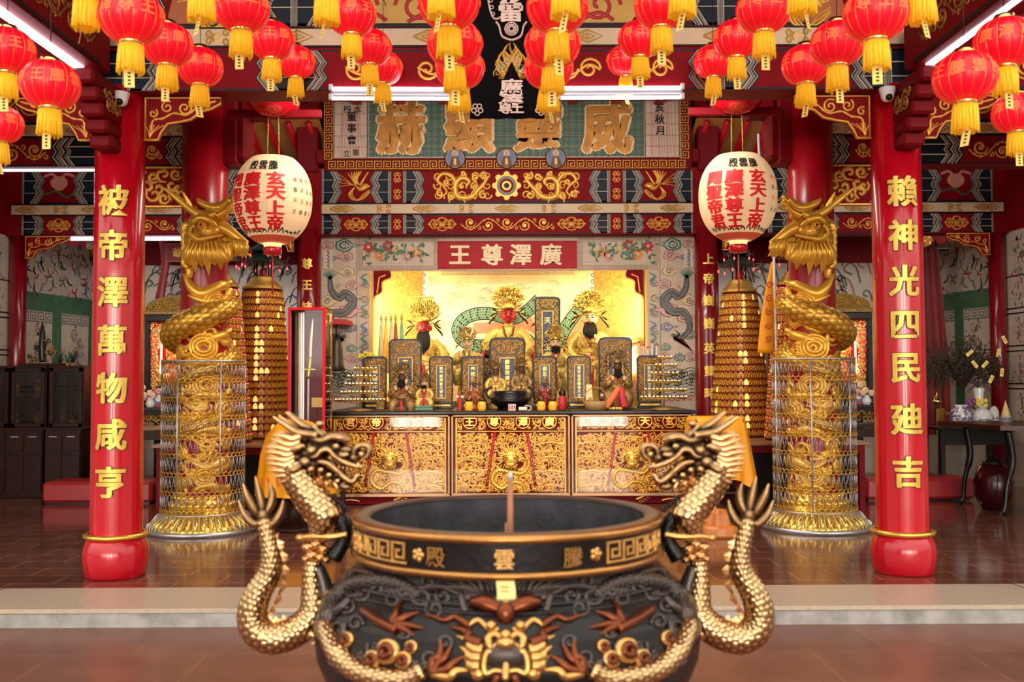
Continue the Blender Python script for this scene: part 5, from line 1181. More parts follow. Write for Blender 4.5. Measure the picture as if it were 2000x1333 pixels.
def side_dragon(s):
    X = lambda a: 990 + s * (a - 990)
    m = MB(); body = [(1150, 1300), (1180, 1318), (1230, 1315), (1280, 1296), (1315, 1262), (1335, 1215), (1322, 1165), (1285, 1140), (1235, 1132), (1190, 1140), (1160, 1160)]
    L_(m, [(X(a), b) for a, b in body[:6]], [13, 17, 20, 20, 20, 17], BRZS, 70, .3, 18, disp=scales(.020, 12, .005))
    L_(m, [(X(a), b) for a, b in body[5:]], [17, 17, 17, 15, 11, 6], RELS, 70, .1, 18, disp=scales(.020, 12, .005)); m.build('relief_body', t)
    m = MB()
    for (a, b) in ((1056, 1302), (1068, 1272), (1096, 1248), (1118, 1240)): L_(m, [(X(1134), 1306), (X((a + 1134) / 2 + 6), (b + 1306) / 2 + 10), (X((a + 1134) / 2 - 8), (b + 1306) / 2 - 2), (X(a), b)], [9, 9, 8, 2], COP if b < 1290 else RB, 8)
    for (a, b) in ((1188, 1160), (1158, 1190), (1150, 1222), (1168, 1236)): L_(m, [(X(1210), 1214), (X(a * .5 + 605), b * .5 + 604), (X(a), b)], [9, 8, 2], COP, 8)
    L_(m, [(X(1200), 1224), (X(1235), 1205), (X(1268), 1185)], [11, 11, 8], COP)
    m.build('claws', t)
    for (a, b, r) in ((1220, 1262, 22), (1190, 1280, 15), (1250, 1278, 16), (1176, 1256, 12), (1300, 1240, 14)):
        m = MB()
        for q in range(2): L_(m, [(X(u), v) for u, v in spi(a, b, r * (1 - .4 * q), 1.1, .6, 1, 9, .5)], r * .38, COP if q else RB, 8, .3 + .5 * q, 2)
        m.build('flaming_pearl', t)
    r_ = random.Random(5)
    for k in range(34):
        m = MB(); a = 1110 + r_.random() * 210; b = 1120 + r_.random() * 190; L_(m, [(X(u), v) for u, v in spi(a, b, 13 + r_.random() * 9, 1.2, r_.random() * 6, 1, 9, .3)], 4.5, REL, 6, .3, 2); m.build('cloud_curl', t)
    m = MB()
    for (pa, rr) in ((((1290, 1165), (1320, 1190), (1345, 1180)), 9), (((1240, 1120), (1280, 1110), (1330, 1130)), 8), (((1300, 1210), (1310, 1240), (1340, 1235)), 7)): L_(m, [(X(a), b) for a, b in pa], [rr, rr, 2], REL)
    m.build('clouds', t)
side_dragon(1); side_dragon(-1)
for s, fx in ((-1, 0), (1, 0), (0, 0)):
    m = MB(); a = -pi / 2 + s * 2.1 if s else pi / 2; b = CC + V((.36 * cos(a), .36 * sin(a), 0)); m.lathe([(.12, zr - .70), (.10, zr - .8), (.07, zr - .95), (.08, -.06), (.10, -.12), (0, -.12)], V((b.x, b.y, 0)), BODY, 24); m.build('leg', t)
# dragon handles
def handle(s):
    nm = 'left' if s < 0 else 'right'; M = mapper(CD, s, 988); k = kc
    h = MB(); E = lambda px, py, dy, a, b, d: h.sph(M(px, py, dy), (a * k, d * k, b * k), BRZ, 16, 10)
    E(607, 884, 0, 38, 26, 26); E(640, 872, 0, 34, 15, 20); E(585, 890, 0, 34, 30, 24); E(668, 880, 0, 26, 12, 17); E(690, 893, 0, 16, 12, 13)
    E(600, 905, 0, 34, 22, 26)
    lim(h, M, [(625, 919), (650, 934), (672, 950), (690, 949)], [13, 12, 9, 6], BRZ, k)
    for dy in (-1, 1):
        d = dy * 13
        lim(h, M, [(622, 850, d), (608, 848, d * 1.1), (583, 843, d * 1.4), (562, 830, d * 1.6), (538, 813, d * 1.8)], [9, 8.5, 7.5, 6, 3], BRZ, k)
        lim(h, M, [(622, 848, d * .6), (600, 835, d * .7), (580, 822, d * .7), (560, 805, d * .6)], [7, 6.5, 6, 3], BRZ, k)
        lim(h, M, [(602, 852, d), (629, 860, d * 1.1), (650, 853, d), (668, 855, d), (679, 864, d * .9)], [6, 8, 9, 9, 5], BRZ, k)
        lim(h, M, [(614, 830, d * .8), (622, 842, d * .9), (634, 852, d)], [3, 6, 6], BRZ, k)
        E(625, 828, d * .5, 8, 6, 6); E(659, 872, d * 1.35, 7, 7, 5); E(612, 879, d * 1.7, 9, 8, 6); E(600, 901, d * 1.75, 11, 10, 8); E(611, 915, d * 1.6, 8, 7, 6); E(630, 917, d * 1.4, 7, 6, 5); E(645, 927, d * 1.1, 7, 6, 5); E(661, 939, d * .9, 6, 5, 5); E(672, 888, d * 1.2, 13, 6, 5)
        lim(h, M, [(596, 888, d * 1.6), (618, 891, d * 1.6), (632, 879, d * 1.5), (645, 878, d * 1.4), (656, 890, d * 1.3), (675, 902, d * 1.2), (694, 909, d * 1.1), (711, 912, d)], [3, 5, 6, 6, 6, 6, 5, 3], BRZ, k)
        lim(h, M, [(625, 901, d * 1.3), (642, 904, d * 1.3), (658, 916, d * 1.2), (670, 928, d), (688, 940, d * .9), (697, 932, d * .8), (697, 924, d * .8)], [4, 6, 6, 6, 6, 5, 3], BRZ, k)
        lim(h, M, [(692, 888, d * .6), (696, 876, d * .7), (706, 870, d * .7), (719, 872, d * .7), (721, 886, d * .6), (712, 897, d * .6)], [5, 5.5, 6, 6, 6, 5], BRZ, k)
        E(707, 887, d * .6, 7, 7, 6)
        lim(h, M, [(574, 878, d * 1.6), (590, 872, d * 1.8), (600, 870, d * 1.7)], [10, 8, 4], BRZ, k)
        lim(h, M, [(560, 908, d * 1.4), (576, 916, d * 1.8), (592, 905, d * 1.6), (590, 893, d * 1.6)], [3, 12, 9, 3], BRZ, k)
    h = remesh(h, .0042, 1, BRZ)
    # mane locks streaming back, beard and fangs
    for j, (x0, y0, x1, y1, x2, y2) in enumerate(((590, 852, 560, 852, 536, 846), (588, 862, 555, 864, 534, 852), (582, 872, 552, 874, 523, 868), (580, 882, 550, 884, 522, 878), (578, 890, 548, 896, 524, 890), (578, 898, 548, 906, 526, 900), (576, 906, 550, 918, 530, 914), (580, 914, 556, 928, 540, 927), (588, 920, 568, 936, 552, 938))):
        for dy in (-16, 0, 16):
            lim(h, M, [(x0, y0, dy), ((x0 + x1) / 2, (y0 + y1) / 2 + 5, dy * 1.3), (x1, y1, dy * 1.4), (x2, y2 - dy * .2, dy * 1.5)], [9, 8, 6, .9], BRZ, k, 8)
    for j in range(8): lim(h, M, [(592 + 9 * j, 918 + 3.2 * j, -6 * (-1) ** j), (594 + 9 * j, 930 + 3 * j, -5), (600 + 9 * j, 936 + 3 * j, -3)], [6, 4, .8], BRZ, k, 6)
    for j in range(7): lim(h, M, [(640 + 8 * j, 906 + 1.2 * j, -11), (641 + 8 * j, 914 + 1.2 * j, -11)], [2.6, .7], BRZ, k, 6, sub=2)
    lim(h, M, [(700, 905, -9), (703, 914, -10), (700, 925, -9)], [4, 3, .8], BRZ, k, 6)
    lim(h, M, [(652, 938, -6), (660, 955, -7), (658, 972, -5)], [5, 4, 1], BRZ, k, 6)
    h.build('dragon_head', t)
    # neck down to the rim, body down the belly and up again into the raised claw
    m = MB(); lim(m, M, [(572, 905), (580, 930), (597, 958), (618, 985), (634, 1010), (628, 1035), (618, 1056)], [30, 30, 31, 32, 31, 24, 15], BRZS, k, 84, sub=18, disp=scales(.018, 14, .0048)); m.build('dragon_neck', t)
    m = MB(); lim(m, M, [(612, 1096), (609, 1130), (612, 1165), (612, 1196), (594, 1222), (560, 1242), (526, 1246), (500, 1228), (493, 1196), (504, 1160), (526, 1122), (530, 1088), (523, 1050), (514, 1014)], [15, 17, 22, 26, 28, 29, 29, 29, 27, 24, 20, 17, 14, 12], BRZS, k, 84, sub=18, disp=scales(.018, 14, .0048)); m.build('dragon_body', t)
    m = MB(); fins(m, M, [(541, 922), (556, 955), (578, 990), (600, 1020), (606, 1038), (590, 1050)], 9, BRZ, k, -s * s, dy=4)
    fins(m, M, [(534, 1046), (546, 1072), (553, 1105), (551, 1140), (536, 1175), (524, 1200), (536, 1216), (560, 1212)], -11, BRZ, k, 1, dy=3); m.build('dorsal_fins', t)
    m = MB(); m.sph(M(513, 1006, 0), (15 * k, 12 * k, 18 * k), BRZ, 16, 10)
    for pts, dd in ((((506, 1020), (495, 1022), (478, 1004), (467, 976)), -6), (((506, 1006), (496, 992), (484, 968), (477, 944)), -9), (((513, 1000), (511, 984), (506, 958), (500, 930)), -4), (((519, 1002), (528, 986), (531, 964), (525, 944)), 6), (((520, 1020), (534, 1022), (548, 1000), (553, 976)), 3)):
        lim(m, M, [(*a, dd * i / 3) for i, a in enumerate(pts)], [9, 9.5, 7.5, 1.4], BRZ, k, 12, sub=6)
    m = remesh(m, .003, 1, BRZ); m.build('raised_claw', t, label='five-fingered bronze dragon claw')
    m = MB()
    for (px, py, r) in ((604, 1068, 13), (620, 1062, 13), (634, 1072, 12), (612, 1084, 13), (628, 1088, 12), (600, 1090, 9), (640, 1092, 9)): m.sph(M(px, py, -8), (r * k, 12 * k, r * .8 * k), BRZ, 14, 9); m.sph(M(px, py, -19), (r * .4 * k, 5 * k, r * .4 * k), BRZ, 10, 8)
    for (px, py) in ((622, 1180), (634, 1200), (628, 1225), (604, 1240), (640, 1160), (560, 1224), (582, 1215)): lim(m, M, [(px, py, -14), (px + 10, py - 6, -22), (px + 18, py + 6, -20), (px + 8, py + 14, -24)], [8, 7, 5, 1], BRZ, k, 8)
    lim(m, M, [(620, 1108), (632, 1140), (640, 1180), (650, 1220)], [14, 16, 20, 16], REL, k, 12)
    m.build('scroll_cluster', t)
    m = MB(); lim(m, M, [(590, 1049, -14), (620, 1046, -16), (655, 1046, -16), (681, 1042, -12)], [5, 7.5, 7, 6], RB, k, 12); m.sph(M(589, 1049, -14), (9 * k, 8 * k, 8 * k), RB, 12, 8)
    for x_ in (681, 694): lim(m, M, [(x_, 1012, 0), (x_ + 2, 1040, 0), (x_ - 2, 1072, 0)], [5, 5, 4], BODY, k, 8)
    for y_ in (1014, 1040, 1066): lim(m, M, [(674, y_, 0), (702, y_ + 1, 0)], 4, BODY, k, 8)
    lim(m, M, [(655, 1010, 2), (672, 1030, 2), (668, 1062, 2), (650, 1090, 2)], [16, 14, 14, 18], BODY, k, 12)
    for q in range(6): m.sph(M(650 + 6 * q, 970 + 5 * q, -6), (5 * k, 5 * k, 5 * k), BODY, 10, 7)
    m.build('handle_clasp', t)
handle(-1); handle(1)
m = MB(); q = P(997, 1020, CD); sk = thing('incense_stick', 'thick brown incense stick standing in the middle of the censer', 'incense', q - V((0, 0, .10)))
IST = mat('incense_paste', (.42, .17, .09), .8, var=.2); m.tube([(q.x - .002, q.y, q.z - .22), (q.x, q.y, cz(935))], [.011, .0095], IST, 14); m.build('paste', sk)
m = MB(); m.tube([(q.x, q.y, cz(935)), (q.x, q.y, cz(922))], [.0095, .006], mat('white_ash', (.6, .57, .55), .9), 12); m.build('ash_tip', sk)
m = MB(); m.tube([(q.x - .012, q.y + .01, zr - .29), (q.x - .012, q.y + .01, zr - .03)], .006, IST, 8); m.build('stub', sk)
m = MB(); fy = Cy(CC, .512); a = -.006; w_ = .026; vs = []; fs = []
for i in range(11):
    z = zr - .115 - .125 * i / 10; bend = .010 * sin(i * .35) + .02 * i / 10 * 0; dx = .004 * sin(i * .5)
    for j in range(5): u = -w_ + 2 * w_ * j / 4; zz = z - (.02 * (1 - abs(u) / w_) * -1 if i == 10 else 0); vs.append(fy(a + u + dx, zz, bend - .012))
for i in range(10):
    for j in range(4): q_ = i * 5 + j; fs.append((q_, q_ + 1, q_ + 6, q_ + 5))
YP = mat('pale_yellow_ribbon', (.86, .72, .28), .6)
m.add(vs, fs, YP); k_ = len(vs); m.add([(p[0], p[1] + .002, p[2]) for p in vs], fs, YP)
for i in range(9): m.add([fy(a - .012 + .006 * (i % 2), zr - .13 - .011 * i, -.004), fy(a + .010, zr - .13 - .011 * i, -.004), fy(a + .010, zr - .134 - .011 * i, -.004), fy(a - .012, zr - .134 - .011 * i, -.004)], [(0, 1, 2, 3)], GOLDD, False)
m.build('paper_ribbon', loc=(CX, CD - .51, zr - .24), label='pale yellow paper ribbon with faint writing stuck under the censer rim', cat='ribbon')
# ------------------------------------------------------------ main altar
AD, AZ = 12.0, 1.126
AX0, AX1 = PX(643, AD), PX(1352, AD); ACX = (AX0 + AX1) / 2
AGOLD = mat('altar_carving_gold', (1.0, .52, .09), .26, .6, var=.12, vs=30)
AFR = mat('bronze_frame', (.38, .20, .09), .3, .5, var=.15)
GLS = glass('clear_glass', f=1.27)
AGR = mat('altar_ground_red', (.16, .003, .007), .6, spec=.1)
t = thing('altar_table', 'long altar with three glazed gold-carved panels behind the censer', 'altar', (ACX, AD, 0)); ALTAR = t
m = MB(); m.box((ACX, AD + .95, AZ - .02), (AX1 - AX0 + .08, 1.94, .04), BLK, .008); m.build('table_top', t)
m = MB(); m.box((ACX, AD + .96, .56), (AX1 - AX0 - .02, 1.82, 1.10), AGR); m.build('body', t)
for i, (p0, p1, chs, seed) in enumerate(((643, 879, '君帝聖關', 1), (881, 1113, '王尊澤廣', 2), (1115, 1352, '帝上天玄', 3))):
    fr = Fr((0, AD + .05, 0)); x0, x1 = PX(p0, AD), PX(p1, AD); z0, z1 = .12, AZ - .045; cx = (x0 + x1) / 2; zt = PZ(843, AD); W = x1 - x0
    m = MB()
    for (a, b, c, d) in ((x0, x1, z1 - .025, z1), (x0, x1, z0 - .02, z0 + .02), (x0, x0 + .028, z0, z1), (x1 - .028, x1, z0, z1)): m.box(((a + b) / 2, AD + .02, (c + d) / 2), (b - a, .05, d - c), AFR, .006)
    m.build('panel_frame', t)
    m = MB(); rect(m, fr, x0, x1, z0, z1, AGR, .001)
    ins = lambda a, b: x0 + .05 < a < x1 - .05 and z0 + .03 < b < z1 - .03
    rond = [(PX(q, AD), PZ(824, AD)) for q in ((684, 735, 786, 836), (917, 965, 1021, 1073), (1162, 1212, 1260, 1308))[i]]
    ok1 = lambda a, b: ins(a, b) and b > zt + .02 and all(math.hypot(a - u, b - v) > .10 for u, v in rond)
    cx0, cz0 = cx, PZ(895, AD)
    ok2 = lambda a, b: ins(a, b) and b < zt - .02 and math.hypot(a - cx0, b - cz0) > .17
    curls(m, fr, ok1, x0, x1, zt, z1, .044, AGOLD, seed, w=.17, b=.010, h=.008)
    curls(m, fr, ok2, x0, x1, z0, zt, .046, AGOLD, seed + 10, w=.165, b=.010, h=.008)
    curls(m, fr, ok2, x0, x1, z0, zt, .095, AGOLD, seed + 20, w=.10, b=.014, h=.014)
    for zz in (zt, z1 - .045): rib(m, fr, [(x0 + .05, zz), (x1 - .05, zz)], .014, AGOLD, .02, .008)
    for xx in (x0 + .06, x1 - .06): rib(m, fr, [(xx, z0), (xx, z1 - .04)], .03, AGOLD, .018, .01)
    for k in range(5):
        zz = zt - .17 * (k + .9)
        for sgn in (-1, 1): rib(m, fr, cr([(cx + sgn * .36, zz), (cx + sgn * .47, zz + .02), (cx + sgn * .64, zz - .004)], 5), .018, AGOLD, .026, .008)
    m.build('carved_panel', t)
    # coiling dragon, face on
    m = MB(); bd = [(cx + .05, cz0 - .50), (cx + .17, cz0 - .43), (cx + .13, cz0 - .31), (cx + .01, cz0 - .29), (cx - .11, cz0 - .36), (cx - .22, cz0 - .27), (cx - .17, cz0 - .15), (cx - .02, cz0 - .16), (cx + .14, cz0 - .18), (cx + .22, cz0 - .07), (cx + .16, cz0 + .07)]
    p = cr(bd, 44); m.tube([fr(a, b, .016) for a, b in p], [.010 + .016 * sin(pi * j / len(p)) for j in range(len(p))], AGOLD, 40, disp=scales(.020, 8, .006))
    for j in range(8, len(p) - 8, 9):
        dx, dz = p[j + 4][0] - p[j - 4][0], p[j + 4][1] - p[j - 4][1]; l = math.hypot(dx, dz); nx, nz = -dz / l, dx / l
        for e in (-1, 1): q = [(p[j][0] + nx * e * .03, p[j][1] + nz * e * .03), (p[j][0] + nx * e * .055 + dx / l * .012, p[j][1] + nz * e * .055 + dz / l * .012), (p[j][0] + nx * e * .065 + dx / l * .035, p[j][1] + nz * e * .065 + dz / l * .035)]; rib(m, fr, q, [.018, .014, .002], AGOLD, .012, .012)
    m.build('dragon_body', t)
    m = MB(); m.sph(fr(cx, cz0, .03), (.10, .05, .09), AGOLD, 20, 12); m.sph(fr(cx, cz0 - .07, .06), (.06, .035, .05), AGOLD, 16, 10); m.sph(fr(cx, cz0 - .035, .08), (.022, .02, .02), AGOLD)
    for sgn in (-1, 1):
        m.sph(fr(cx + sgn * .045, cz0 + .01, .075), .018, AGOLD, 12, 8); m.sph(fr(cx + sgn * .045, cz0 + .01, .092), .007, INK, 8, 6)
        rib(m, fr, cr([(cx + sgn * .02, cz0 + .035), (cx + sgn * .06, cz0 + .05), (cx + sgn * .10, cz0 + .03)], 5), .02, AGOLD, .07, .014)
        rib(m, fr, cr([(cx + sgn * .04, cz0 + .07), (cx + sgn * .08, cz0 + .13), (cx + sgn * .05, cz0 + .20)], 5), [.03 - .0025 * k for k in range(11)], AGOLD, .04, .014)
        rib(m, fr, spi(cx + sgn * .03, cz0 - .055, .03, 1.1, 0, sgn, 12, .3), .012, AGOLD, .085, .008)
        rib(m, fr, cr([(cx, cz0 - .10), (cx + sgn * .05, cz0 - .105), (cx + sgn * .08, cz0 - .07)], 5), .014, AGOLD, .07, .01)
    for k in range(18):
        a = -.35 + k * (pi + .7) / 17; q = .17 + .03 * (k % 2); rib(m, fr, cr([(cx + .10 * cos(a), cz0 + .09 * sin(a)), (cx + q * .8 * cos(a + .1), cz0 + q * .8 * sin(a + .1)), (cx + q * cos(a - .08), cz0 + q * sin(a - .08))], 4), [.03, .03, .028, .026, .022, .018, .012, .008, .002], AGOLD, .02, .014)
    m.build('dragon_face', t)
    for (u, v), ch in zip(rond, chs):
        m = MB(); disc(m, fr, u, v, .084, AGR, .02, 28); ring(m, fr, u, v, .082, .014, AGOLD, .022, 28, b=.006); text(m, fr, ch, u, v, .115, AGOLD, .026, .03); m.build('character_rondel', t)
    for sgn, q in ((-1, .19), (1, .20)):
        m = MB(); a = V((cx + sgn * q, AD + .035, zt - .01)); b = V((cx + sgn * (q + .10), AD + .035, z0 + .1)); m.tube([a, b], .020, CRIM, 8)
        for k in range(6): c = a.lerp(b, .5 + k * .08); rib(m, Fr((0, AD + .012, 0)), [(c.x - .006, c.z - .015), (c.x + .006, c.z + .015)], .008, GOLDP, .002)
        m.build('red_pole', t)
    m = MB(); m.add([(x0 + .02, AD + .008, z0), (x1 - .02, AD + .008, z0), (x1 - .02, AD + .008, z1), (x0 + .02, AD + .008, z1), (x0 + .02, AD + .012, z0), (x1 - .02, AD + .012, z0), (x1 - .02, AD + .012, z1), (x0 + .02, AD + .012, z1)], [(0, 1, 2, 3), (4, 7, 6, 5), (0, 4, 5, 1), (1, 5, 6, 2), (2, 6, 7, 3), (3, 7, 4, 0)], GLS, False)
    m.build('glass_pane', t)
m = MB(); m.box((0, 14.75, .98), (3.78, 1.3, .28), MOS); m.build('trim_%d' % n_tr, kind='structure', loc=(0, 14.75, .84)); n_tr += 1
NZ = 1.12
M0 = lambda D: mapper(D, -1, 994)
# ------------------------------------------------------------ gods and attendants (carved, gilded figures)
ROBE = mat('robe_gilding', (.95, .52, .12), .32, .6, var=.35, vs=18, bump=1, bs=60)
CRW = mat('crown_filigree', (.95, .52, .11), .3, .75, var=.35, vs=40)
FRED = mat('face_red', (.38, .012, .012), .35); FPALE = mat('face_cream', (.72, .44, .22), .35); FDARK = mat('face_dark', (.10, .04, .02), .35)
BEARD = mat('black_silk_beard', (.006, .005, .004), .5, bump=.5, bs=150, spec=.2)
DARKR = mat('smoked_gilding', (.35, .20, .07), .35, .6, var=.7, vs=30, bump=.8, bs=80)
HAND = mat('hand_gold', (.95, .60, .28), .35, .3)
def god(name, label, cx, D, zb, S, face, robe, crown, beard=0, head_y=None, arms='lap', sash=None, cat='statue', flat_crown=False, seed=0, fine=True):
    """seated figure; S = half the face width in px, cx / head_y = face centre in px, zb = height of what it sits on"""
    k = D / FPX; M = M0(D); r_ = random.Random(seed); q = S / 15.0; fy = head_y; X = lambda a: cx + a * q; Y = lambda b: fy + b * q
    c = M(cx, fy); t = thing(name, label, cat, (c.x, D, zb)); pb = fy + (c.z - zb) / k; 
    b = MB(); e = lambda a, y, dy, rx, ry, rz_: b.sph(M(X(a), Y(y), dy * q), (rx * k * q, rz_ * k * q, ry * k * q), robe, 14, 9)
    e(0, 22, 2, 9, 14, 9); e(0, 48, 0, 29, 30, 19); e(0, 75, 0, 30, 26, 20)
    for s in (-1, 1):
        lim(b, M, [(X(s * 18), Y(32), 0), (X(s * 34), Y(45), -2 * q), (X(s * 42), Y(66), -8 * q)], [12 * q, 12 * q, 13 * q], robe, k, 10)
        if arms == 'lap' or (arms == 'sword' and s < 0): lim(b, M, [(X(s * 42), Y(66), -8 * q), (X(s * 30), Y(80), -20 * q), (X(s * 12), Y(82), -26 * q)], [13 * q, 11 * q, 9 * q], robe, k, 10)
        elif arms == 'sword': lim(b, M, [(X(42), Y(66), -8 * q), (X(28), Y(64), -20 * q), (X(14), Y(52), -24 * q)], [14 * q, 12 * q, 8 * q], robe, k, 10)
        elif arms == 'raised': lim(b, M, [(X(s * 42), Y(66), -8 * q), (X(s * 34), Y(58), -20 * q), (X(s * 24), Y(46), -24 * q)], [13 * q, 11 * q, 8 * q], robe, k, 10)
        lim(b, M, [(X(s * 12), Y(92), 0), (X(s * 30), Y(98), -22 * q), (X(s * 34), Y(115), -26 * q), (X(s * 28), Y(140), -22 * q)], [20 * q, 20 * q, 18 * q, 14 * q], robe, k, 12)
        e(s * 22, 95, 0, 24, 20, 20)
    pz = [(34 * q * k, 0), (36 * q * k, .02), (30 * q * k, max(.04, M(cx, Y(118)).z - zb)), (26 * q * k, max(.06, M(cx, Y(85)).z - zb))]
    b.lathe([(0, 0)] + pz + [(0, pz[-1][1])], (c.x, D, zb), robe, 24)
    b = remesh(b, max(.007, 1.6 * k * q), 1, robe)
    tr = CRIM if (seed % 2) else mat('robe_dark_trim', (.16, .05, .02), .4, .3)
    for s in (-1, 1):
        lim(b, M, [(X(s * 11), Y(22), -17 * q), (X(s * 7), Y(38), -21 * q), (X(-s * 2), Y(56), -22 * q)], [2.2 * q, 2.6 * q, 1.6 * q], tr, k, 7)
        lim(b, M, [(X(s * 20), Y(36), -17 * q), (X(s * 22), Y(52), -19 * q), (X(s * 15), Y(66), -22 * q)], [1.4 * q, 1.8 * q, 1.2 * q], CRW, k, 6)
        for j in range(4): lim(b, M, [(X(s * (8 + 8 * j)), Y(104 + 3 * j), (-38 + 2 * j) * q), (X(s * (7 + 8.5 * j)), Y(122), (-42 + 3 * j) * q), (X(s * (6 + 9 * j)), Y(142), (-38 + 3 * j) * q)], [1 * q, 2 * q, 1.4 * q], robe, k, 6)
    lim(b, M, [(X(-24), Y(68), -14 * q), (X(0), Y(71), -21 * q), (X(24), Y(68), -14 * q)], 2.8 * q, CRW, k, 8); b.sph(M(X(0), Y(71), -23 * q), 4 * k * q, tr, 12, 8)
    lim(b, M, [(X(0), Y(74), -22 * q), (X(0), Y(100), -30 * q), (X(0), Y(140), -34 * q)], [3 * q, 6 * q, 7 * q], tr, k, 8, flat=.5, fd=(0, 1, 0))
    r2 = random.Random(seed + 3)
    for j in range(22 if fine else 8):    # raised embroidery: medallion and cloud collars
        a = r2.uniform(-30, 30); y = r2.uniform(36, 120); p = spi(X(a), Y(y), 5 * q, 1.2, r2.random() * 6, 1, 8, .2)
        lim(b, M, [(u, v, (-24 - .1 * (y - 36)) * q * (1 - (a / 60) ** 2)) for u, v in p], 1.1 * q, robe, k, 5, sub=1)
    b.build('robe', t)
    h = MB(); h.sph(M(cx, fy, -3 * q), (14 * k * q, 13 * k * q, 17 * k * q), face, 20, 14); h.sph(M(cx, fy + 9 * q, -6 * q), (10 * k * q, 9 * k * q, 8 * k * q), face, 16, 10)
    lim(h, M, [(cx, fy - 5 * q, -15 * q), (cx, fy + 1 * q, -18 * q), (cx, fy + 3 * q, -17 * q)], [1.6 * q, 2.6 * q, 2.8 * q], face, k, 8)
    for s in (-1, 1): h.sph(M(X(s * 14.5), fy, 0), (3 * k * q, 4 * k * q, 6 * k * q), face, 10, 8); h.sph(M(X(s * 7), Y(5), -11 * q), (4 * k * q, 4 * k * q, 4 * k * q), face, 10, 8)
    lim(h, M, [(X(-4), Y(8), -15.5 * q), (X(0), Y(7.4), -16.5 * q), (X(4), Y(8), -15.5 * q)], 1.2 * q, CRIM, k, 6)
    hf = h.build('face', t)
    m = MB()
    for s in (-1, 1):
        m.sph(M(X(s * 5.5), Y(-3), -15 * q), (3 * k * q, 1.2 * k * q, 1.1 * k * q), INK, 10, 6); lim(m, M, [(X(s * 2), Y(-6), -15.5 * q), (X(s * 6), Y(-8), -14.5 * q), (X(s * 11), Y(-7), -11 * q)], [.5 * q, .9 * q, .4 * q], INK, k, 5)
    m.build('eyes_and_brows', hf)
    if beard:
        m = MB()
        for j in range(7): a = (j - 3) * 3.2; lim(m, M, [(X(a * .9), Y(9), -13 * q), (X(a * 1.15), Y(20), -19 * q), (X(a * 1.2), Y(9 + beard * .6), -25 * q), (X(a * .8), Y(9 + beard - abs(j - 3) * 3), -26 * q)], [2 * q, 3.4 * q, 3 * q, .8 * q], BEARD, k, 7)
        for s in (-1, 1): lim(m, M, [(X(s * 1), Y(6), -16.5 * q), (X(s * 8), Y(9), -15 * q), (X(s * 10), Y(24), -17 * q)], [1 * q, 1.4 * q, .6 * q], BEARD, k, 6)
        m.build('beard', hf)
    m = MB(); cm = crown; cr0 = Y(-13)
    m.lathe([(13.5 * k * q, 0), (15.5 * k * q, .0), (15.5 * k * q, 5 * k * q), (14 * k * q, 7 * k * q), (12 * k * q, 12 * k * q), (0, 14 * k * q)], M(cx, cr0, -1 * q), cm, 24)
    n = (170 if S > 11 else 100) if fine else 40
    for j in range(n):
        v = r_.random() ** .7; y = 4 + 40 * v; wd = (22 + 17 * sin(v * 2.6)) * (1 - .5 * v * v) ; a = r_.uniform(-1, 1) * wd; rr = r_.uniform(1.6, 3.6)
        if r_.random() < .45: lim(m, M, [(u, w_, r_.uniform(-10, 4) * q) for u, w_ in spi(X(a), cr0 - y * q, 4 * q, 1.1, r_.random() * 6, 1, 6, .3)], 1.0 * q, cm, k, 4, sub=1)
        else: m.sph(M(X(a), cr0 - y * q, r_.uniform(-12, 4) * q), rr * k * q, cm, 8, 6)
    for j in range(9): a = -pi * .08 + j * pi * 1.16 / 8; lim(m, M, [(X(14 * cos(a)), cr0 - 14 * q * sin(a), 0), (X(26 * cos(a)), cr0 - 30 * q * sin(a) - 4 * q, 2), (X(32 * cos(a + .1)), cr0 - 42 * q * sin(a) - 4 * q, 0)], [3 * q, 2.4 * q, .7 * q], cm, k, 6)
    for s in (-1, 1):
        for j in range(5): lim(m, M, [(X(s * 22), Y(-6), 2), (X(s * (30 + 2 * j)), Y(-14 + 7 * j), 0), (X(s * 36), Y(-16 + 8 * j), 0)], [2.2 * q, 1.6 * q, .5 * q], cm if j % 2 else BEARD, k, 5)
    if flat_crown:
        m.box(M(cx, cr0 - 50 * q, -6 * q), (42 * k * q, 40 * k * q, 3 * k * q), cm, .003)
        for j in range(11): a = (j - 5) * 3.9; lim(m, M, [(X(a), cr0 - 50 * q, -24 * q), (X(a), cr0 - 26 * q, -25 * q)], 1.1 * q, cm, k, 5, sub=1)
    m.build('crown', t)
    hp = {'lap': ((-10, 84), (10, 84)), 'sword': ((-4, 80), (12, 46)), 'raised': ((-20, 42), (20, 42))}[arms]
    for i, (a, y) in enumerate(hp):
        m = MB(); m.sph(M(X(a), Y(y), -28 * q), (4.5 * k * q, 4 * k * q, 5.5 * k * q), HAND, 10, 8)
        for j in range(4): lim(m, M, [(X(a - 3 + 2 * j), Y(y - 3), -29 * q), (X(a - 4 + 2.2 * j), Y(y - 9 + (4 if (arms == 'sword' and i == 1 and j > 1) else 0)), -31 * q), (X(a - 4 + 2.2 * j), Y(y - (14 if arms == 'sword' and i == 1 and j < 2 else 9)), -30 * q)], [1.5 * q, 1.4 * q, 1 * q], HAND, k, 6)
        lim(m, M, [(X(a + 4), Y(y), -28 * q), (X(a + 8), Y(y - 4), -30 * q)], [1.7 * q, 1.2 * q], HAND, k, 6); m.build('hand', t)
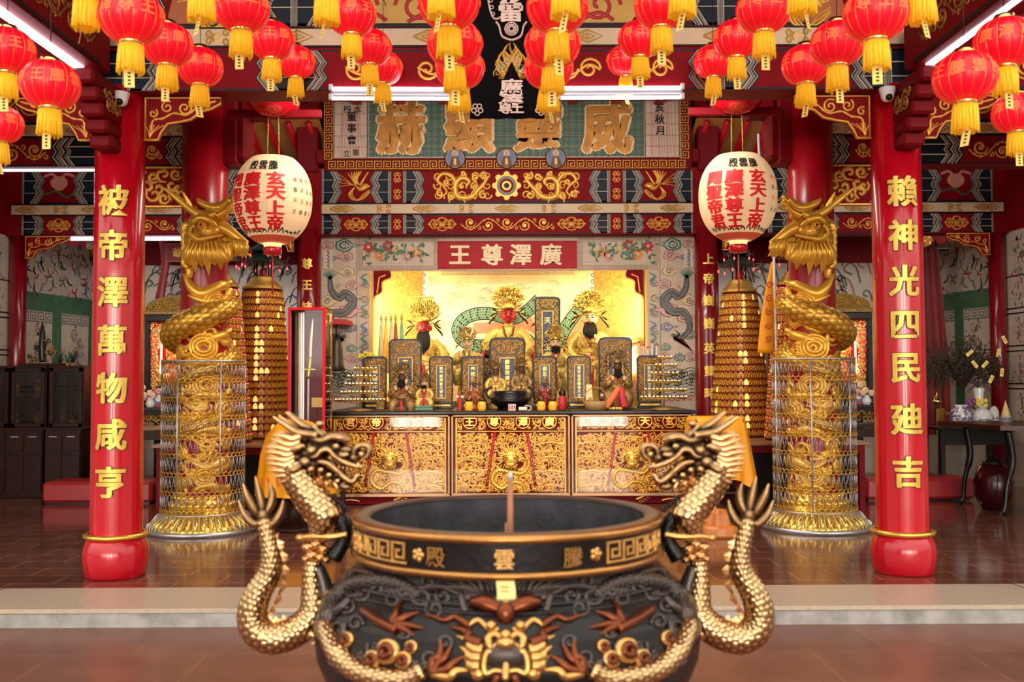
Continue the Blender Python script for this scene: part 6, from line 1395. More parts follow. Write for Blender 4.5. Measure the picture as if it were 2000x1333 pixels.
    if arms == 'sword':
        m = MB(); lim(m, M, [(X(0), Y(78), -33 * q), (X(0), Y(92), -33 * q)], 2 * q, HAND, k, 8); m.box(M(X(0), Y(92), -33 * q), (16 * k * q, 4 * k * q, 3.5 * k * q), CRW, .003); lim(m, M, [(X(0), Y(92), -33 * q), (X(0), Y(150), -33 * q), (X(0), Y(168), -33 * q)], [4 * q, 3.4 * q, .8 * q], mat('pale_gilt_blade', (1, .8, .45), .25, .6), k, 8, flat=.35, fd=(0, 1, 0)); m.build('sword', t)
    if sash:
        m = MB()
        for s in (-1, 1): lim(m, M, [(X(s * 12), Y(30), -22 * q), (X(s * 6), Y(60), -29 * q), (X(-s * 8), Y(96), -32 * q), (X(-s * 18), Y(128), -34 * q)], [4 * q, 5 * q, 6 * q, 7 * q], sash, k, 8, flat=.3, fd=(0, 1, 0))
        m.build('sash', t)
    # red-knobbed throne arms
    if fine and S > 11:
        m = MB()
        for s in (-1, 1): lim(m, M, [(X(s * 48), Y(60), 6), (X(s * 50), Y(80), -4), (X(s * 48), Y(104), -8)], [5 * q, 5 * q, 6 * q], RED, k, 8); m.sph(M(X(s * 48), Y(56), 0), 6 * k * q, CRW, 12, 8)
        m.build('throne_arm', t)
    return t
god('deity_statue', 'large gilded god with a flat tasselled crown, red face and long black beard', 828, 14.55, NZ, 14, FRED, ROBE, CRW, 48, 641, 'lap', flat_crown=True, seed=1)
god('deity_statue', 'central large gilded god with a red face and no beard', 993, 14.55, NZ, 14.5, FRED, ROBE, CRW, 0, 617, 'lap', seed=2)
god('deity_statue', 'large gilded god with a cream face and black beard resting one hand on a sword', 1151, 14.55, NZ, 14.5, FPALE, ROBE, CRW, 34, 624, 'sword', seed=3)
god('deity_statue', 'mid-sized gilded goddess with cream face and tall crown left of the centre tablet', 912, 13.55, AZ, 8.5, FPALE, ROBE, CRW, 0, 672, 'raised', seed=4)
god('deity_statue', 'mid-sized gilded god with small black beard before the tall rear tablet', 1085, 13.55, AZ, 9.5, FPALE, ROBE, CRW, 24, 672, 'lap', seed=5)
god('deity_statue', 'small crowned figure with a black face left of the red-faced god', 951, 13.75, AZ, 6, FDARK, DARKR, CRW, 10, 690, 'lap', seed=6, fine=False)
god('deity_statue', 'smoke-darkened bearded god before the large left tablet, on a grey stepped stand', 785, 12.5, AZ + .14, 8, FDARK, DARKR, DARKR, 34, 738, 'raised', seed=7)
god('deity_statue', 'small seated general with a long red sash, right of the smoke-darkened left god', 829, 12.5, AZ, 5.5, FPALE, ROBE, DARKR, 16, 750, 'lap', CRIM, seed=8)
god('deity_statue', 'small dull-gold crowned figure just left of the centre tablet foot', 968, 12.75, AZ, 6.5, FDARK, ROBE, DARKR, 0, 727, 'lap', seed=9)
god('deity_statue', 'small dark crowned figure just right of the centre tablet foot', 1018, 12.75, AZ, 6.5, FDARK, DARKR, DARKR, 0, 722, 'lap', seed=10)
god('deity_statue', 'smoke-darkened god with black beard before the large right tablet', 1206, 12.5, AZ, 8.5, FDARK, DARKR, DARKR, 34, 717, 'raised', seed=11)
god('deity_statue', 'tiny painted warrior figure behind the pair of jars left of the black censer', 926, 12.45, AZ, 4, FDARK, mat('rust_robe', (.45, .12, .04), .4, .3, var=.4, vs=30), DARKR, 0, 752, 'raised', seed=12, fine=False)
god('deity_statue', 'tiny painted warrior figure behind the pair of jars right of the black censer', 1064, 12.45, AZ, 4, FDARK, mat('plum_robe', (.25, .03, .03), .4, .3, var=.4, vs=30), DARKR, 0, 752, 'raised', seed=13, fine=False)
# ------------------------------------------------------------ spirit tablets
SLATE = mat('slate_blue_board', (.13, .14, .20), .6, spec=.15); TABG = mat('tablet_carving', (.62, .32, .07), .35, .7, var=.6, vs=25); TABF = mat('tablet_inner_frame', (.80, .50, .18), .35, .6)
def tablet(px, y0, wpx, D, zb, chars, label, big=False, gold=False):
    k = D / FPX; x = PX(px, D); W = wpx * k / 2; z1 = PZ(y0, D); g = ROBE if gold else TABG
    t = thing('spirit_tablet', label, 'tablet', (x, D, zb)); fr = Fr((x, D, 0)); H0 = .075
    m = MB(); m.box((x, D + .03, zb + .014), (W * 2.05, .16, .028), BLK, .006); m.box((x, D + .03, zb + .045), (W * 1.7, .12, .04), g, .008); m.box((x, D + .03, zb + .068), (W * 2.0, .14, .016), BLK, .004); m.build('stand', t)
    n = 26; out = [(-W * .92, zb + H0), (-W * .98, zb + H0 + .1)]
    for i in range(n + 1):
        a = pi - pi * i / n; sc = 1 + .03 * abs(sin(a * 6)); e = .42
        out.append((W * sc * (abs(cos(a)) ** e) * (1 if cos(a) > 0 else -1), z1 - W * .62 + W * .62 * sc * abs(sin(a)) ** e))
    out += [(W * .98, zb + H0 + .1), (W * .92, zb + H0)]
    m = MB(); poly(m, fr, out, BLK, .0, .06); rib(m, fr, out, .018, BLK, .0, .02); m.build('board', t)
    iw = W * (.46 if not big else .5); iz0 = zb + H0 + .06; iz1 = z1 - W * (.75 if not big else 1.15)
    m = MB(); scx = lambda a, b: abs(a) < W * .93 and zb + H0 + .01 < b < z1 - .02 and not (abs(a) < iw and iz0 < b < iz1) and (b < z1 - W * .55 or (a / (W * .95)) ** 4 + ((b - (z1 - W * .62)) / (W * .6)) ** 4 < 1)
    curls(m, fr, scx, -W, W, zb + H0, z1, .027 if not big else .032, g, int(px), w=.17, h=.005, b=.014)
    r_ = random.Random(int(px))
    for j in range(60 if big else 34):
        a, b = r_.uniform(-W, W), r_.uniform(zb + H0, z1)
        if scx(a, b): m.sph(fr(a, b, .016), r_.uniform(.006, .012), TABF if r_.random() < .4 else g, 8, 5)
    m.build('carved_surround', t)
    if big or gold:
        m = MB(); line(m, fr, [(-W * .8, z1 - W * .45), (-W * .42, iz1 + W * .22), (W * .42, iz1 + W * .22), (W * .8, z1 - W * .45)], W * .07, BLK, .024); m.build('hood_line', t)
    m = MB(); rect(m, fr, -iw * .8, iw * .8, iz0, iz1, SLATE, .012)
    n = len(chars); st = (iz1 - iz0) / (n + .4)
    text(m, fr, chars, 0, (iz0 + iz1) / 2, min(st * .92, iw * 1.1), GOLDC, .0135, .02, vert=True, step=st); m.build('name_board', t)
    m = MB(); e = [(-iw * .88, iz0), (iw * .88, iz0), (iw * .88, iz1), (-iw * .88, iz1), (-iw * .88, iz0)]
    for a, b in zip(e[:-1], e[1:]): rib(m, fr, [a, b], iw * .22, TABF, .014, .012)
    m.build('inner_frame', t)
for i, (px, y0, w_, D, ch, lab, big, gold) in enumerate((
    (733, 697, 44, 13.0, '福德正神', 'leftmost carved tablet behind the tiered left lamp rack, four large characters', 0, 0),
    (792, 663, 62, 13.1, '玄天上帝神位', 'large carved tablet left, behind the smoke-darkened bearded god', 1, 0),
    (862, 697, 45, 13.0, '祀奉廣澤尊王神位', 'carved tablet with slate-blue board between the left darkened god and the goddess', 0, 0),
    (924, 697, 44, 13.0, '奉祀張公聖君', 'carved tablet below the gilded goddess, above the left pair of jars', 0, 0),
    (991, 661, 68, 13.1, '騰雲殿廣澤尊王', 'large centre tablet behind the black altar censer', 1, 0),
    (1064, 697, 45, 13.0, '保生大帝神位', 'carved tablet above the right pair of jars', 0, 0),
    (1131, 697, 45, 13.0, '保安金身觀音大士', 'carved tablet behind the handled basket', 0, 0),
    (1202, 661, 64, 13.1, '關聖帝君神位', 'large carved tablet right, behind the darkened bearded god', 1, 0),
    (1268, 697, 46, 13.0, '註生娘娘花公花婆', 'rightmost carved tablet behind the tiered right lamp rack', 0, 0))):
    tablet(px, y0, w_, D, AZ, ch, lab, big, gold)
tablet(1070, 581, 48, 14.3, NZ, '天公玉皇上帝', 'tall bright gold tablet standing rear right of the red-faced god', True, True)
# ------------------------------------------------------------ things on the altar
GLO = mat('orange_wax', (.95, .40, .03), .3, emi=(1, .4, .03), es=.15); GLY = mat('yellow_wax', (.95, .70, .05), .3); SMG = glass('smoked_glass', (.6, .5, .42))
def jar(px, D, col, lab, hs=1, top=True):
    x = PX(px, D); t = thing('lamp_jar', lab, 'jar', (x, D, AZ)); k = D / FPX
    m = MB(); m.lathe([(0, 0), (6 * k, 0), (8 * k, 3 * k), (8.4 * k, 9 * k * hs), (7.6 * k, 15 * k * hs), (5.5 * k, 18 * k * hs), (0, 18 * k * hs)], (x, D, AZ), col, 24, mod=lambda a, z: 1 + .05 * sin(a * 8)); m.build('jar_body', t)
    m = MB(); 
    for s in (-1, 1): m.sph((x + s * 3 * k, D - 7.4 * k, AZ + 12 * k), (2.6 * k, 1.2 * k, 2 * k), GLY if col != CRIM else RED, 8, 6)
    m.build('flower_moulding', t)
    m = MB(); m.lathe([(5.5 * k, 18 * k * hs), (6.5 * k, 21 * k * hs), (7 * k, 24 * k * hs), (6.2 * k, 24 * k * hs), (5 * k, 19 * k * hs)], (x, D, AZ), SMG, 20); m.build('glass_neck', t)
jar(916, 12.13, GLO, 'orange lamp jar, the left one of the pair left of the black altar censer'); jar(941, 12.13, GLO, 'orange lamp jar next to the left side of the black altar censer')
jar(1057, 12.13, GLO, 'orange lamp jar next to the right side of the black altar censer'); jar(1079, 12.13, GLO, 'orange lamp jar between another orange jar and the tall red jar'); jar(1098, 12.16, CRIM, 'tall red lamp jar right of the two orange ones', 1.55)
D = 12.42; x = PX(996, D); k = D / FPX; t = thing('altar_censer', 'low round black censer in the middle of the altar top', 'censer', (x, D, AZ))
m = MB(); m.lathe([(0, 4 * k), (22 * k, 4 * k), (36 * k, 14 * k), (38 * k, 20 * k), (34 * k, 26 * k), (31 * k, 30 * k), (34 * k, 36 * k), (30 * k, 37 * k), (26 * k, 28 * k), (0, 24 * k)], (x, D, AZ), BLK, 48); m.build('bowl', t)
for a in (-.5, .5, pi / 2 + pi): m = MB(); m.tube([(x + 20 * k * sin(a), D - 18 * k * cos(a), AZ + 6 * k), (x + 24 * k * sin(a), D - 20 * k * cos(a), AZ)], [4 * k, 2.5 * k], BLK, 8); m.build('foot', t)
for s in (-1, 1): m = MB(); m.tube([(x + s * (34 + 12 * sin(b)) * k, D, AZ + (22 + 11 * (1 - cos(b))) * k) for b in [pi * i / 10 for i in range(11)]], 2.4 * k, BLK, 8); m.build('loop_handle', t)
# offerings and small things along the front edge
def small(name, label, cat, px, D, build_):
    x = PX(px, D); t = thing(name, label, cat, (x, D, AZ)); build_(t, x, D, D / FPX)
def f(t, x, D, k): m = MB(); m.box((x, D, AZ + 6.5 * k), (15 * k, .04, 13 * k), mat('pink_card', (.80, .50, .45), .6), .003); m.build('box', t); m = MB(); [rib(m, Fr((x, D - .021, 0)), [((-5 + 5 * i) * k, AZ + 3 * k), ((-5 + 5 * i) * k, AZ + 10 * k)], 2 * k, CRIM, .001) for i in range(3)]; m.build('printed_marks', t)
small('pink_box', 'small pink printed box before the black altar censer', 'box', 1000, 12.07, f)
def f(t, x, D, k): m = MB(); m.box((x, D, AZ + 4 * k), (17 * k, .05, 7 * k), mat('ivory_plastic', (.75, .66, .48), .4), .008); m.build('body', t); m = MB(); m.tube([(x + (8 + 9 * cos(a)) * k, D, AZ + (5 + 5 * sin(a)) * k) for a in [i * .4 - 1.6 for i in range(10)]], 1.1 * k, MATS['ivory_plastic'], 6); m.build('cord_loop', t)
small('charger', 'small ivory device with a looped cord beside the pink box', 'charger', 1021, 12.07, f)
BSK = mat('wicker', (.45, .26, .09), .6, bump=.6, bs=120)
def f(t, x, D, k):
    m = MB(); m.lathe([(0, 0), (20 * k, 0), (25 * k, 16 * k), (24 * k, 17 * k), (19 * k, 2 * k), (0, 2 * k)], (x, D, AZ), BSK, 32); m.build('basket_bowl', t)
    m = MB(); m.tube([(x + 24 * k * cos(a), D, AZ + (14 + 30 * sin(a)) * k) for a in [pi * i / 16 for i in range(17)]], 1.1 * k, BSK, 6); m.build('handle', t)
    m = MB(); [m.sph((x + (i - 2) * 7 * k, D, AZ + 12 * k), (5 * k, 5 * k, 4 * k), (WOOD, DARKR)[i % 2], 10, 7) for i in range(5)]; m.build('contents', t)
small('offering_basket', 'wicker basket with a hooped handle right of the red jar', 'basket', 1163, 12.25, f)
def f(t, x, D, k):
    for nm, s, mm in (('red_ribbon', -1, mat('orange_red_ribbon', (.75, .16, .03), .5)), ('orange_ribbon', 1, CRIM)):
        m = MB(); M = M0(D); lim(m, M, [(1212 + s * 3, 757, -2), (1206 + s * 9, 775, -6), (1200 + s * 20 * (1 if s > 0 else .9), 796, -6)], [5, 6, 7], mm, k, 8, flat=.25, fd=(0, 1, 0)); m.build(nm, t)
    m = MB(); [m.sph((x + (-16 + 7 * i) * k, D, AZ + 3 * k), (4 * k, .02, 3 * k), (YELG, GLY)[i % 2], 8, 6) for i in range(4)]; m.build('tassel_ends', t)
small('prize_ribbons', 'red and orange ribbons with gold writing at the foot of the right darkened god', 'ribbon', 1207, 12.22, f)
def f(t, x, D, k):
    m = MB(); m.lathe([(0, 0), (5 * k, 0), (3 * k, 3 * k), (4.4 * k, 12 * k), (3 * k, 22 * k), (1.8 * k, 28 * k), (2.8 * k, 33 * k), (0, 33 * k)], (x, D, AZ), CRIM, 16); m.build('vase', t)
    m = MB(); [m.sph((x + s * 5 * k, D, AZ + 27 * k), (4 * k, 2 * k, 3 * k), mat('gauze', (.7, .62, .5), .7), 8, 6) for s in (-1, 1)]; m.build('white_bow', t)
small('red_vase', 'tiny red vase with a white bow left of the orange jars', 'vase', 898, 12.15, f)
small('red_vase', 'tiny red vase standing at the foot of the second right tablet', 'vase', 1181, 12.5, f)
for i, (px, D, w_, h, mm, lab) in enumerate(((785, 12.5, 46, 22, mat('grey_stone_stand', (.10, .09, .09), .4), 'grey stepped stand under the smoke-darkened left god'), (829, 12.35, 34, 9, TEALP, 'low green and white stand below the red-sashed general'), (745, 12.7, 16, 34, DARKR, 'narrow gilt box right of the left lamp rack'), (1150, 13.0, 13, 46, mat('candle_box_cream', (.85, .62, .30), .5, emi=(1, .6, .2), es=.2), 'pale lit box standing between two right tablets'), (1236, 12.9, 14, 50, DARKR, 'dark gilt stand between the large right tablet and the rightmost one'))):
    x = PX(px, D); k = D / FPX; t = thing('altar_stand', lab, 'stand', (x, D, AZ)); 
    m = MB(); m.box((x, D, AZ + h * .3 * k), (w_ * k, .16, h * .6 * k), mm, .006); m.build('base', t); m = MB(); m.box((x, D, AZ + h * .8 * k), (w_ * .86 * k, .14, h * .4 * k), mm, .006); m.build('upper_step', t)
    m = MB(); fr = Fr((x, D - .08, 0)); vine(m, fr, -w_ * .42 * k, w_ * .42 * k, AZ + h * .3 * k, h * .4 * k, GOLDD, 3); m.build('fretwork', t)
# tiered racks of little oil lamps at both ends
def rack(s, lab):
    D = 12.35; k = D / FPX; tiers = ((714, 722, 20), (707, 737, 25), (705, 752, 29), (702, 768, 34), (704, 783, 47)) if s < 0 else ((1299, 702, 12), (1301, 717, 19), (1298, 733, 25), (1297, 749, 30), (1299, 765, 38), (1296, 780, 43))
    x = PX(tiers[-1][0], D); t = thing('oil_lamp_rack', lab, 'lamp rack', (x, D, AZ))
    m = MB(); m.tube([(x, D, AZ + .02), (x, D, PZ(tiers[0][1] - 10, D))], .012, GOLDD, 8); m.lathe([(0, 0), (.16, 0), (.15, .015), (.02, .03), (0, .03)], (x, D, AZ), GOLDD, 24); m.build('post', t)
    for (px, py, w_) in tiers:
        m = MB(); z = PZ(py, D); a = PX(px, D); n = int(w_ / 3.6) + 1
        for row in (-1, 1):
            m.tube([(a - w_ * k, D + row * .05, z), (a + w_ * k, D + row * .05, z)], .006, GOLDD, 6)
            for j in range(n): xx = a - w_ * k + 2 * w_ * k * j / (n - 1); m.lathe([(0, 0), (.008, 0), (.014, .012), (.016, .02), (0, .017)], (xx, D + row * .05, z + .004), CRW, 10); m.sph((xx, D + row * .05, z + .028), (.0035, .0035, .007), emit('oil_flame', (1, .62, .25), 6), 6, 4)
        m.build('lamp_tier', t)
rack(-1, 'tiered gilt rack of tiny oil lamps at the left end of the altar'); rack(1, 'tiered gilt rack of tiny oil lamps at the right end of the altar')
# command flags, brush sticks, bells, flowers, model temple
for i, (px, y0, c, lab) in enumerate(((745, 612, YELG, 'leftmost furled straw flag'), (754, 613, GLO, 'second furled flag, orange'), (764, 612, YELG, 'middle furled straw flag'), (773, 612, CRIM, 'furled crimson flag'), (785, 611, DGR, 'rightmost furled flag, green'))):
    D = 13.4; x = PX(px, D); z1 = PZ(y0, D); t = thing('command_flag', lab + ' left of the red-faced bearded god', 'flag', (x, D, AZ), None)
    m = MB(); m.tube([(x, D, AZ), (x, D, z1 - .06)], .009, GOLDD, 8); m.build('pole', t); m = MB(); m.lathe([(0, 0), (.01, 0), (.02, .02), (.012, .035), (.016, .045), (0, .10)], (x, D, z1 - .09), CRW, 12); m.build('spear_tip', t)
    m = MB(); m.lathe([(.010, z1 - .12), (.022, z1 - .2), (.034, z1 - .45), (.045, z1 - .75), (.03, z1 - .80)], (x, D, 0), c, 18, mod=lambda a, z: 1 + .28 * sin(a * 4 + z * 5)); m.build('furled_cloth', t)
for i in range(5):
    D = 13.3; x = PX(1254 + 6 * i, D); z1 = PZ(672 + (i % 3) * 5, D); t = thing('offering_brush', ['leftmost', 'second', 'middle', 'fourth', 'rightmost'][i] + ' pale stick of the bundle above the rightmost tablet', 'stick', (x, D, AZ))
    m = MB(); m.tube([(x, D, AZ), (x + (i - 2) * .02, D, z1)], [.012, .018], TILEP, 8); m.build('stick', t); m = MB(); m.sph((x + (i - 2) * .02, D, z1), (.016, .016, .03), CRIM, 8, 6); m.build('red_tip', t)
D = 13.5; x = PX(657, 13.5); t = thing('temple_bell', 'dark bronze bell hanging from a red bar left of the altar', 'bell', (x, D, PZ(724, D)))
m = MB(); z = PZ(724, D); m.lathe([(.11, 0), (.125, .01), (.10, .10), (.085, .28), (.07, .40), (.03, .45), (0, .46)], (x, D, z), mat('old_bell_bronze', (.07, .055, .04), .4, .7), 32); m.build('bell_body', t)
m = MB(); m.tube([(x, D, z + .45), (x, D, PZ(630, D))], .012, BLK, 8); m.build('hook', t)
m = MB(); m.box((PX(652, D), D + .22, PZ(628, D)), (.36, .56, .07), CRIM, .005); m.build('red_bar', t)
D = 13.25; x = PX(718, D); t = thing('flower_offering', 'yellow chrysanthemums above the leftmost tablet', 'flowers', (x, D, AZ)); r_ = random.Random(3)
m = MB(); m.lathe([(0, 0), (.07, 0), (.09, .2), (.05, .4), (.08, PZ(702, D) - AZ), (0, PZ(702, D) - AZ)], (x, D, AZ), BLUEG, 20); m.build('vase', t)
m = MB()
for j in range(60): a = r_.random() * 6.3; q = r_.random() ** .5 * .13; m.sph((x + q * cos(a), D + q * .6 * sin(a), PZ(699, D) + .07 * (1 - (q / .14) ** 2) + r_.gauss(0, .006)), .017, GLY, 7, 5)
m.build('blossoms', t)
D = 14.2; t = thing('model_temple', 'small model temple with ribbed roof at the right end of the niche', 'model', (PX(1236, D), D + .12, NZ)); x = PX(1236, D); D += .12; k = D / FPX
m = MB()
for i in range(16): xx = x + (-22 + 2.9 * i) * k; m.tube([(xx, D + .1, PZ(660, D)), (xx, D - .12, PZ(672, D))], .010, GOLDD, 6)
m.box((x, D, PZ(674, D)), (48 * k, .3, .02), GOLDD, .004); m.tube([(x - 24 * k, D + .1, PZ(659, D)), (x + 24 * k, D + .1, PZ(659, D))], .014, TABF, 8); m.build('roof', t)
m = MB(); m.box((x, D + .12, (NZ + PZ(676, D)) / 2), (40 * k, .04, PZ(676, D) - NZ), WOODM, .004)
for s in (-1, 1): m.box((x + s * 19 * k, D - .08, (NZ + PZ(676, D)) / 2), (3 * k, .05, PZ(676, D) - NZ), RED, .004)
m.box((x, D, NZ + .02), (44 * k, .3, .04), RED, .004); curls(m, Fr((x, D - .1, 0)), lambda a, b: True, -.13, .13, PZ(690, D), PZ(680, D), .04, TABF, 3); m.build('hall', t)
m = MB(); m.sph((x, D - .02, PZ(708, D)), (.04, .03, .07), CRW, 12, 8); m.sph((x, D - .03, PZ(697, D)), .025, CRW, 10, 8); m.box((x, D - .02, (NZ + PZ(716, D)) / 2), (.09, .09, PZ(716, D) - NZ), CRW, .004); m.build('inner_idol', t)
# ------------------------------------------------------------ towers of votive lamps
AMB = mat('amber_shell', (.55, .17, .02), .28, .15, var=.5, vs=30, emi=(1, .25, .02), es=.04); AMBB = mat('lit_amber_shell', (.95, .5, .12), .3, emi=(1, .50, .15), es=.75)
PKB = mat('pink_bulb', (.9, .1, .12), .3, emi=(1, .08, .10), es=1.2); LEDG = mat('tower_ledge', (.20, .035, .012), .5, spec=.2); DRKG = mat('pavilion_green', (.012, .03, .022), .4)
IDOL = mat('tiny_idol_gold', (.75, .34, .045), .3, .5, var=.4, vs=40)
def lampmesh(kind):
    m = MB(); sh = AMBB if kind == 'lit' else AMB; pts = [(-.021, 0), (-.024, .02), (-.018, .04), (-.008, .053), (0, .058), (.008, .053), (.018, .04), (.024, .02), (.021, 0)]
    fr = Fr((0, 0, 0)); poly(m, fr, pts, sh, -.004, .006); rib(m, fr, pts, .006, IDOL, -.004, .008, False)
    m.sph((0, -.004, .012), (.010, .007, .012), IDOL if kind != 'lit' else sh, 8, 6); m.sph((0, -.004, .029), (.0055, .006, .007), IDOL if kind != 'lit' else sh, 8, 6)
    if kind == 'pink': m.sph((0, -.006, .052), (.008, .007, .007), PKB, 6, 5)
    m.box((0, -.004, -.003), (.050, .022, .006), LEDG); return m
def tower(px, D, zb, z1, rb, rt, rows, n, label, pav, pinks, seed):
    x = PX(px, D); t = thing('lamp_tower', label, 'lamp tower', (x, D, zb)); r_ = random.Random(seed); H = z1 - zb
    R_ = lambda z: rt + (rb - rt) * max(0, 1 - (z - zb) / H) ** .8
    m = MB(); m.lathe([(0, zb)] + [(R_(zb + H * i / 12) - .012, zb + H * i / 12) for i in range(13)] + [(0, z1)], (x, D, 0), LEDG, 48)
    m.build('core', t)
    m = MB()
    for i in range(rows + 1): z = zb + .02 + (H - .04) * i / rows; m.lathe([(R_(z) - .015, z - .004), (R_(z) + .020, z - .004), (R_(z) + .020, z + .003), (R_(z) - .015, z + .003)], (x, D, 0), LEDG, 48)
    m.build('shelves', t)
    protos = {}
    for kd in ('plain', 'lit', 'pink'): q = lampmesh(kd); me = q.build('votive_lamp'); protos[kd] = (me.data, q); bpy.data.objects.remove(me)
    spots = []
    for i in range(rows):
        z = zb + .026 + (H - .04) * i / rows
        for j in range(n):
            a = 2 * pi * (j + .5 * (i % 2) * 0) / n; spots.append((cos(a - .0), i, j, a, z))
    face = sorted(spots, key=lambda q: -(q[0] - .0 + .001 * q[1]))
    chosen = set((q[1], q[2]) for q in face[:98]); st = MB(); light = int(n * .97) % n
    for (_, i, j, a, z) in spots:
        kd = 'lit' if (r_.random() < .05 or (not pinks and j in (0,) and r_.random() < .75)) else ('pink' if (pinks and r_.random() < .8) else 'plain')
        r = R_(z) + .006; p = V((x + r * sin(a), D - r * cos(a), z)); sc = H / rows / .066
        if (i, j) in chosen:
            o = bpy.data.objects.new('votive_lamp', protos[kd][0]); COL.objects.link(o); o.parent = t; o.location = p - V((x, D, zb)); o.rotation_euler = (0, 0, a); o.scale = (sc,) * 3
        else:
            src = protos[kd][1]; MM = Matrix.Rotation(a, 3, 'Z'); b0 = len(st.v); st.v += [tuple((MM @ (V(v) * sc)) + p) for v in src.v]
            for f, mi_, sm in zip(src.f, src.m, src.sm): st.f.append(tuple(q + b0 for q in f)); st.m.append(st.mi(src.mats[mi_])); st.sm.append(sm)
    o = st.build('votive_lamps', t, recalc=False, kind='stuff')
    m = MB(); m.lathe([(rt + .02, 0), (rt + .03, .02), (rt + .01, .04), (rt * .8, .09), (rt * .62, .13), (rt * .64, .15), (rt * .5, .16), (0, .16)], (x, D, z1), GOLDD, 36); m.build('gilt_dome', t)
    if pav:
        z2 = z1 + .16; m = MB()
        for j in range(8): a = 2 * pi * j / 8 + .2; m.tube([(x + rt * .45 * cos(a), D + rt * .45 * sin(a), z2), (x + rt * .45 * cos(a), D + rt * .45 * sin(a), z2 + .17)], .008, WOOD, 6)
        m.lathe([(0, 0), (.05, 0), (.04, .08), (0, .12)], (x, D, z2), CRIM, 12); m.build('pavilion_posts', t)
        for i, (zz, rr) in enumerate(((z2 + .16, rt * 1.2), (z2 + .30, rt * .85))):
            m = MB(); nn = 64; prof = [(1.0, .0), (.72, .025), (.4, .07), (.16, .14), (.0, .17)]
            m.lathe([(rr * a, b * rr / .2) for a, b in prof], (x, D, zz), DRKG, nn, mod=lambda a, z: 1 + .10 * abs(cos(a * 3)) ** 6)
            m.lathe([(rr * 1.0, 0), (rr * .6, -.01), (0, -.01)], (x, D, zz), DRKG, nn)
            for j in range(6):
                a = j * pi / 3; c_, s_ = cos(a), sin(a); m.tube([(x + rr * q * c_, D + rr * q * s_, zz + h * rr / .2) for q, h in ((.15, .15), (.5, .07), (.9, .02), (1.1, .02), (1.22, .06))], [.012, .012, .010, .008, .003], DRKG, 6)
            m.build('pavilion_roof', t)
            m = MB()
            for j in range(6): a = j * pi / 3; m.tube([(x + rr * 1.12 * cos(a), D + rr * 1.12 * sin(a), zz + .02), (x + rr * 1.12 * cos(a), D + rr * 1.12 * sin(a), zz - .05)], [.004, .004], RED, 5); m.sph((x + rr * 1.12 * cos(a), D + rr * 1.12 * sin(a), zz - .06), (.011, .011, .02), PKB, 8, 6)
            m.build('red_pendants', t)
        m = MB(); m.lathe([(0, .12), (.02, .09), (.012, .06), (.024, .03), (.012, 0), (0, 0)], (x, D, z2 + .30 + .8 * rt * .85), DRKG, 12); m.build('finial', t)
    for me, q in protos.values(): pass
TZ = .82
tower(513, 11.9, TZ, PZ(565, 11.9), .34, .215, 21, 30, 'amber lamp tower with green pavilion top beside the glass sword case', True, False, 1)
tower(1446, 11.9, TZ, PZ(574, 11.9), .35, .185, 20, 30, 'amber lamp tower with green pavilion top left of the right dragon pillar', True, False, 2)
tower(430, 11.15, TZ, PZ(560, 11.15), .34, .18, 21, 34, 'lamp tower with pink bulbs, mostly behind the left dragon pillar', True, True, 3)
tower(1556, 11.15, TZ, PZ(560, 11.15), .34, .18, 21, 34, 'lamp tower with pink bulbs, mostly behind the right dragon pillar', True, True, 4)
for s in (-1, 1):
    nm = 'left' if s < 0 else 'right'; x = -3.20 if s < 0 else 3.14; y = 11.6; tw = 1.30 if s < 0 else 1.50; t = thing('lamp_table', 'dark red low table under the %s lamp towers' % nm, 'table', (x, y, 0))
    m = MB(); m.box((x, y, TZ - .02), (tw, 1.72, .04), WOODM, .008); m.build('table_top', t)
    m = MB(); m.box((x, y, TZ - .08), (tw - .08, 1.62, .08), DRED, .005); m.build('apron', t)
    for a in (-1, 1):
        for b in (-1, 1): m = MB(); m.box((x + a * (tw / 2 - .07), y + b * .76, .37), (.07, .07, .74), DRED, .008); m.build('leg', t)
    m = MB(); m.box((x, y + .1, .38), (tw - .3, 1.2, .72), BLK, .01); m.build('cupboard', t)
# ------------------------------------------------------------ sword case
D = 10.9; x0, x1 = PX(563, D), PX(636, D); z1 = PZ(599, D); zb = .86; dp = .42; cx = (x0 + x1) / 2; cyy = D + dp / 2
t = thing('sword_case', 'tall red-framed glass case left of the altar', 'display case', (cx, cyy, zb)); fw = .030; FR = mat('bright_red_frame', (.75, .002, .02), .5, spec=.2)
m = MB()
for zz in (zb + fw / 2, z1 - fw / 2): m.box((cx, D, zz), (x1 - x0, .02, fw), FR, .002)
for xx in (x0 + fw / 2, x1 - fw / 2): m.box((xx, D, (zb + z1) / 2), (fw, .02, z1 - zb - 2 * fw), FR, .002)
m.build('front_frame', t)
m = MB()
for xx in (x0 + .01, x1 - .01): m.box((xx, D + dp, (zb + z1) / 2), (.02, .02, z1 - zb), WOODM, .002)
for xx in (x0 + .006, x1 - .006):
    for zz in (zb + .01, z1 - .01): m.box((xx, cyy, zz), (.012, dp - .02, .02), GOLDP, .002)
m.box((cx, D + dp, zb + .01), (x1 - x0, .02, .02), WOODM); m.box((cx, D + dp, z1 - .01), (x1 - x0, .02, .02), WOODM); m.build('rear_frame', t)
m = MB(); m.box((cx, D + dp + .005, (zb + z1) / 2), (x1 - x0, .012, z1 - zb), mat('plum_lining', (.20, .07, .09), .7, spec=.1), .002); m.build('lined_back', t)
for nm, xx in (('left_glass', x0 + .004), ('right_glass', x1 - .004)): m = MB(); m.box((xx, cyy, (zb + z1) / 2), (.004, dp - .03, z1 - zb - .03), GLS); m.build(nm, t)
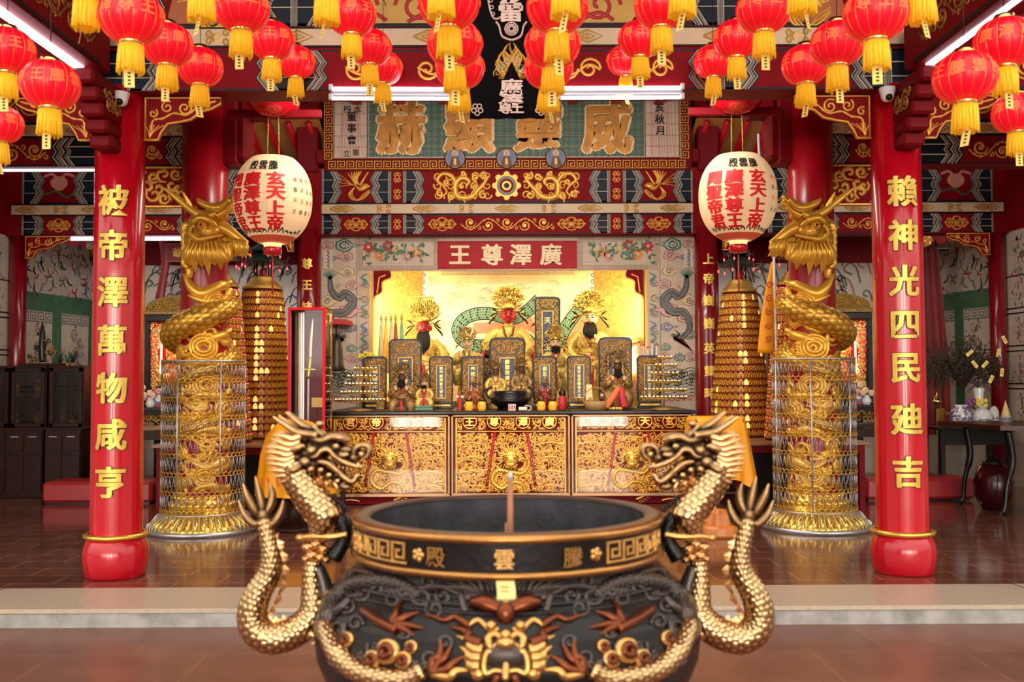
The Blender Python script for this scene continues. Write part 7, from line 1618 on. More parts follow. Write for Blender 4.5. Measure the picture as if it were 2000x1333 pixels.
m = MB(); m.box((cx, D + .002, (zb + z1) / 2), (x1 - x0 - 2 * fw, .004, z1 - zb - 2 * fw), GLS); m.build('front_glass', t)
m = MB(); m.box((cx, cyy, zb + .01), (x1 - x0, dp, .02), WOODM); m.box((cx, cyy, z1 - .008), (x1 - x0, dp, .012), WOODM); m.build('top_and_floor', t)
m = MB(); [m.box((x0 + .055 + .03 * i, cyy + .12 - .03 * i, (zb + z1) / 2), (.022, .012, z1 - zb - .06), mat('bright_foil', (.80, .76, .66), .25, .5), .003) for i in range(3)]; m.build('bright_side_rails', t)
SX = PX(604, 11.1); t2 = thing('ceremonial_sword', 'curved sword with gilt hilt and long pale pole, upright inside the glass case', 'sword', (SX, 11.1, zb + .02)); M = M0(11.1); k = 11.1 / FPX
m = MB(); m.tube([(SX - .01, 11.1, zb + .02), (SX - .005, 11.1, PZ(738, 11.1))], .011, mat('pale_scabbard', (.75, .70, .66), .35), 10); m.build('scabbard', t2)
m = MB(); lim(m, M, [(602, 738), (605, 716), (606, 700)], [4.5, 4.5, 3.5], CRW, k, 10); m.box(M(605, 722), (24 * k, .03, .02), CRW, .005)
for q in range(4): m.sph(M(604 + q % 2 * 2, 718 - 5 * q), .022, CRW, 10, 7)
m.build('gilt_hilt', t2)
m = MB(); lim(m, M, [(606, 700), (607, 670), (609, 645), (611, 622)], [3.2, 3.2, 3, .8], mat('brass_blade', (.85, .62, .32), .3, .7), k, 8, flat=.3, fd=(0, 1, 0)); m.build('blade', t2)
m = MB(); D2 = 11.22; m.box((PX(620, D2), D2, PZ(785, D2)), (.12, .006, .11), mat('yellow_card', (.75, .52, .15), .6)); m.tube([(PX(620, D2), D2 + .01, zb + .02), (PX(620, D2), D2 + .01, PZ(790, D2))], .004, BLK, 5); m.build('yellow_plaque', loc=(PX(620, D2), D2, zb + .02), label='yellow card standing at the lower right inside the sword case', cat='card')
t = thing('case_table', 'dark wooden table carrying the red-framed sword case', 'table', (cx, cyy + .02, 0))
m = MB(); m.box((cx + .05, cyy + .02, zb - .02), (.62, .60, .04), WOOD, .008); m.build('table_top', t)
for a in (-1, 1):
    for b in (-1, 1): m = MB(); m.box((cx + .05 + a * .27, cyy + .02 + b * .26, (zb - .04) / 2), (.05, .05, zb - .04), WOOD, .006); m.build('leg', t)
# ------------------------------------------------------------ cloth-covered drum (left) and draped table (right)
YC = mat('yellow_satin', (.86, .34, .008), .42, var=.15, vs=5, spec=.3, bump=.05, bs=9)
D = 10.15; k = D / FPX; x = PX(578, D); t = thing('covered_drum', 'drum on a dark stand under a yellow satin cloth, behind the left bronze dragon', 'drum', (x, D, 0))
m = MB(); m.lathe([(0, PZ(816, D)), (12 * k, PZ(817, D)), (34 * k, PZ(824, D)), (56 * k, PZ(848, D)), (66 * k, PZ(885, D)), (70 * k, PZ(930, D)), (74 * k, PZ(962, D))], (x, D, 0), YC, 96, mod=lambda a, z: 1 + (.05 * sin(a * 11) + .03 * sin(a * 5 + 1)) * max(0, min(1, (PZ(840, D) - z) * 2.2))); m.build('satin_cover', t)
m = MB()
for i in range(24): a = 2 * pi * i / 24; q = 75 * k; rib(m, Cy((x, D, 0), q), [(a * q, PZ(925, D)), (a * q + .02, PZ(940, D))], .012, mat('red_embroidery', (.6, .06, .02), .5), .004)
m.build('embroidery', t)
m = MB(); m.lathe([(0, 0), (50 * k, 0), (52 * k, 4 * k), (46 * k, 9 * k), (30 * k, 12 * k), (14 * k, 20 * k), (12 * k, 50 * k), (20 * k, 60 * k), (30 * k, 64 * k), (30 * k, 90 * k), (0, 90 * k)], (x, D, 0), WOOD, 48); m.build('turned_stand', t)
D = 10.3; k = D / FPX; x = PX(1397, D); y = D; t = thing('draped_table', 'small table under a yellow satin cloth, behind the right bronze dragon', 'table', (x, y, 0))
zt = PZ(815, D); hw, hd = 50 * k, .22; vs = []; fs = []; n = 96; rows = 10
def sq(a, w_, d_, p=.35): c_, s_ = cos(a), sin(a); return (abs(c_) ** p * w_ * (1 if c_ > 0 else -1), abs(s_) ** p * d_ * (1 if s_ > 0 else -1))
for j in range(rows + 1):
    f_ = j / rows; zz = zt - f_ * .62; e = 1 + .50 * f_ ** .9
    for i in range(n):
        a = 2 * pi * i / n; u, v = sq(a, hw * e, hd * e, .35 + .3 * f_); w_ = f_ * (.022 * sin(a * 13) + .02 * sin(a * 7 + 1)); corner = abs(sin(2 * a)); vs.append((x + u * (1 + w_ * 2), y + v * (1 + w_ * 2), zz - f_ * .10 * corner ** 3))
for j in range(rows):
    for i in range(n): q = (i + 1) % n; fs.append((j * n + i, j * n + q, (j + 1) * n + q, (j + 1) * n + i))
fs.append(tuple(range(n))); m = MB(); m.add(vs, fs, YC); m.build('satin_cloth', t)
m = MB(); m.box((x, y, zt - .03), (2 * hw - .03, 2 * hd - .03, .03), WOODM, .004); m.build('table_top', t)
for a in (-1, 1):
    for b in (-1, 1): m = MB(); m.tube([(x + a * hw * .85, y + b * hd * .85, zt - .04), (x + a * hw * .8, y + b * hd * .8, .4), (x + a * hw * 1.0, y + b * hd * 1.0, 0)], [.025, .02, .03], WOOD, 10); m.build('leg', t)
m = MB(); m.box((x, y, .35), (2 * hw * .8, 2 * hd * .8, .03), WOOD, .004); m.build('shelf', t)
D = 10.0; x = PX(1386, D) ; k = D / FPX; y = D - .34
t = thing('round_wood_plinth', 'honey-coloured round wooden plinth on the floor below the draped table', 'plinth', (x, y, 0)); HW = mat('honey_wood', (.62, .20, .04), .3, coat=.3, var=.2)
m = MB(); m.lathe([(0, 0), (44 * k, 0), (46 * k, 6 * k), (42 * k, 10 * k), (44 * k, 14 * k), (38 * k, 20 * k), (0, 20 * k)], (x, y, 0), HW, 48); m.build('ring_base', t); m = MB(); m.lathe([(24 * k, 20 * k), (20 * k, 40 * k), (14 * k, 48 * k), (0, 50 * k)], (x, y, 0), HW, 32, mod=lambda a, z: 1 + .12 * sin(a * 6)); m.build('carved_boss', t)
# ------------------------------------------------------------ side altars
LITR = mat('lit_red_satin', (.80, .06, .05), .5, var=.08)
for s in (-1, 1):
    nm = 'left' if s < 0 else 'right'; e = lambda px, D: s * abs(PX(px, D)); D = 14.5; k = D / FPX; x = e(372, D); hw = 88 * k; zt = PZ(613, D); zb = PZ(794, 14.0)
    t = thing('shrine_cabinet', 'black and gilt lit shrine behind the %s dragon pillar' % nm, 'shrine', (x, D, zb)); dp = .8
    m = MB()
    for a in (-1, 1): m.box((x + a * (hw - .04), D, (zb + zt) / 2), (.08, .08, zt - zb), BLK, .01); m.box((x + a * (hw - .02), D + dp / 2, (zb + zt) / 2), (.03, dp, zt - zb), DRED)
    m.box((x, D, zt - .05), (2 * hw, .10, .10), BLK, .01); m.box((x, D, zb + .03), (2 * hw, .10, .06), BLK, .01); m.box((x, D + dp / 2, zt), (2 * hw, dp, .03), BLK); m.box((x, D + dp / 2, zb + .015), (2 * hw, dp, .03), BLK); m.build('carcass', t)
    m = MB(); m.box((x, D + dp, (zb + zt) / 2), (2 * hw, .03, zt - zb), mat('shrine_back_gold', (.75, .38, .12), .5, .2, bump=.6, bs=30)); m.build('back_board', t)
    m = MB(); fr = Fr((x, D + dp - .03, 0)); poly(m, fr, circ(0, PZ(690, D), .50, 36, .62), LITR, .0, .02); m.build('red_satin_halo', t)
    m = MB(); fr = Fr((x, D - .06, 0)); z2 = zt + .29
    arc = [(-hw * .96, zt + .06)] + [(hw * .96 * cos(a), zt + .08 + (z2 - zt - .08) * max(0, sin(a)) ** .8) for a in [pi - pi * i / 20 for i in range(21)]] + [(hw * .96, zt + .06)]
    poly(m, fr, arc, mat('crest_dark_gold', (.22, .13, .03), .5, .4), .0, .04)
    curls(m, fr, lambda a, b: b > zt + .07 and b < zt + .08 + (z2 - zt - .1) * max(0, 1 - (a / hw / .95) ** 2) ** .5, -hw, hw, zt, z2, .052, GOLDD, 5 + s, w=.16, h=.01, b=.018)
    for zz in (zt + .055, zt + .01): rib(m, fr, [(-hw, zz), (hw, zz)], .022, GOLDD, .012, .012)
    vine(m, fr, -hw, hw, zt + .033, .06, GOLDD, 14, h=.01); m.build('carved_crest', t)
    m = MB(); fr = Fr((x, D + .04, 0)); curls(m, fr, lambda a, b: True, -hw + .08, hw - .08, zt - .24, zt - .11, .05, TABF, 3, w=.16, h=.01, b=.015)
    for a in (-1, 1):
        u0, u1 = sorted((a * (hw - .17), a * (hw - .09))); curls(m, fr, lambda p, q: True, u0, u1, zb + .1, zt - .24, .045, TABF, 4, w=.16, h=.01, b=.015)
        poly(m, fr, [(a * (hw - .17), zt - .24), (a * (hw - .40), zt - .24), (a * (hw - .30), zt - .32), (a * (hw - .17), zt - .50)], TABF, .01, .02)
    m.build('gilt_valance', t)
    for a, d_ in ((-1, .12), (1, .12), (-1, .4), (1, .4)): m = MB(); xx = x + a * (hw - .16 - d_ * .3); m.tube([(xx, D + d_, zb + .12), (xx, D + d_, zt - .18)], .012, emit('warm_tube', (1, .72, .4), 9), 10); m.build('lit_tube', t)
    area('shrine_lamp_light', (x, D + .3, zt - .12), (0, 0, 0), .9, .2, 26, (1, .6, .38))
    god('deity_statue', 'orange-gold seated sage inside the %s side shrine' % nm, 994 + s * 654 if s > 0 else 340, 14.9, zb + .03, 6.5, mat('sage_face', (.75, .25, .05), .4), mat('orange_gold_robe', (.90, .30, .06), .35, .4, var=.3, vs=20), mat('orange_gold_hair', (.8, .25, .05), .4, .4), 0, 696, 'raised', seed=20 + s, fine=False)
    god('deity_statue', 'small gilded attendant inside the %s side shrine, beside the seated sage' % nm, 994 + s * 684 if s > 0 else 310, 14.62, zb + .03, 4.2, HAND, ROBE, CRW, 0, 722, 'lap', seed=22 + s, fine=False)
    D = 14.0; x = e(372, D); k = D / FPX; t = thing('carved_altar_table', 'dark table with gilt carved apron under the %s shrine' % nm, 'table', (x, D, 0)); hw2 = 112 * k; dz = zb
    m = MB(); m.box((x, D + .62, dz - .02), (hw2 * 2, 1.3, .04), BLK, .006); m.build('table_top', t)
    m = MB(); m.box((x, D + .04, dz - .12), (hw2 * 1.94, .06, .18), WOOD, .006); curls(m, Fr((x, D, 0)), lambda a, b: True, -hw2 * .93, hw2 * .93, dz - .19, dz - .06, .07, GOLDD, 6, w=.11, h=.012, b=.012); m.build('gilt_apron', t)
    for a in (-1, 1):
        m = MB(); m.box((x + a * hw2 * .93, D + .06, dz / 2 - .02), (.09, .09, dz - .04), WOOD, .01); rib(m, Fr((x + a * hw2 * .93, D + .015, 0)), [(0, .1), (0, dz - .25)], .02, GOLDD, .002); m.build('leg', t)
    m = MB(); m.box((x, D + .9, dz / 2 - .03), (hw2 * 1.8, .5, dz - .06), BLK); m.build('cupboard', t)
    # black pot, framed picture, flowers in front of the shrine
    def stand_pot(px, D, r, lab, zb_):
        c = V((e(px, D), D, zb_)); t = thing('black_censer_pot', lab, 'censer', c); m = MB(); m.lathe([(0, 0), (r * .5, 0), (r * .6, r * .2), (r, r * .8), (r * .95, r * 1.3), (r * .8, r * 1.5), (r * .9, r * 1.7), (r * .7, r * 1.7), (0, r * 1.4)], c, BLK, 32); m.build('pot', t)
        for a in (-1, 1): m = MB(); m.tube([c + V((a * r * (.9 + .5 * sin(b)), 0, r * (1.0 + .4 * (1 - cos(b))))) for b in [pi * i / 8 for i in range(9)]], r * .1, BLK, 6); m.build('handle', t)
    stand_pot(343, 14.2, .17, 'round black censer pot before the %s shrine' % nm, dz)
    c = V((e(312, 14.15), 14.15, dz)); t = thing('framed_picture', 'small red framed picture propped before the %s shrine' % nm, 'picture', c)
    m = MB(); m.box(c + V((0, 0, .11)), (.20, .02, .22), CRIM, .005); m.build('frame', t); m = MB(); m.box(c + V((0, -.012, .12)), (.16, .005, .15), BLUEG); disc(m, Fr(c + V((0, -.015, .13))), 0, 0, .05, WHITE, .001); m.build('print', t)
    r_ = random.Random(8); c = V((e(296, 14.12), 14.12, dz)); t = thing('flower_vase', 'pink and cream flowers at the outer end of the %s carved table' % nm, 'flowers', c)
    m = MB(); m.lathe([(0, 0), (.05, 0), (.07, .06), (.04, .12), (.05, .14), (0, .14)], c, WHITE, 16); m.build('vase', t)
    for j in range(9): m = MB(); p = c + V((r_.uniform(-.13, .13), r_.uniform(-.05, .05), .16 + r_.uniform(-.03, .12))); [m.sph(p + V((.022 * cos(a), -.01, .022 * sin(a))), .024, (mat('pink_petal', (.75, .35, .40), .6), mat('cream_petal', (.8, .62, .42), .6))[j % 2], 8, 6) for a in range(6)]; m.build('blossom', t)
    # lower reading table in front, cushion
    D = 13.2; x = e(340, D); t = thing('offering_table', 'plain dark brown table in front of the %s carved table' % nm, 'table', (x, D, 0)); zt2 = PZ(832, D)
    m = MB(); m.box((x, D + .3, zt2 - .02), (1.75, .6, .045), WOODM if s < 0 else WOOD, .006); m.build('table_top', t)
    for a in (-1, 1):
        for b in (0.04, .56): m = MB(); m.box((x + a * .80, D + b, (zt2 - .04) / 2), (.08, .06, zt2 - .04), WOOD, .006); m.build('leg', t)
    m = MB(); m.box((x, D + .05, zt2 - .11), (1.5, .03, .12), WOOD); m.build('rail', t)
    D = 12.22; t = thing('kneeling_cushion', 'red vinyl kneeling bench cushion behind the %s red column' % nm, 'cushion', (e(192, D), D, 0)); x0, x1 = sorted((e(87, D), e(300, D)))
    m = MB(); m.box(((x0 + x1) / 2, D + .3, .145), (x1 - x0, .62, .25), mat('red_vinyl', (.36, .015, .02), .38, coat=.15, bump=.15, bs=90), .035); m.build('cushion', t)
    m = MB(); m.box(((x0 + x1) / 2, D + .3, .012), (x1 - x0 - .1, .5, .024), BLK); m.build('base_board', t)
    # hanging red silk behind
    D = 15.3
    if s < 0:
        m = MB(); M = M0(D); lim(m, M, [(322, 470), (324, 510), (318, 550), (312, 585)], [12, 9, 8, 10], mat('crimson_silk', (.32, .006, .012), .4, sheen=.4), D / FPX, 14, flat=.5, fd=(0, 1, 0)); m.build('silk_swag', loc=(PX(320, D), D, PZ(585, D)), label='gathered crimson silk hanging above the left shrine', cat='drape')
        D = 15.2; a, b = PX(326, D), PX(440, D); m = MB(); m.box(((a + b) / 2, D, PZ(491, D)), (b - a, .05, .28), mat('sign_red', (.28, .008, .015), .5), .004); t = thing('shrine_sign', 'dark red sign with gold characters above the left shrine', 'sign', ((a + b) / 2, D, PZ(506, D))); m.build('board', t)
        fr = Fr((0, D - .03, 0)); m = MB()
        for ch, px in zip('爺德福', (347, 374, 401)): text(m, fr, ch, PX(px, D), PZ(491, D), .15, GOLDP, .003, .02)
        for y in (474, 508): line(m, fr, [(a, PZ(y, D)), (b, PZ(y, D))], .006, GOLDP, .003)
        m.build('gold_lettering', t)
# ------------------------------------------------------------ left corner: two display cabinets
PLEX = glass('cabinet_glass', (.6, .55, .5))
for (p0, p1, lab, seed) in ((-56, 86, 'dark wooden display cabinet at the left edge, gilt figures behind glass', 1), (90, 160, 'narrow dark wooden display cabinet next to the left red column', 2)):
    D = 12.9; x0, x1 = PX(p0, D), PX(p1, D); cx = (x0 + x1) / 2; W = x1 - x0; zt = PZ(711, D); zm = PZ(836, D); t = thing('display_cabinet', lab, 'cabinet', (cx, D + .3, 0))
    m = MB()
    m.box((cx, D + .32, zm / 2), (W, .60, zm), WOOD, .01); m.box((cx, D + .34, zm + .01), (W + .02, .62, .03), WOOD, .005); m.build('lower_carcass', t)
    m = MB(); m.box((cx, D + .62, (zm + zt) / 2), (W - .02, .03, zt - zm), WOOD); 
    for xx in (x0 + .02, x1 - .02): m.box((xx, D + .37, (zm + zt) / 2), (.03, .52, zt - zm), WOOD)
    m.box((cx, D + .37, zt - .015), (W, .54, .03), WOOD, .004); m.box((cx, D + .4, (zm + zt) / 2), (W - .05, .42, .015), WOOD); m.build('upper_carcass', t)
    nd = 2 if W > .8 else 1
    for j in range(nd):
        a = x0 + W * j / nd; b = x0 + W * (j + 1) / nd; dr = MB()
        for (u, v, p, q) in ((a + .02, b - .02, zm + .03, zm + .08), (a + .02, b - .02, zt - .08, zt - .03), (a + .02, a + .07, zm + .03, zt - .03), (b - .07, b - .02, zm + .03, zt - .03)): dr.box(((u + v) / 2, D + .10, (p + q) / 2), (v - u, .025, q - p), WOOD, .004)
        d = dr.build('glazed_door', t); g = MB(); g.box(((a + b) / 2, D + .10, (zm + zt) / 2), (b - a - .1, .004, zt - zm - .1), PLEX); g.build('pane', d)
    for j in range(2 * nd if nd == 2 else 2):
        n2 = 2 * nd if nd == 2 else 2; a = x0 + W * j / n2; b = x0 + W * (j + 1) / n2; dr = MB(); dr.box(((a + b) / 2, D + .015, zm - .16), (b - a - .02, .02, .24), WOOD, .004); d = dr.build('drawer', t)
        g = MB(); g.box(((a + b) / 2, D - .01, zm - .09), ((b - a) * .45, .015, .014), STEEL, .003); g.build('handle', d)
        dr = MB(); dr.box(((a + b) / 2, D + .015, (zm - .30) / 2 + .03), (b - a - .02, .02, zm - .40), WOOD, .004); dr.build('cupboard_door', t)
    r_ = random.Random(seed)
    for j in range(6 if nd == 2 else 3):
        xx = x0 + W * (j % 3 + .6) / 3.4 * (1 if nd == 2 else 1); lv = zm + .03 if j < 3 else (zm + zt) / 2 + .01; hh = r_.uniform(.10, .20); c = V((xx, D + .36, lv))
        tt = thing('gilt_ornament', ('gilt ornament in the %s, %s shelf, %s' % ('left-edge cabinet' if nd == 2 else 'narrow cabinet', 'lower' if j < 3 else 'upper', ['left side', 'middle', 'right side'][j % 3])), 'ornament', c)
        mm = r_.choice((GOLDD, GOLDD, CRW)); m = MB(); m.lathe([(0, 0), (.06, 0), (.055, .02), (.03, .03), (.05, hh * .5), (.06, hh * .7), (.02, hh * .9), (0, hh)], c, mm, 20, mod=lambda a, z: 1 + .15 * sin(a * 5)); m.build('body', tt); m = MB(); m.sph(c + V((0, 0, hh + .02)), .03, mm, 12, 8); m.build('top', tt)
D = 13.1; c = V((PX(80, D), D + .1, PZ(711, D) )); t = thing('peaked_ornament', 'dark peaked incense cone with gilt scroll standing on the left cabinet', 'ornament', c); M = M0(D + .1); k = (D + .1) / FPX
m = MB(); m.box((PX(82, D), D + .1, PZ(711, D) + .015), (.55, .3, .03), WOOD, .005); m.build('base', t)
m = MB(); lim(m, M, [(84, 708), (83, 680), (83, 650), (83, 630)], [7, 7, 5, 1], BLK, k, 12); m.build('cone', t)
m = MB(); r_ = random.Random(4)
for j in range(26): a = r_.uniform(56, 108); b = 708 - r_.random() * (66 - abs(a - 83) * 1.9); lim(m, M, [(u, v, r_.uniform(-6, 6)) for u, v in spi(a, b, 5, 1.2, r_.random() * 6, 1, 8, .3)], 1.1, GOLDD if j % 3 else DRKG, k, 5, sub=1)
m.build('gilt_scrolls', t)
for i, (px, c_) in enumerate(((118, DRKG), (134, GRNS), (144, DRKG))):
    D = 13.2; p = V((PX(px, D), D, PZ(714, D))); t = thing('potted_sprig', ['dark', 'green', 'slim dark'][i] + ' sprig in a pot on top of the narrow cabinet', 'plant', p); m = MB(); m.lathe([(0, 0), (.03, 0), (.035, .05), (0, .05)], p, WOODM, 12); m.build('pot', t); m = MB()
    for j in range(14): a = r_.random() * 6.3; L_ = r_.uniform(.1, .25); m.tube([p + V((0, 0, .04)), p + V((.03 * cos(a), .03 * sin(a), L_ * .6)), p + V((.07 * cos(a), .07 * sin(a), L_))], [.004, .007, .001], c_, 5)
    m.build('leaves', t)
D = 13.62; p = V((PX(166, D), D, 0))
t = thing('black_stand', 'black stand with flowers and a brass finial behind the left column', 'stand', p); m = MB(); m.box(p + V((.06, .2, .46)), (.34, .34, .92), BLK, .01); m.build('cabinet_box', t); m = MB(); m.lathe([(0, 0), (.05, 0), (.02, .03), (.05, .08), (.03, .13), (.01, .16), (0, .2)], p + V((0, .1, .92)), BRASS, 16); m.build('finial', t)
m = MB()
for j in range(18): m.sph(p + V((.06 + r_.gauss(0, .06), .25, 1.25 + r_.gauss(0, .12))), .03, (WHITE, CRIM, TILEP, GRNS)[j % 4], 8, 6); 
m.tube([p + V((.06, .25, .92)), p + V((.06, .25, 1.3))], .02, GRNS, 6); m.build('flowers', t)
# ------------------------------------------------------------ right corner
CUR = mat('crimson_velvet', (.26, .004, .008), .6, var=.2, sheen=.5)
D = 14.6; t = thing('velvet_curtain', 'crimson curtain hanging in folds at the back right', 'curtain', (PX(1822, D), D, PZ(850, D))); vs = []; fs = []; n = 60; rows = 16
for j in range(rows + 1):
    f_ = j / rows; zz = PZ(492 + 360 * f_, D); wl, wr = 1796 - 2 * f_, 1838 + 20 * min(1, f_ * 1.6)
    for i in range(n + 1): u = i / n; vs.append((PX(wl + (wr - wl) * u, D), D + .05 * sin(u * 26 + f_) + .02 * sin(u * 61), zz + (.10 * abs(sin(u * 7)) * (1 - f_) if j < 3 else 0)))
for j in range(rows):
    for i in range(n): a = j * (n + 1) + i; fs.append((a, a + 1, a + n + 2, a + n + 1))
m = MB(); m.add(vs, fs, CUR); m.build('folds', t); m = MB(); m.tube([(PX(1788, D), D + .03, PZ(489, D)), (PX(1860, D), D + .03, PZ(489, D))], .02, WOOD, 10); m.build('rail', t)
D = 15.84; m = MB(); m.box((PX(1808, D), D, PZ(474, D)), (.26, .05, .30), TABG, .01); curls(m, Fr((PX(1808, D), D - .03, 0)), lambda a, b: True, -.11, .11, PZ(474, D) - .12, PZ(474, D) + .12, .05, GOLDP, 3); m.build('gilt_plaque', loc=(PX(1808, D), D, PZ(474, D)), label='small square gilt plaque above the crimson curtain', cat='plaque')
D = 15.84; m = MB(); x_ = PX(183, D); m.box((x_, D, PZ(487, D)), (.24, .05, .32), BLK, .01); [rib(m, Fr((x_, D - .03, 0)), spi(.05 * (j % 2 * 2 - 1), PZ(487, D) + .06 * (j // 2 * 2 - 1), .05, 1.3, j, 1, 12, .2), .012, (GOLDP, TEALP)[j % 2], .002) for j in range(4)]; m.build('dark_plaque', loc=(x_, D, PZ(487, D)), label='small dark plaque with painted flowers, left of the left column top', cat='plaque')
D = 13.15; k = D / FPX; zt = PZ(838, D); t = thing('side_table', 'black lacquer table carrying the blue and white vases at the right', 'table', (PX(1905, D), D, 0))
m = MB(); m.box((PX(1905, D), D + .3, zt - .02), (150 * k, .62, .04), BLK, .006); m.build('table_top', t)
for a in (1840, 1970):
    for b in (.04, .56): m = MB(); m.box((PX(a, D), D + b, (zt - .04) / 2), (.07, .07, zt - .04), BLK, .008); m.build('leg', t)
m = MB(); m.box((PX(1905, D), D + .06, zt - .14), (125 * k, .04, .2), BLK, .004); m.build('apron', t)
BW = mat('blue_white_porcelain', (.75, .76, .8), .15, coat=.5)
def porcelain(name_, px, D, zb_, prof, lab, orn, seed):
    c = V((PX(px, D), D, zb_)); t = thing('porcelain_vase', lab, 'vase', c); m = MB(); m.lathe(prof, c, BW, 40); m.build('body', t); m = MB(); r_ = random.Random(seed)
    rf = lambda z: next((a[0] + (b[0] - a[0]) * (z - a[1]) / ((b[1] - a[1]) or 1) for a, b in zip(prof[:-1], prof[1:]) if a[1] <= z <= b[1] and a[0] > 0), .05)
    cyf = Cy(c, rf, prof[len(prof) // 2][1]); H = prof[-1][1]
    if orn == 'all':
        for j in range(90): u, z = r_.uniform(-.3, .3), r_.uniform(.03, H * .9); rib(m, cyf, spi(u, z, .022, 1.2, r_.random() * 6, 1, 8, .2), .006, mat('cobalt', (.02, .04, .22), .2), .002, .001)
        for j in range(12): u, z = -.3 + .1 * (j % 6), (.10, .2)[j // 6]; disc(m, cyf, u, z, .014, CRIM, .004, 10)
    else:
        p = cr([(-.12, H * .3), (-.04, H * .42), (.04, H * .35), (.12, H * .5), (.16, H * .55)], 5); rib(m, cyf, p, .010, BLK, .002, .001)
        for j in range(9): u = -.1 + .03 * j; rib(m, cyf, [(u, H * .4), (u + .02, H * (.5 + .05 * (j % 3)))], .005, BLK, .002, .001)
    m.build('painted_decoration', t)
porcelain('', 1876, D + .2, zt, [(0, 0), (.10, 0), (.125, .06), (.135, .15), (.12, .22), (.075, .245), (.07, .27), (.085, .29), (0, .29)], 'squat blue and white jar at the left end of the black table', 'all', 1)
porcelain('', 1918, D + .22, zt, [(0, 0), (.10, 0), (.13, .05), (.14, .12), (.10, .20), (.05, .24), (0, .24)], 'white vase with a painted plum branch beside the squat jar', 'b', 2)
porcelain('', 1941, D + .3, zt, [(0, 0), (.05, 0), (.065, .08), (.06, .2), (.03, .26), (0, .27)], 'slim plain white vase near the right edge', 'b', 3)
porcelain('', 1912, D + .46, zt, [(0, 0), (.08, 0), (.11, .15), (.07, .30), (.055, .40), (.075, .50), (.07, .52), (.05, .42), (0, .42)], 'tall flared white vase holding the dried branches', 'b', 4)
c = V((PX(1912, D), D + .46, zt + .50)); t = thing('dried_branches', 'mass of dried dark branches with yellow paper tags at the right', 'branches', c); r_ = random.Random(9); TW = mat('dry_twig', (.045, .03, .018), .8)
m = MB(); tips = []
for j in range(150):
    a = r_.uniform(-1.3, 1.3); L_ = r_.uniform(.3, .75); b = r_.uniform(.2, 1.25); p1 = c + V((sin(a) * L_ * .4, r_.gauss(0, .08), L_ * .55)); p2 = p1 + V((sin(a) * L_ * .45, r_.gauss(0, .08), L_ * (.5 - .55 * abs(a)))); tips.append(p2)
    m.tube(cr([c - V((0, 0, .03)), p1, p2, p2 + V((r_.gauss(0, .05), 0, -.14 * abs(a)))], 4), [.005] * 8 + [.004] * 4 + [.001], TW, 4)
m.build('twigs', t, recalc=False)
m = MB()
for j in range(1500):
    p = r_.choice(tips) + V((r_.gauss(0, .07), r_.gauss(0, .05), r_.gauss(0, .09))); a = r_.random() * 3; u = V((cos(a), .3, sin(a))) * .022; v = V((-sin(a), .2, cos(a))) * .008; m.add([p - u, p + v, p + u, p - v], [(0, 1, 2, 3)], TW, False)
o = m.build('dry_leaves', t, recalc=False, kind='stuff')
for j, (px, py, a) in enumerate(((1894, 690, .7), (1924, 712, .8), (1936, 741, 1.1), (1957, 728, 1.4), (1962, 664, 2.0), (1950, 690, 1.3), (1904, 712, 2.2))):
    D2 = D + .15; p = P(px, py, D2); m = MB(); u = V((cos(a), .05, sin(a))) * .055; v = V((-sin(a), .02, cos(a))) * .022; m.add([p - u - v, p + u - v, p + u + v, p - u + v], [(0, 1, 2, 3)], TAGM, False); m.add([q + V((0, .002, 0)) for q in (p - u - v, p + u - v, p + u + v, p - u + v)], [(3, 2, 1, 0)], TAGM, False)
    for q in range(3): w_ = u * (-.5 + .5 * q); m.add([p + w_ * .8 - v * .4 + V((0, -.002, 0)), p + w_ * .8 + u * .15 - v * .4 + V((0, -.002, 0)), p + w_ * .8 + u * .15 + v * .4 + V((0, -.002, 0)), p + w_ * .8 + v * .4 + V((0, -.002, 0))], [(0, 1, 2, 3)], INK, False)
    m.build('paper_tag', t)
c = V((PX(1916, D), D + .2, zt + .24)); t = thing('artificial_flowers', 'purple and yellow flowers in the plum-branch vase', 'flowers', c)
for j in range(18):
    m = MB(); p = c + V((-.10 + .25 * r_.random() + (0), r_.gauss(0, .03), .02 + r_.random() * .10)); col = mat('purple_petal', (.22, .04, .25), .6) if p.x < c.x + .03 else GLY
    for a in range(5): m.sph(p + V((.017 * cos(a * 1.26), -.008, .017 * sin(a * 1.26))), .014, col, 7, 5)
    m.sph(p + V((0, -.014, 0)), .008, GLY, 6, 5); m.build('blossom', t)
m = MB(); [m.tube([c - V((0, 0, .02)), c + V((r_.gauss(0, .08), 0, .08))], .004, GRNS, 5) for j in range(12)]; m.build('stems', t)
# gilt post with urn finial
D = 13.95; c = V((PX(1832, D), D, 0)); t = thing('gilt_post', 'ochre post beside the dark table, right of the right red column', 'post', c); zz = PZ(800, D); m = MB(); m.box(c + V((.03, 0, zz / 2)), (.10, .06, zz), mat('ochre_paint', (.36, .18, .03), .5), .008); m.build('post', t)
m = MB(); m.box(c + V((.2, 0, zz - .08)), (.25, .05, .05), MATS['ochre_paint'], .005); m.build('rail', t)
c = V((PX(1829, D), D - .02, zz)); t = thing('brass_urn', 'small lidded brass urn on the ochre post', 'urn', c); m = MB(); m.lathe([(0, 0), (.03, 0), (.02, .03), (.055, .07), (.06, .10), (.04, .13), (0, .13)], c, BRASS, 20); m.build('bowl', t); m = MB(); m.lathe([(.045, .13), (.03, .16), (.01, .18), (.016, .2), (0, .22)], c, BRASS, 16); m.build('lid', t)
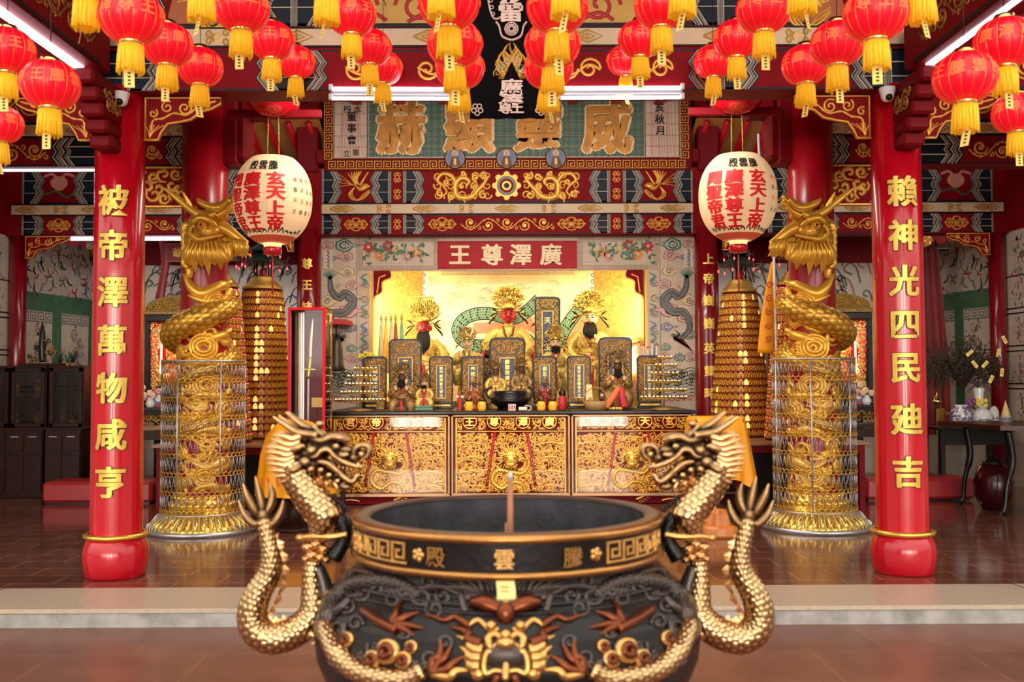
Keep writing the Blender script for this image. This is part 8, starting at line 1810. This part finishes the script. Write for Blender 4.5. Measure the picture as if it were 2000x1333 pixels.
# near table at the right edge with curved legs, and a lacquered jar beneath
D = 10.6; k = D / FPX; zt = PZ(838, D) ; x0 = PX(1915, D + .9); t = thing('polished_table', 'polished brown table cut by the right edge', 'table', (5.85, D + .6, 0)); m = MB(); 
m.add([(5.35, D + .25, zt), (6.9, D - .2, zt), (6.9, D + 1.6, zt), (5.2, D + 1.5, zt), (5.35, D + .25, zt - .05), (6.9, D - .2, zt - .05), (6.9, D + 1.6, zt - .05), (5.2, D + 1.5, zt - .05)], [(0, 1, 2, 3), (4, 7, 6, 5), (0, 4, 5, 1), (3, 2, 6, 7), (0, 3, 7, 4), (1, 5, 6, 2)], mat('polished_brown', (.06, .015, .008), .35, spec=.3), False); m.build('table_top', t)
for (a, b) in ((5.5, D + .4), (5.45, D + 1.3), (6.6, D + .1), (6.6, D + 1.4)): m = MB(); m.tube(cr([(a, b, zt - .05), (a + .05, b, .6), (a - .02, b, .3), (a - .05, b, .06), (a - .12, b, .0)], 5), [.04] * 8 + [.028] * 10 + [.035] * 3, BLK, 10); m.build('curved_leg', t)
c = V((5.55, D + .85, 0)); t = thing('lacquer_jar', 'dark red lacquer jar on the floor under the polished table', 'jar', c); m = MB(); m.lathe([(0, 0), (.12, 0), (.2, .15), (.22, .32), (.16, .48), (.1, .52), (0, .52)], c, mat('dark_red_lacquer', (.04, .003, .005), .2, spec=.4), 32); m.build('jar', t); m = MB(); m.lathe([(.11, .52), (.1, .56), (.03, .6), (0, .62)], c, BLK, 24); m.build('lid', t)
c = V((PX(1972, 11.8), 11.9, zt)); t = thing('gift_cone', 'yellow and blue paper cone ornament on the polished table', 'ornament', c); m = MB(); m.lathe([(0, 0), (.07, 0), (.04, .12), (0, .26)], c, YELG, 16); m.build('cone', t); m = MB(); m.lathe([(.071, .01), (.062, .05)], c, BLUEG, 16); m.build('blue_band', t)

D = 10.66; k = D / FPX; c = V((PX(1512, D), D, 0)); t = thing('procession_banner', 'furled yellow banner on a pale staff leaning just left of the right dragon pillar', 'banner', c); M = M0(D)
m = MB(); m.tube([(PX(1521, D), D, 0), (PX(1515, D), D, PZ(503, D))], .014, mat('pale_staff', (.70, .66, .6), .4), 10); m.build('staff', t)
m = MB(); lim(m, M, [(1511, 512, 4), (1506, 560, 4), (1500, 620, 4), (1496, 690, 4)], [4, 9, 13, 16], YC, k, 24, flat=.45, fd=(0, 1, 0)); m.build('furled_cloth', t)
m = MB(); [rib(m, Fr((0, D - .085 - .001 * j, 0)), spi(PX(1502 - 1 * j, D), PZ(560 + 26 * j, D), .04, 1.3, j, 1, 12, .2), .012, MATS['red_embroidery'], .004) for j in range(5)]; m.build('embroidery', t)
# ------------------------------------------------------------ repeats of one kind share a group
GRP = {'spirit_tablet': 'carved spirit tablets on the altar', 'deity_statue': 'gilded deity statues of the shrines', 'command_flag': 'furled flags left of the bearded god', 'offering_brush': 'bundle of pale sticks above the rightmost tablet',
       'lamp_tower': 'towers of votive lamps', 'lamp_jar': 'jars along the front of the altar', 'red_column': 'front columns with gilt couplets', 'inner_column': 'inner columns with small characters', 'corner_column': 'plain corner columns', 'dragon_pillar': 'gilded dragon pillars',
       'wire_cage': 'wire cages round the dragon pillars', 'paper_lantern': 'painted paper lanterns', 'tube_light': 'fluorescent tube lights', 'security_camera': 'dome security cameras', 'bullet_camera': 'bullet cameras', 'oil_lamp_rack': 'tiered oil lamp racks on the altar',
       'kneeling_cushion': 'red kneeling cushions', 'shrine_cabinet': 'side shrines', 'carved_altar_table': 'carved tables under the side shrines', 'offering_table': 'plain tables before the side shrines', 'lamp_table': 'low tables under the lamp towers', 'display_cabinet': 'dark display cabinets at the left',
       'gilt_ornament': 'gilt ornaments in the display cabinets', 'porcelain_vase': 'porcelain vases on the black table', 'lantern_wire': 'wires of the lantern rows', 'red_vase': 'tiny red altar vases', 'altar_stand': 'small stands on the altar', 'black_censer_pot': 'black pots before the side shrines',
       'framed_picture': 'pictures before the side shrines', 'flower_vase': 'flower vases on the carved tables', 'potted_sprig': 'sprigs on the narrow cabinet'}
for o in list(COL.objects):
    st_ = o.name.split('.')[0]
    if o.parent is None and 'label' in o and 'group' not in o and st_ in GRP: o['group'] = GRP[st_]
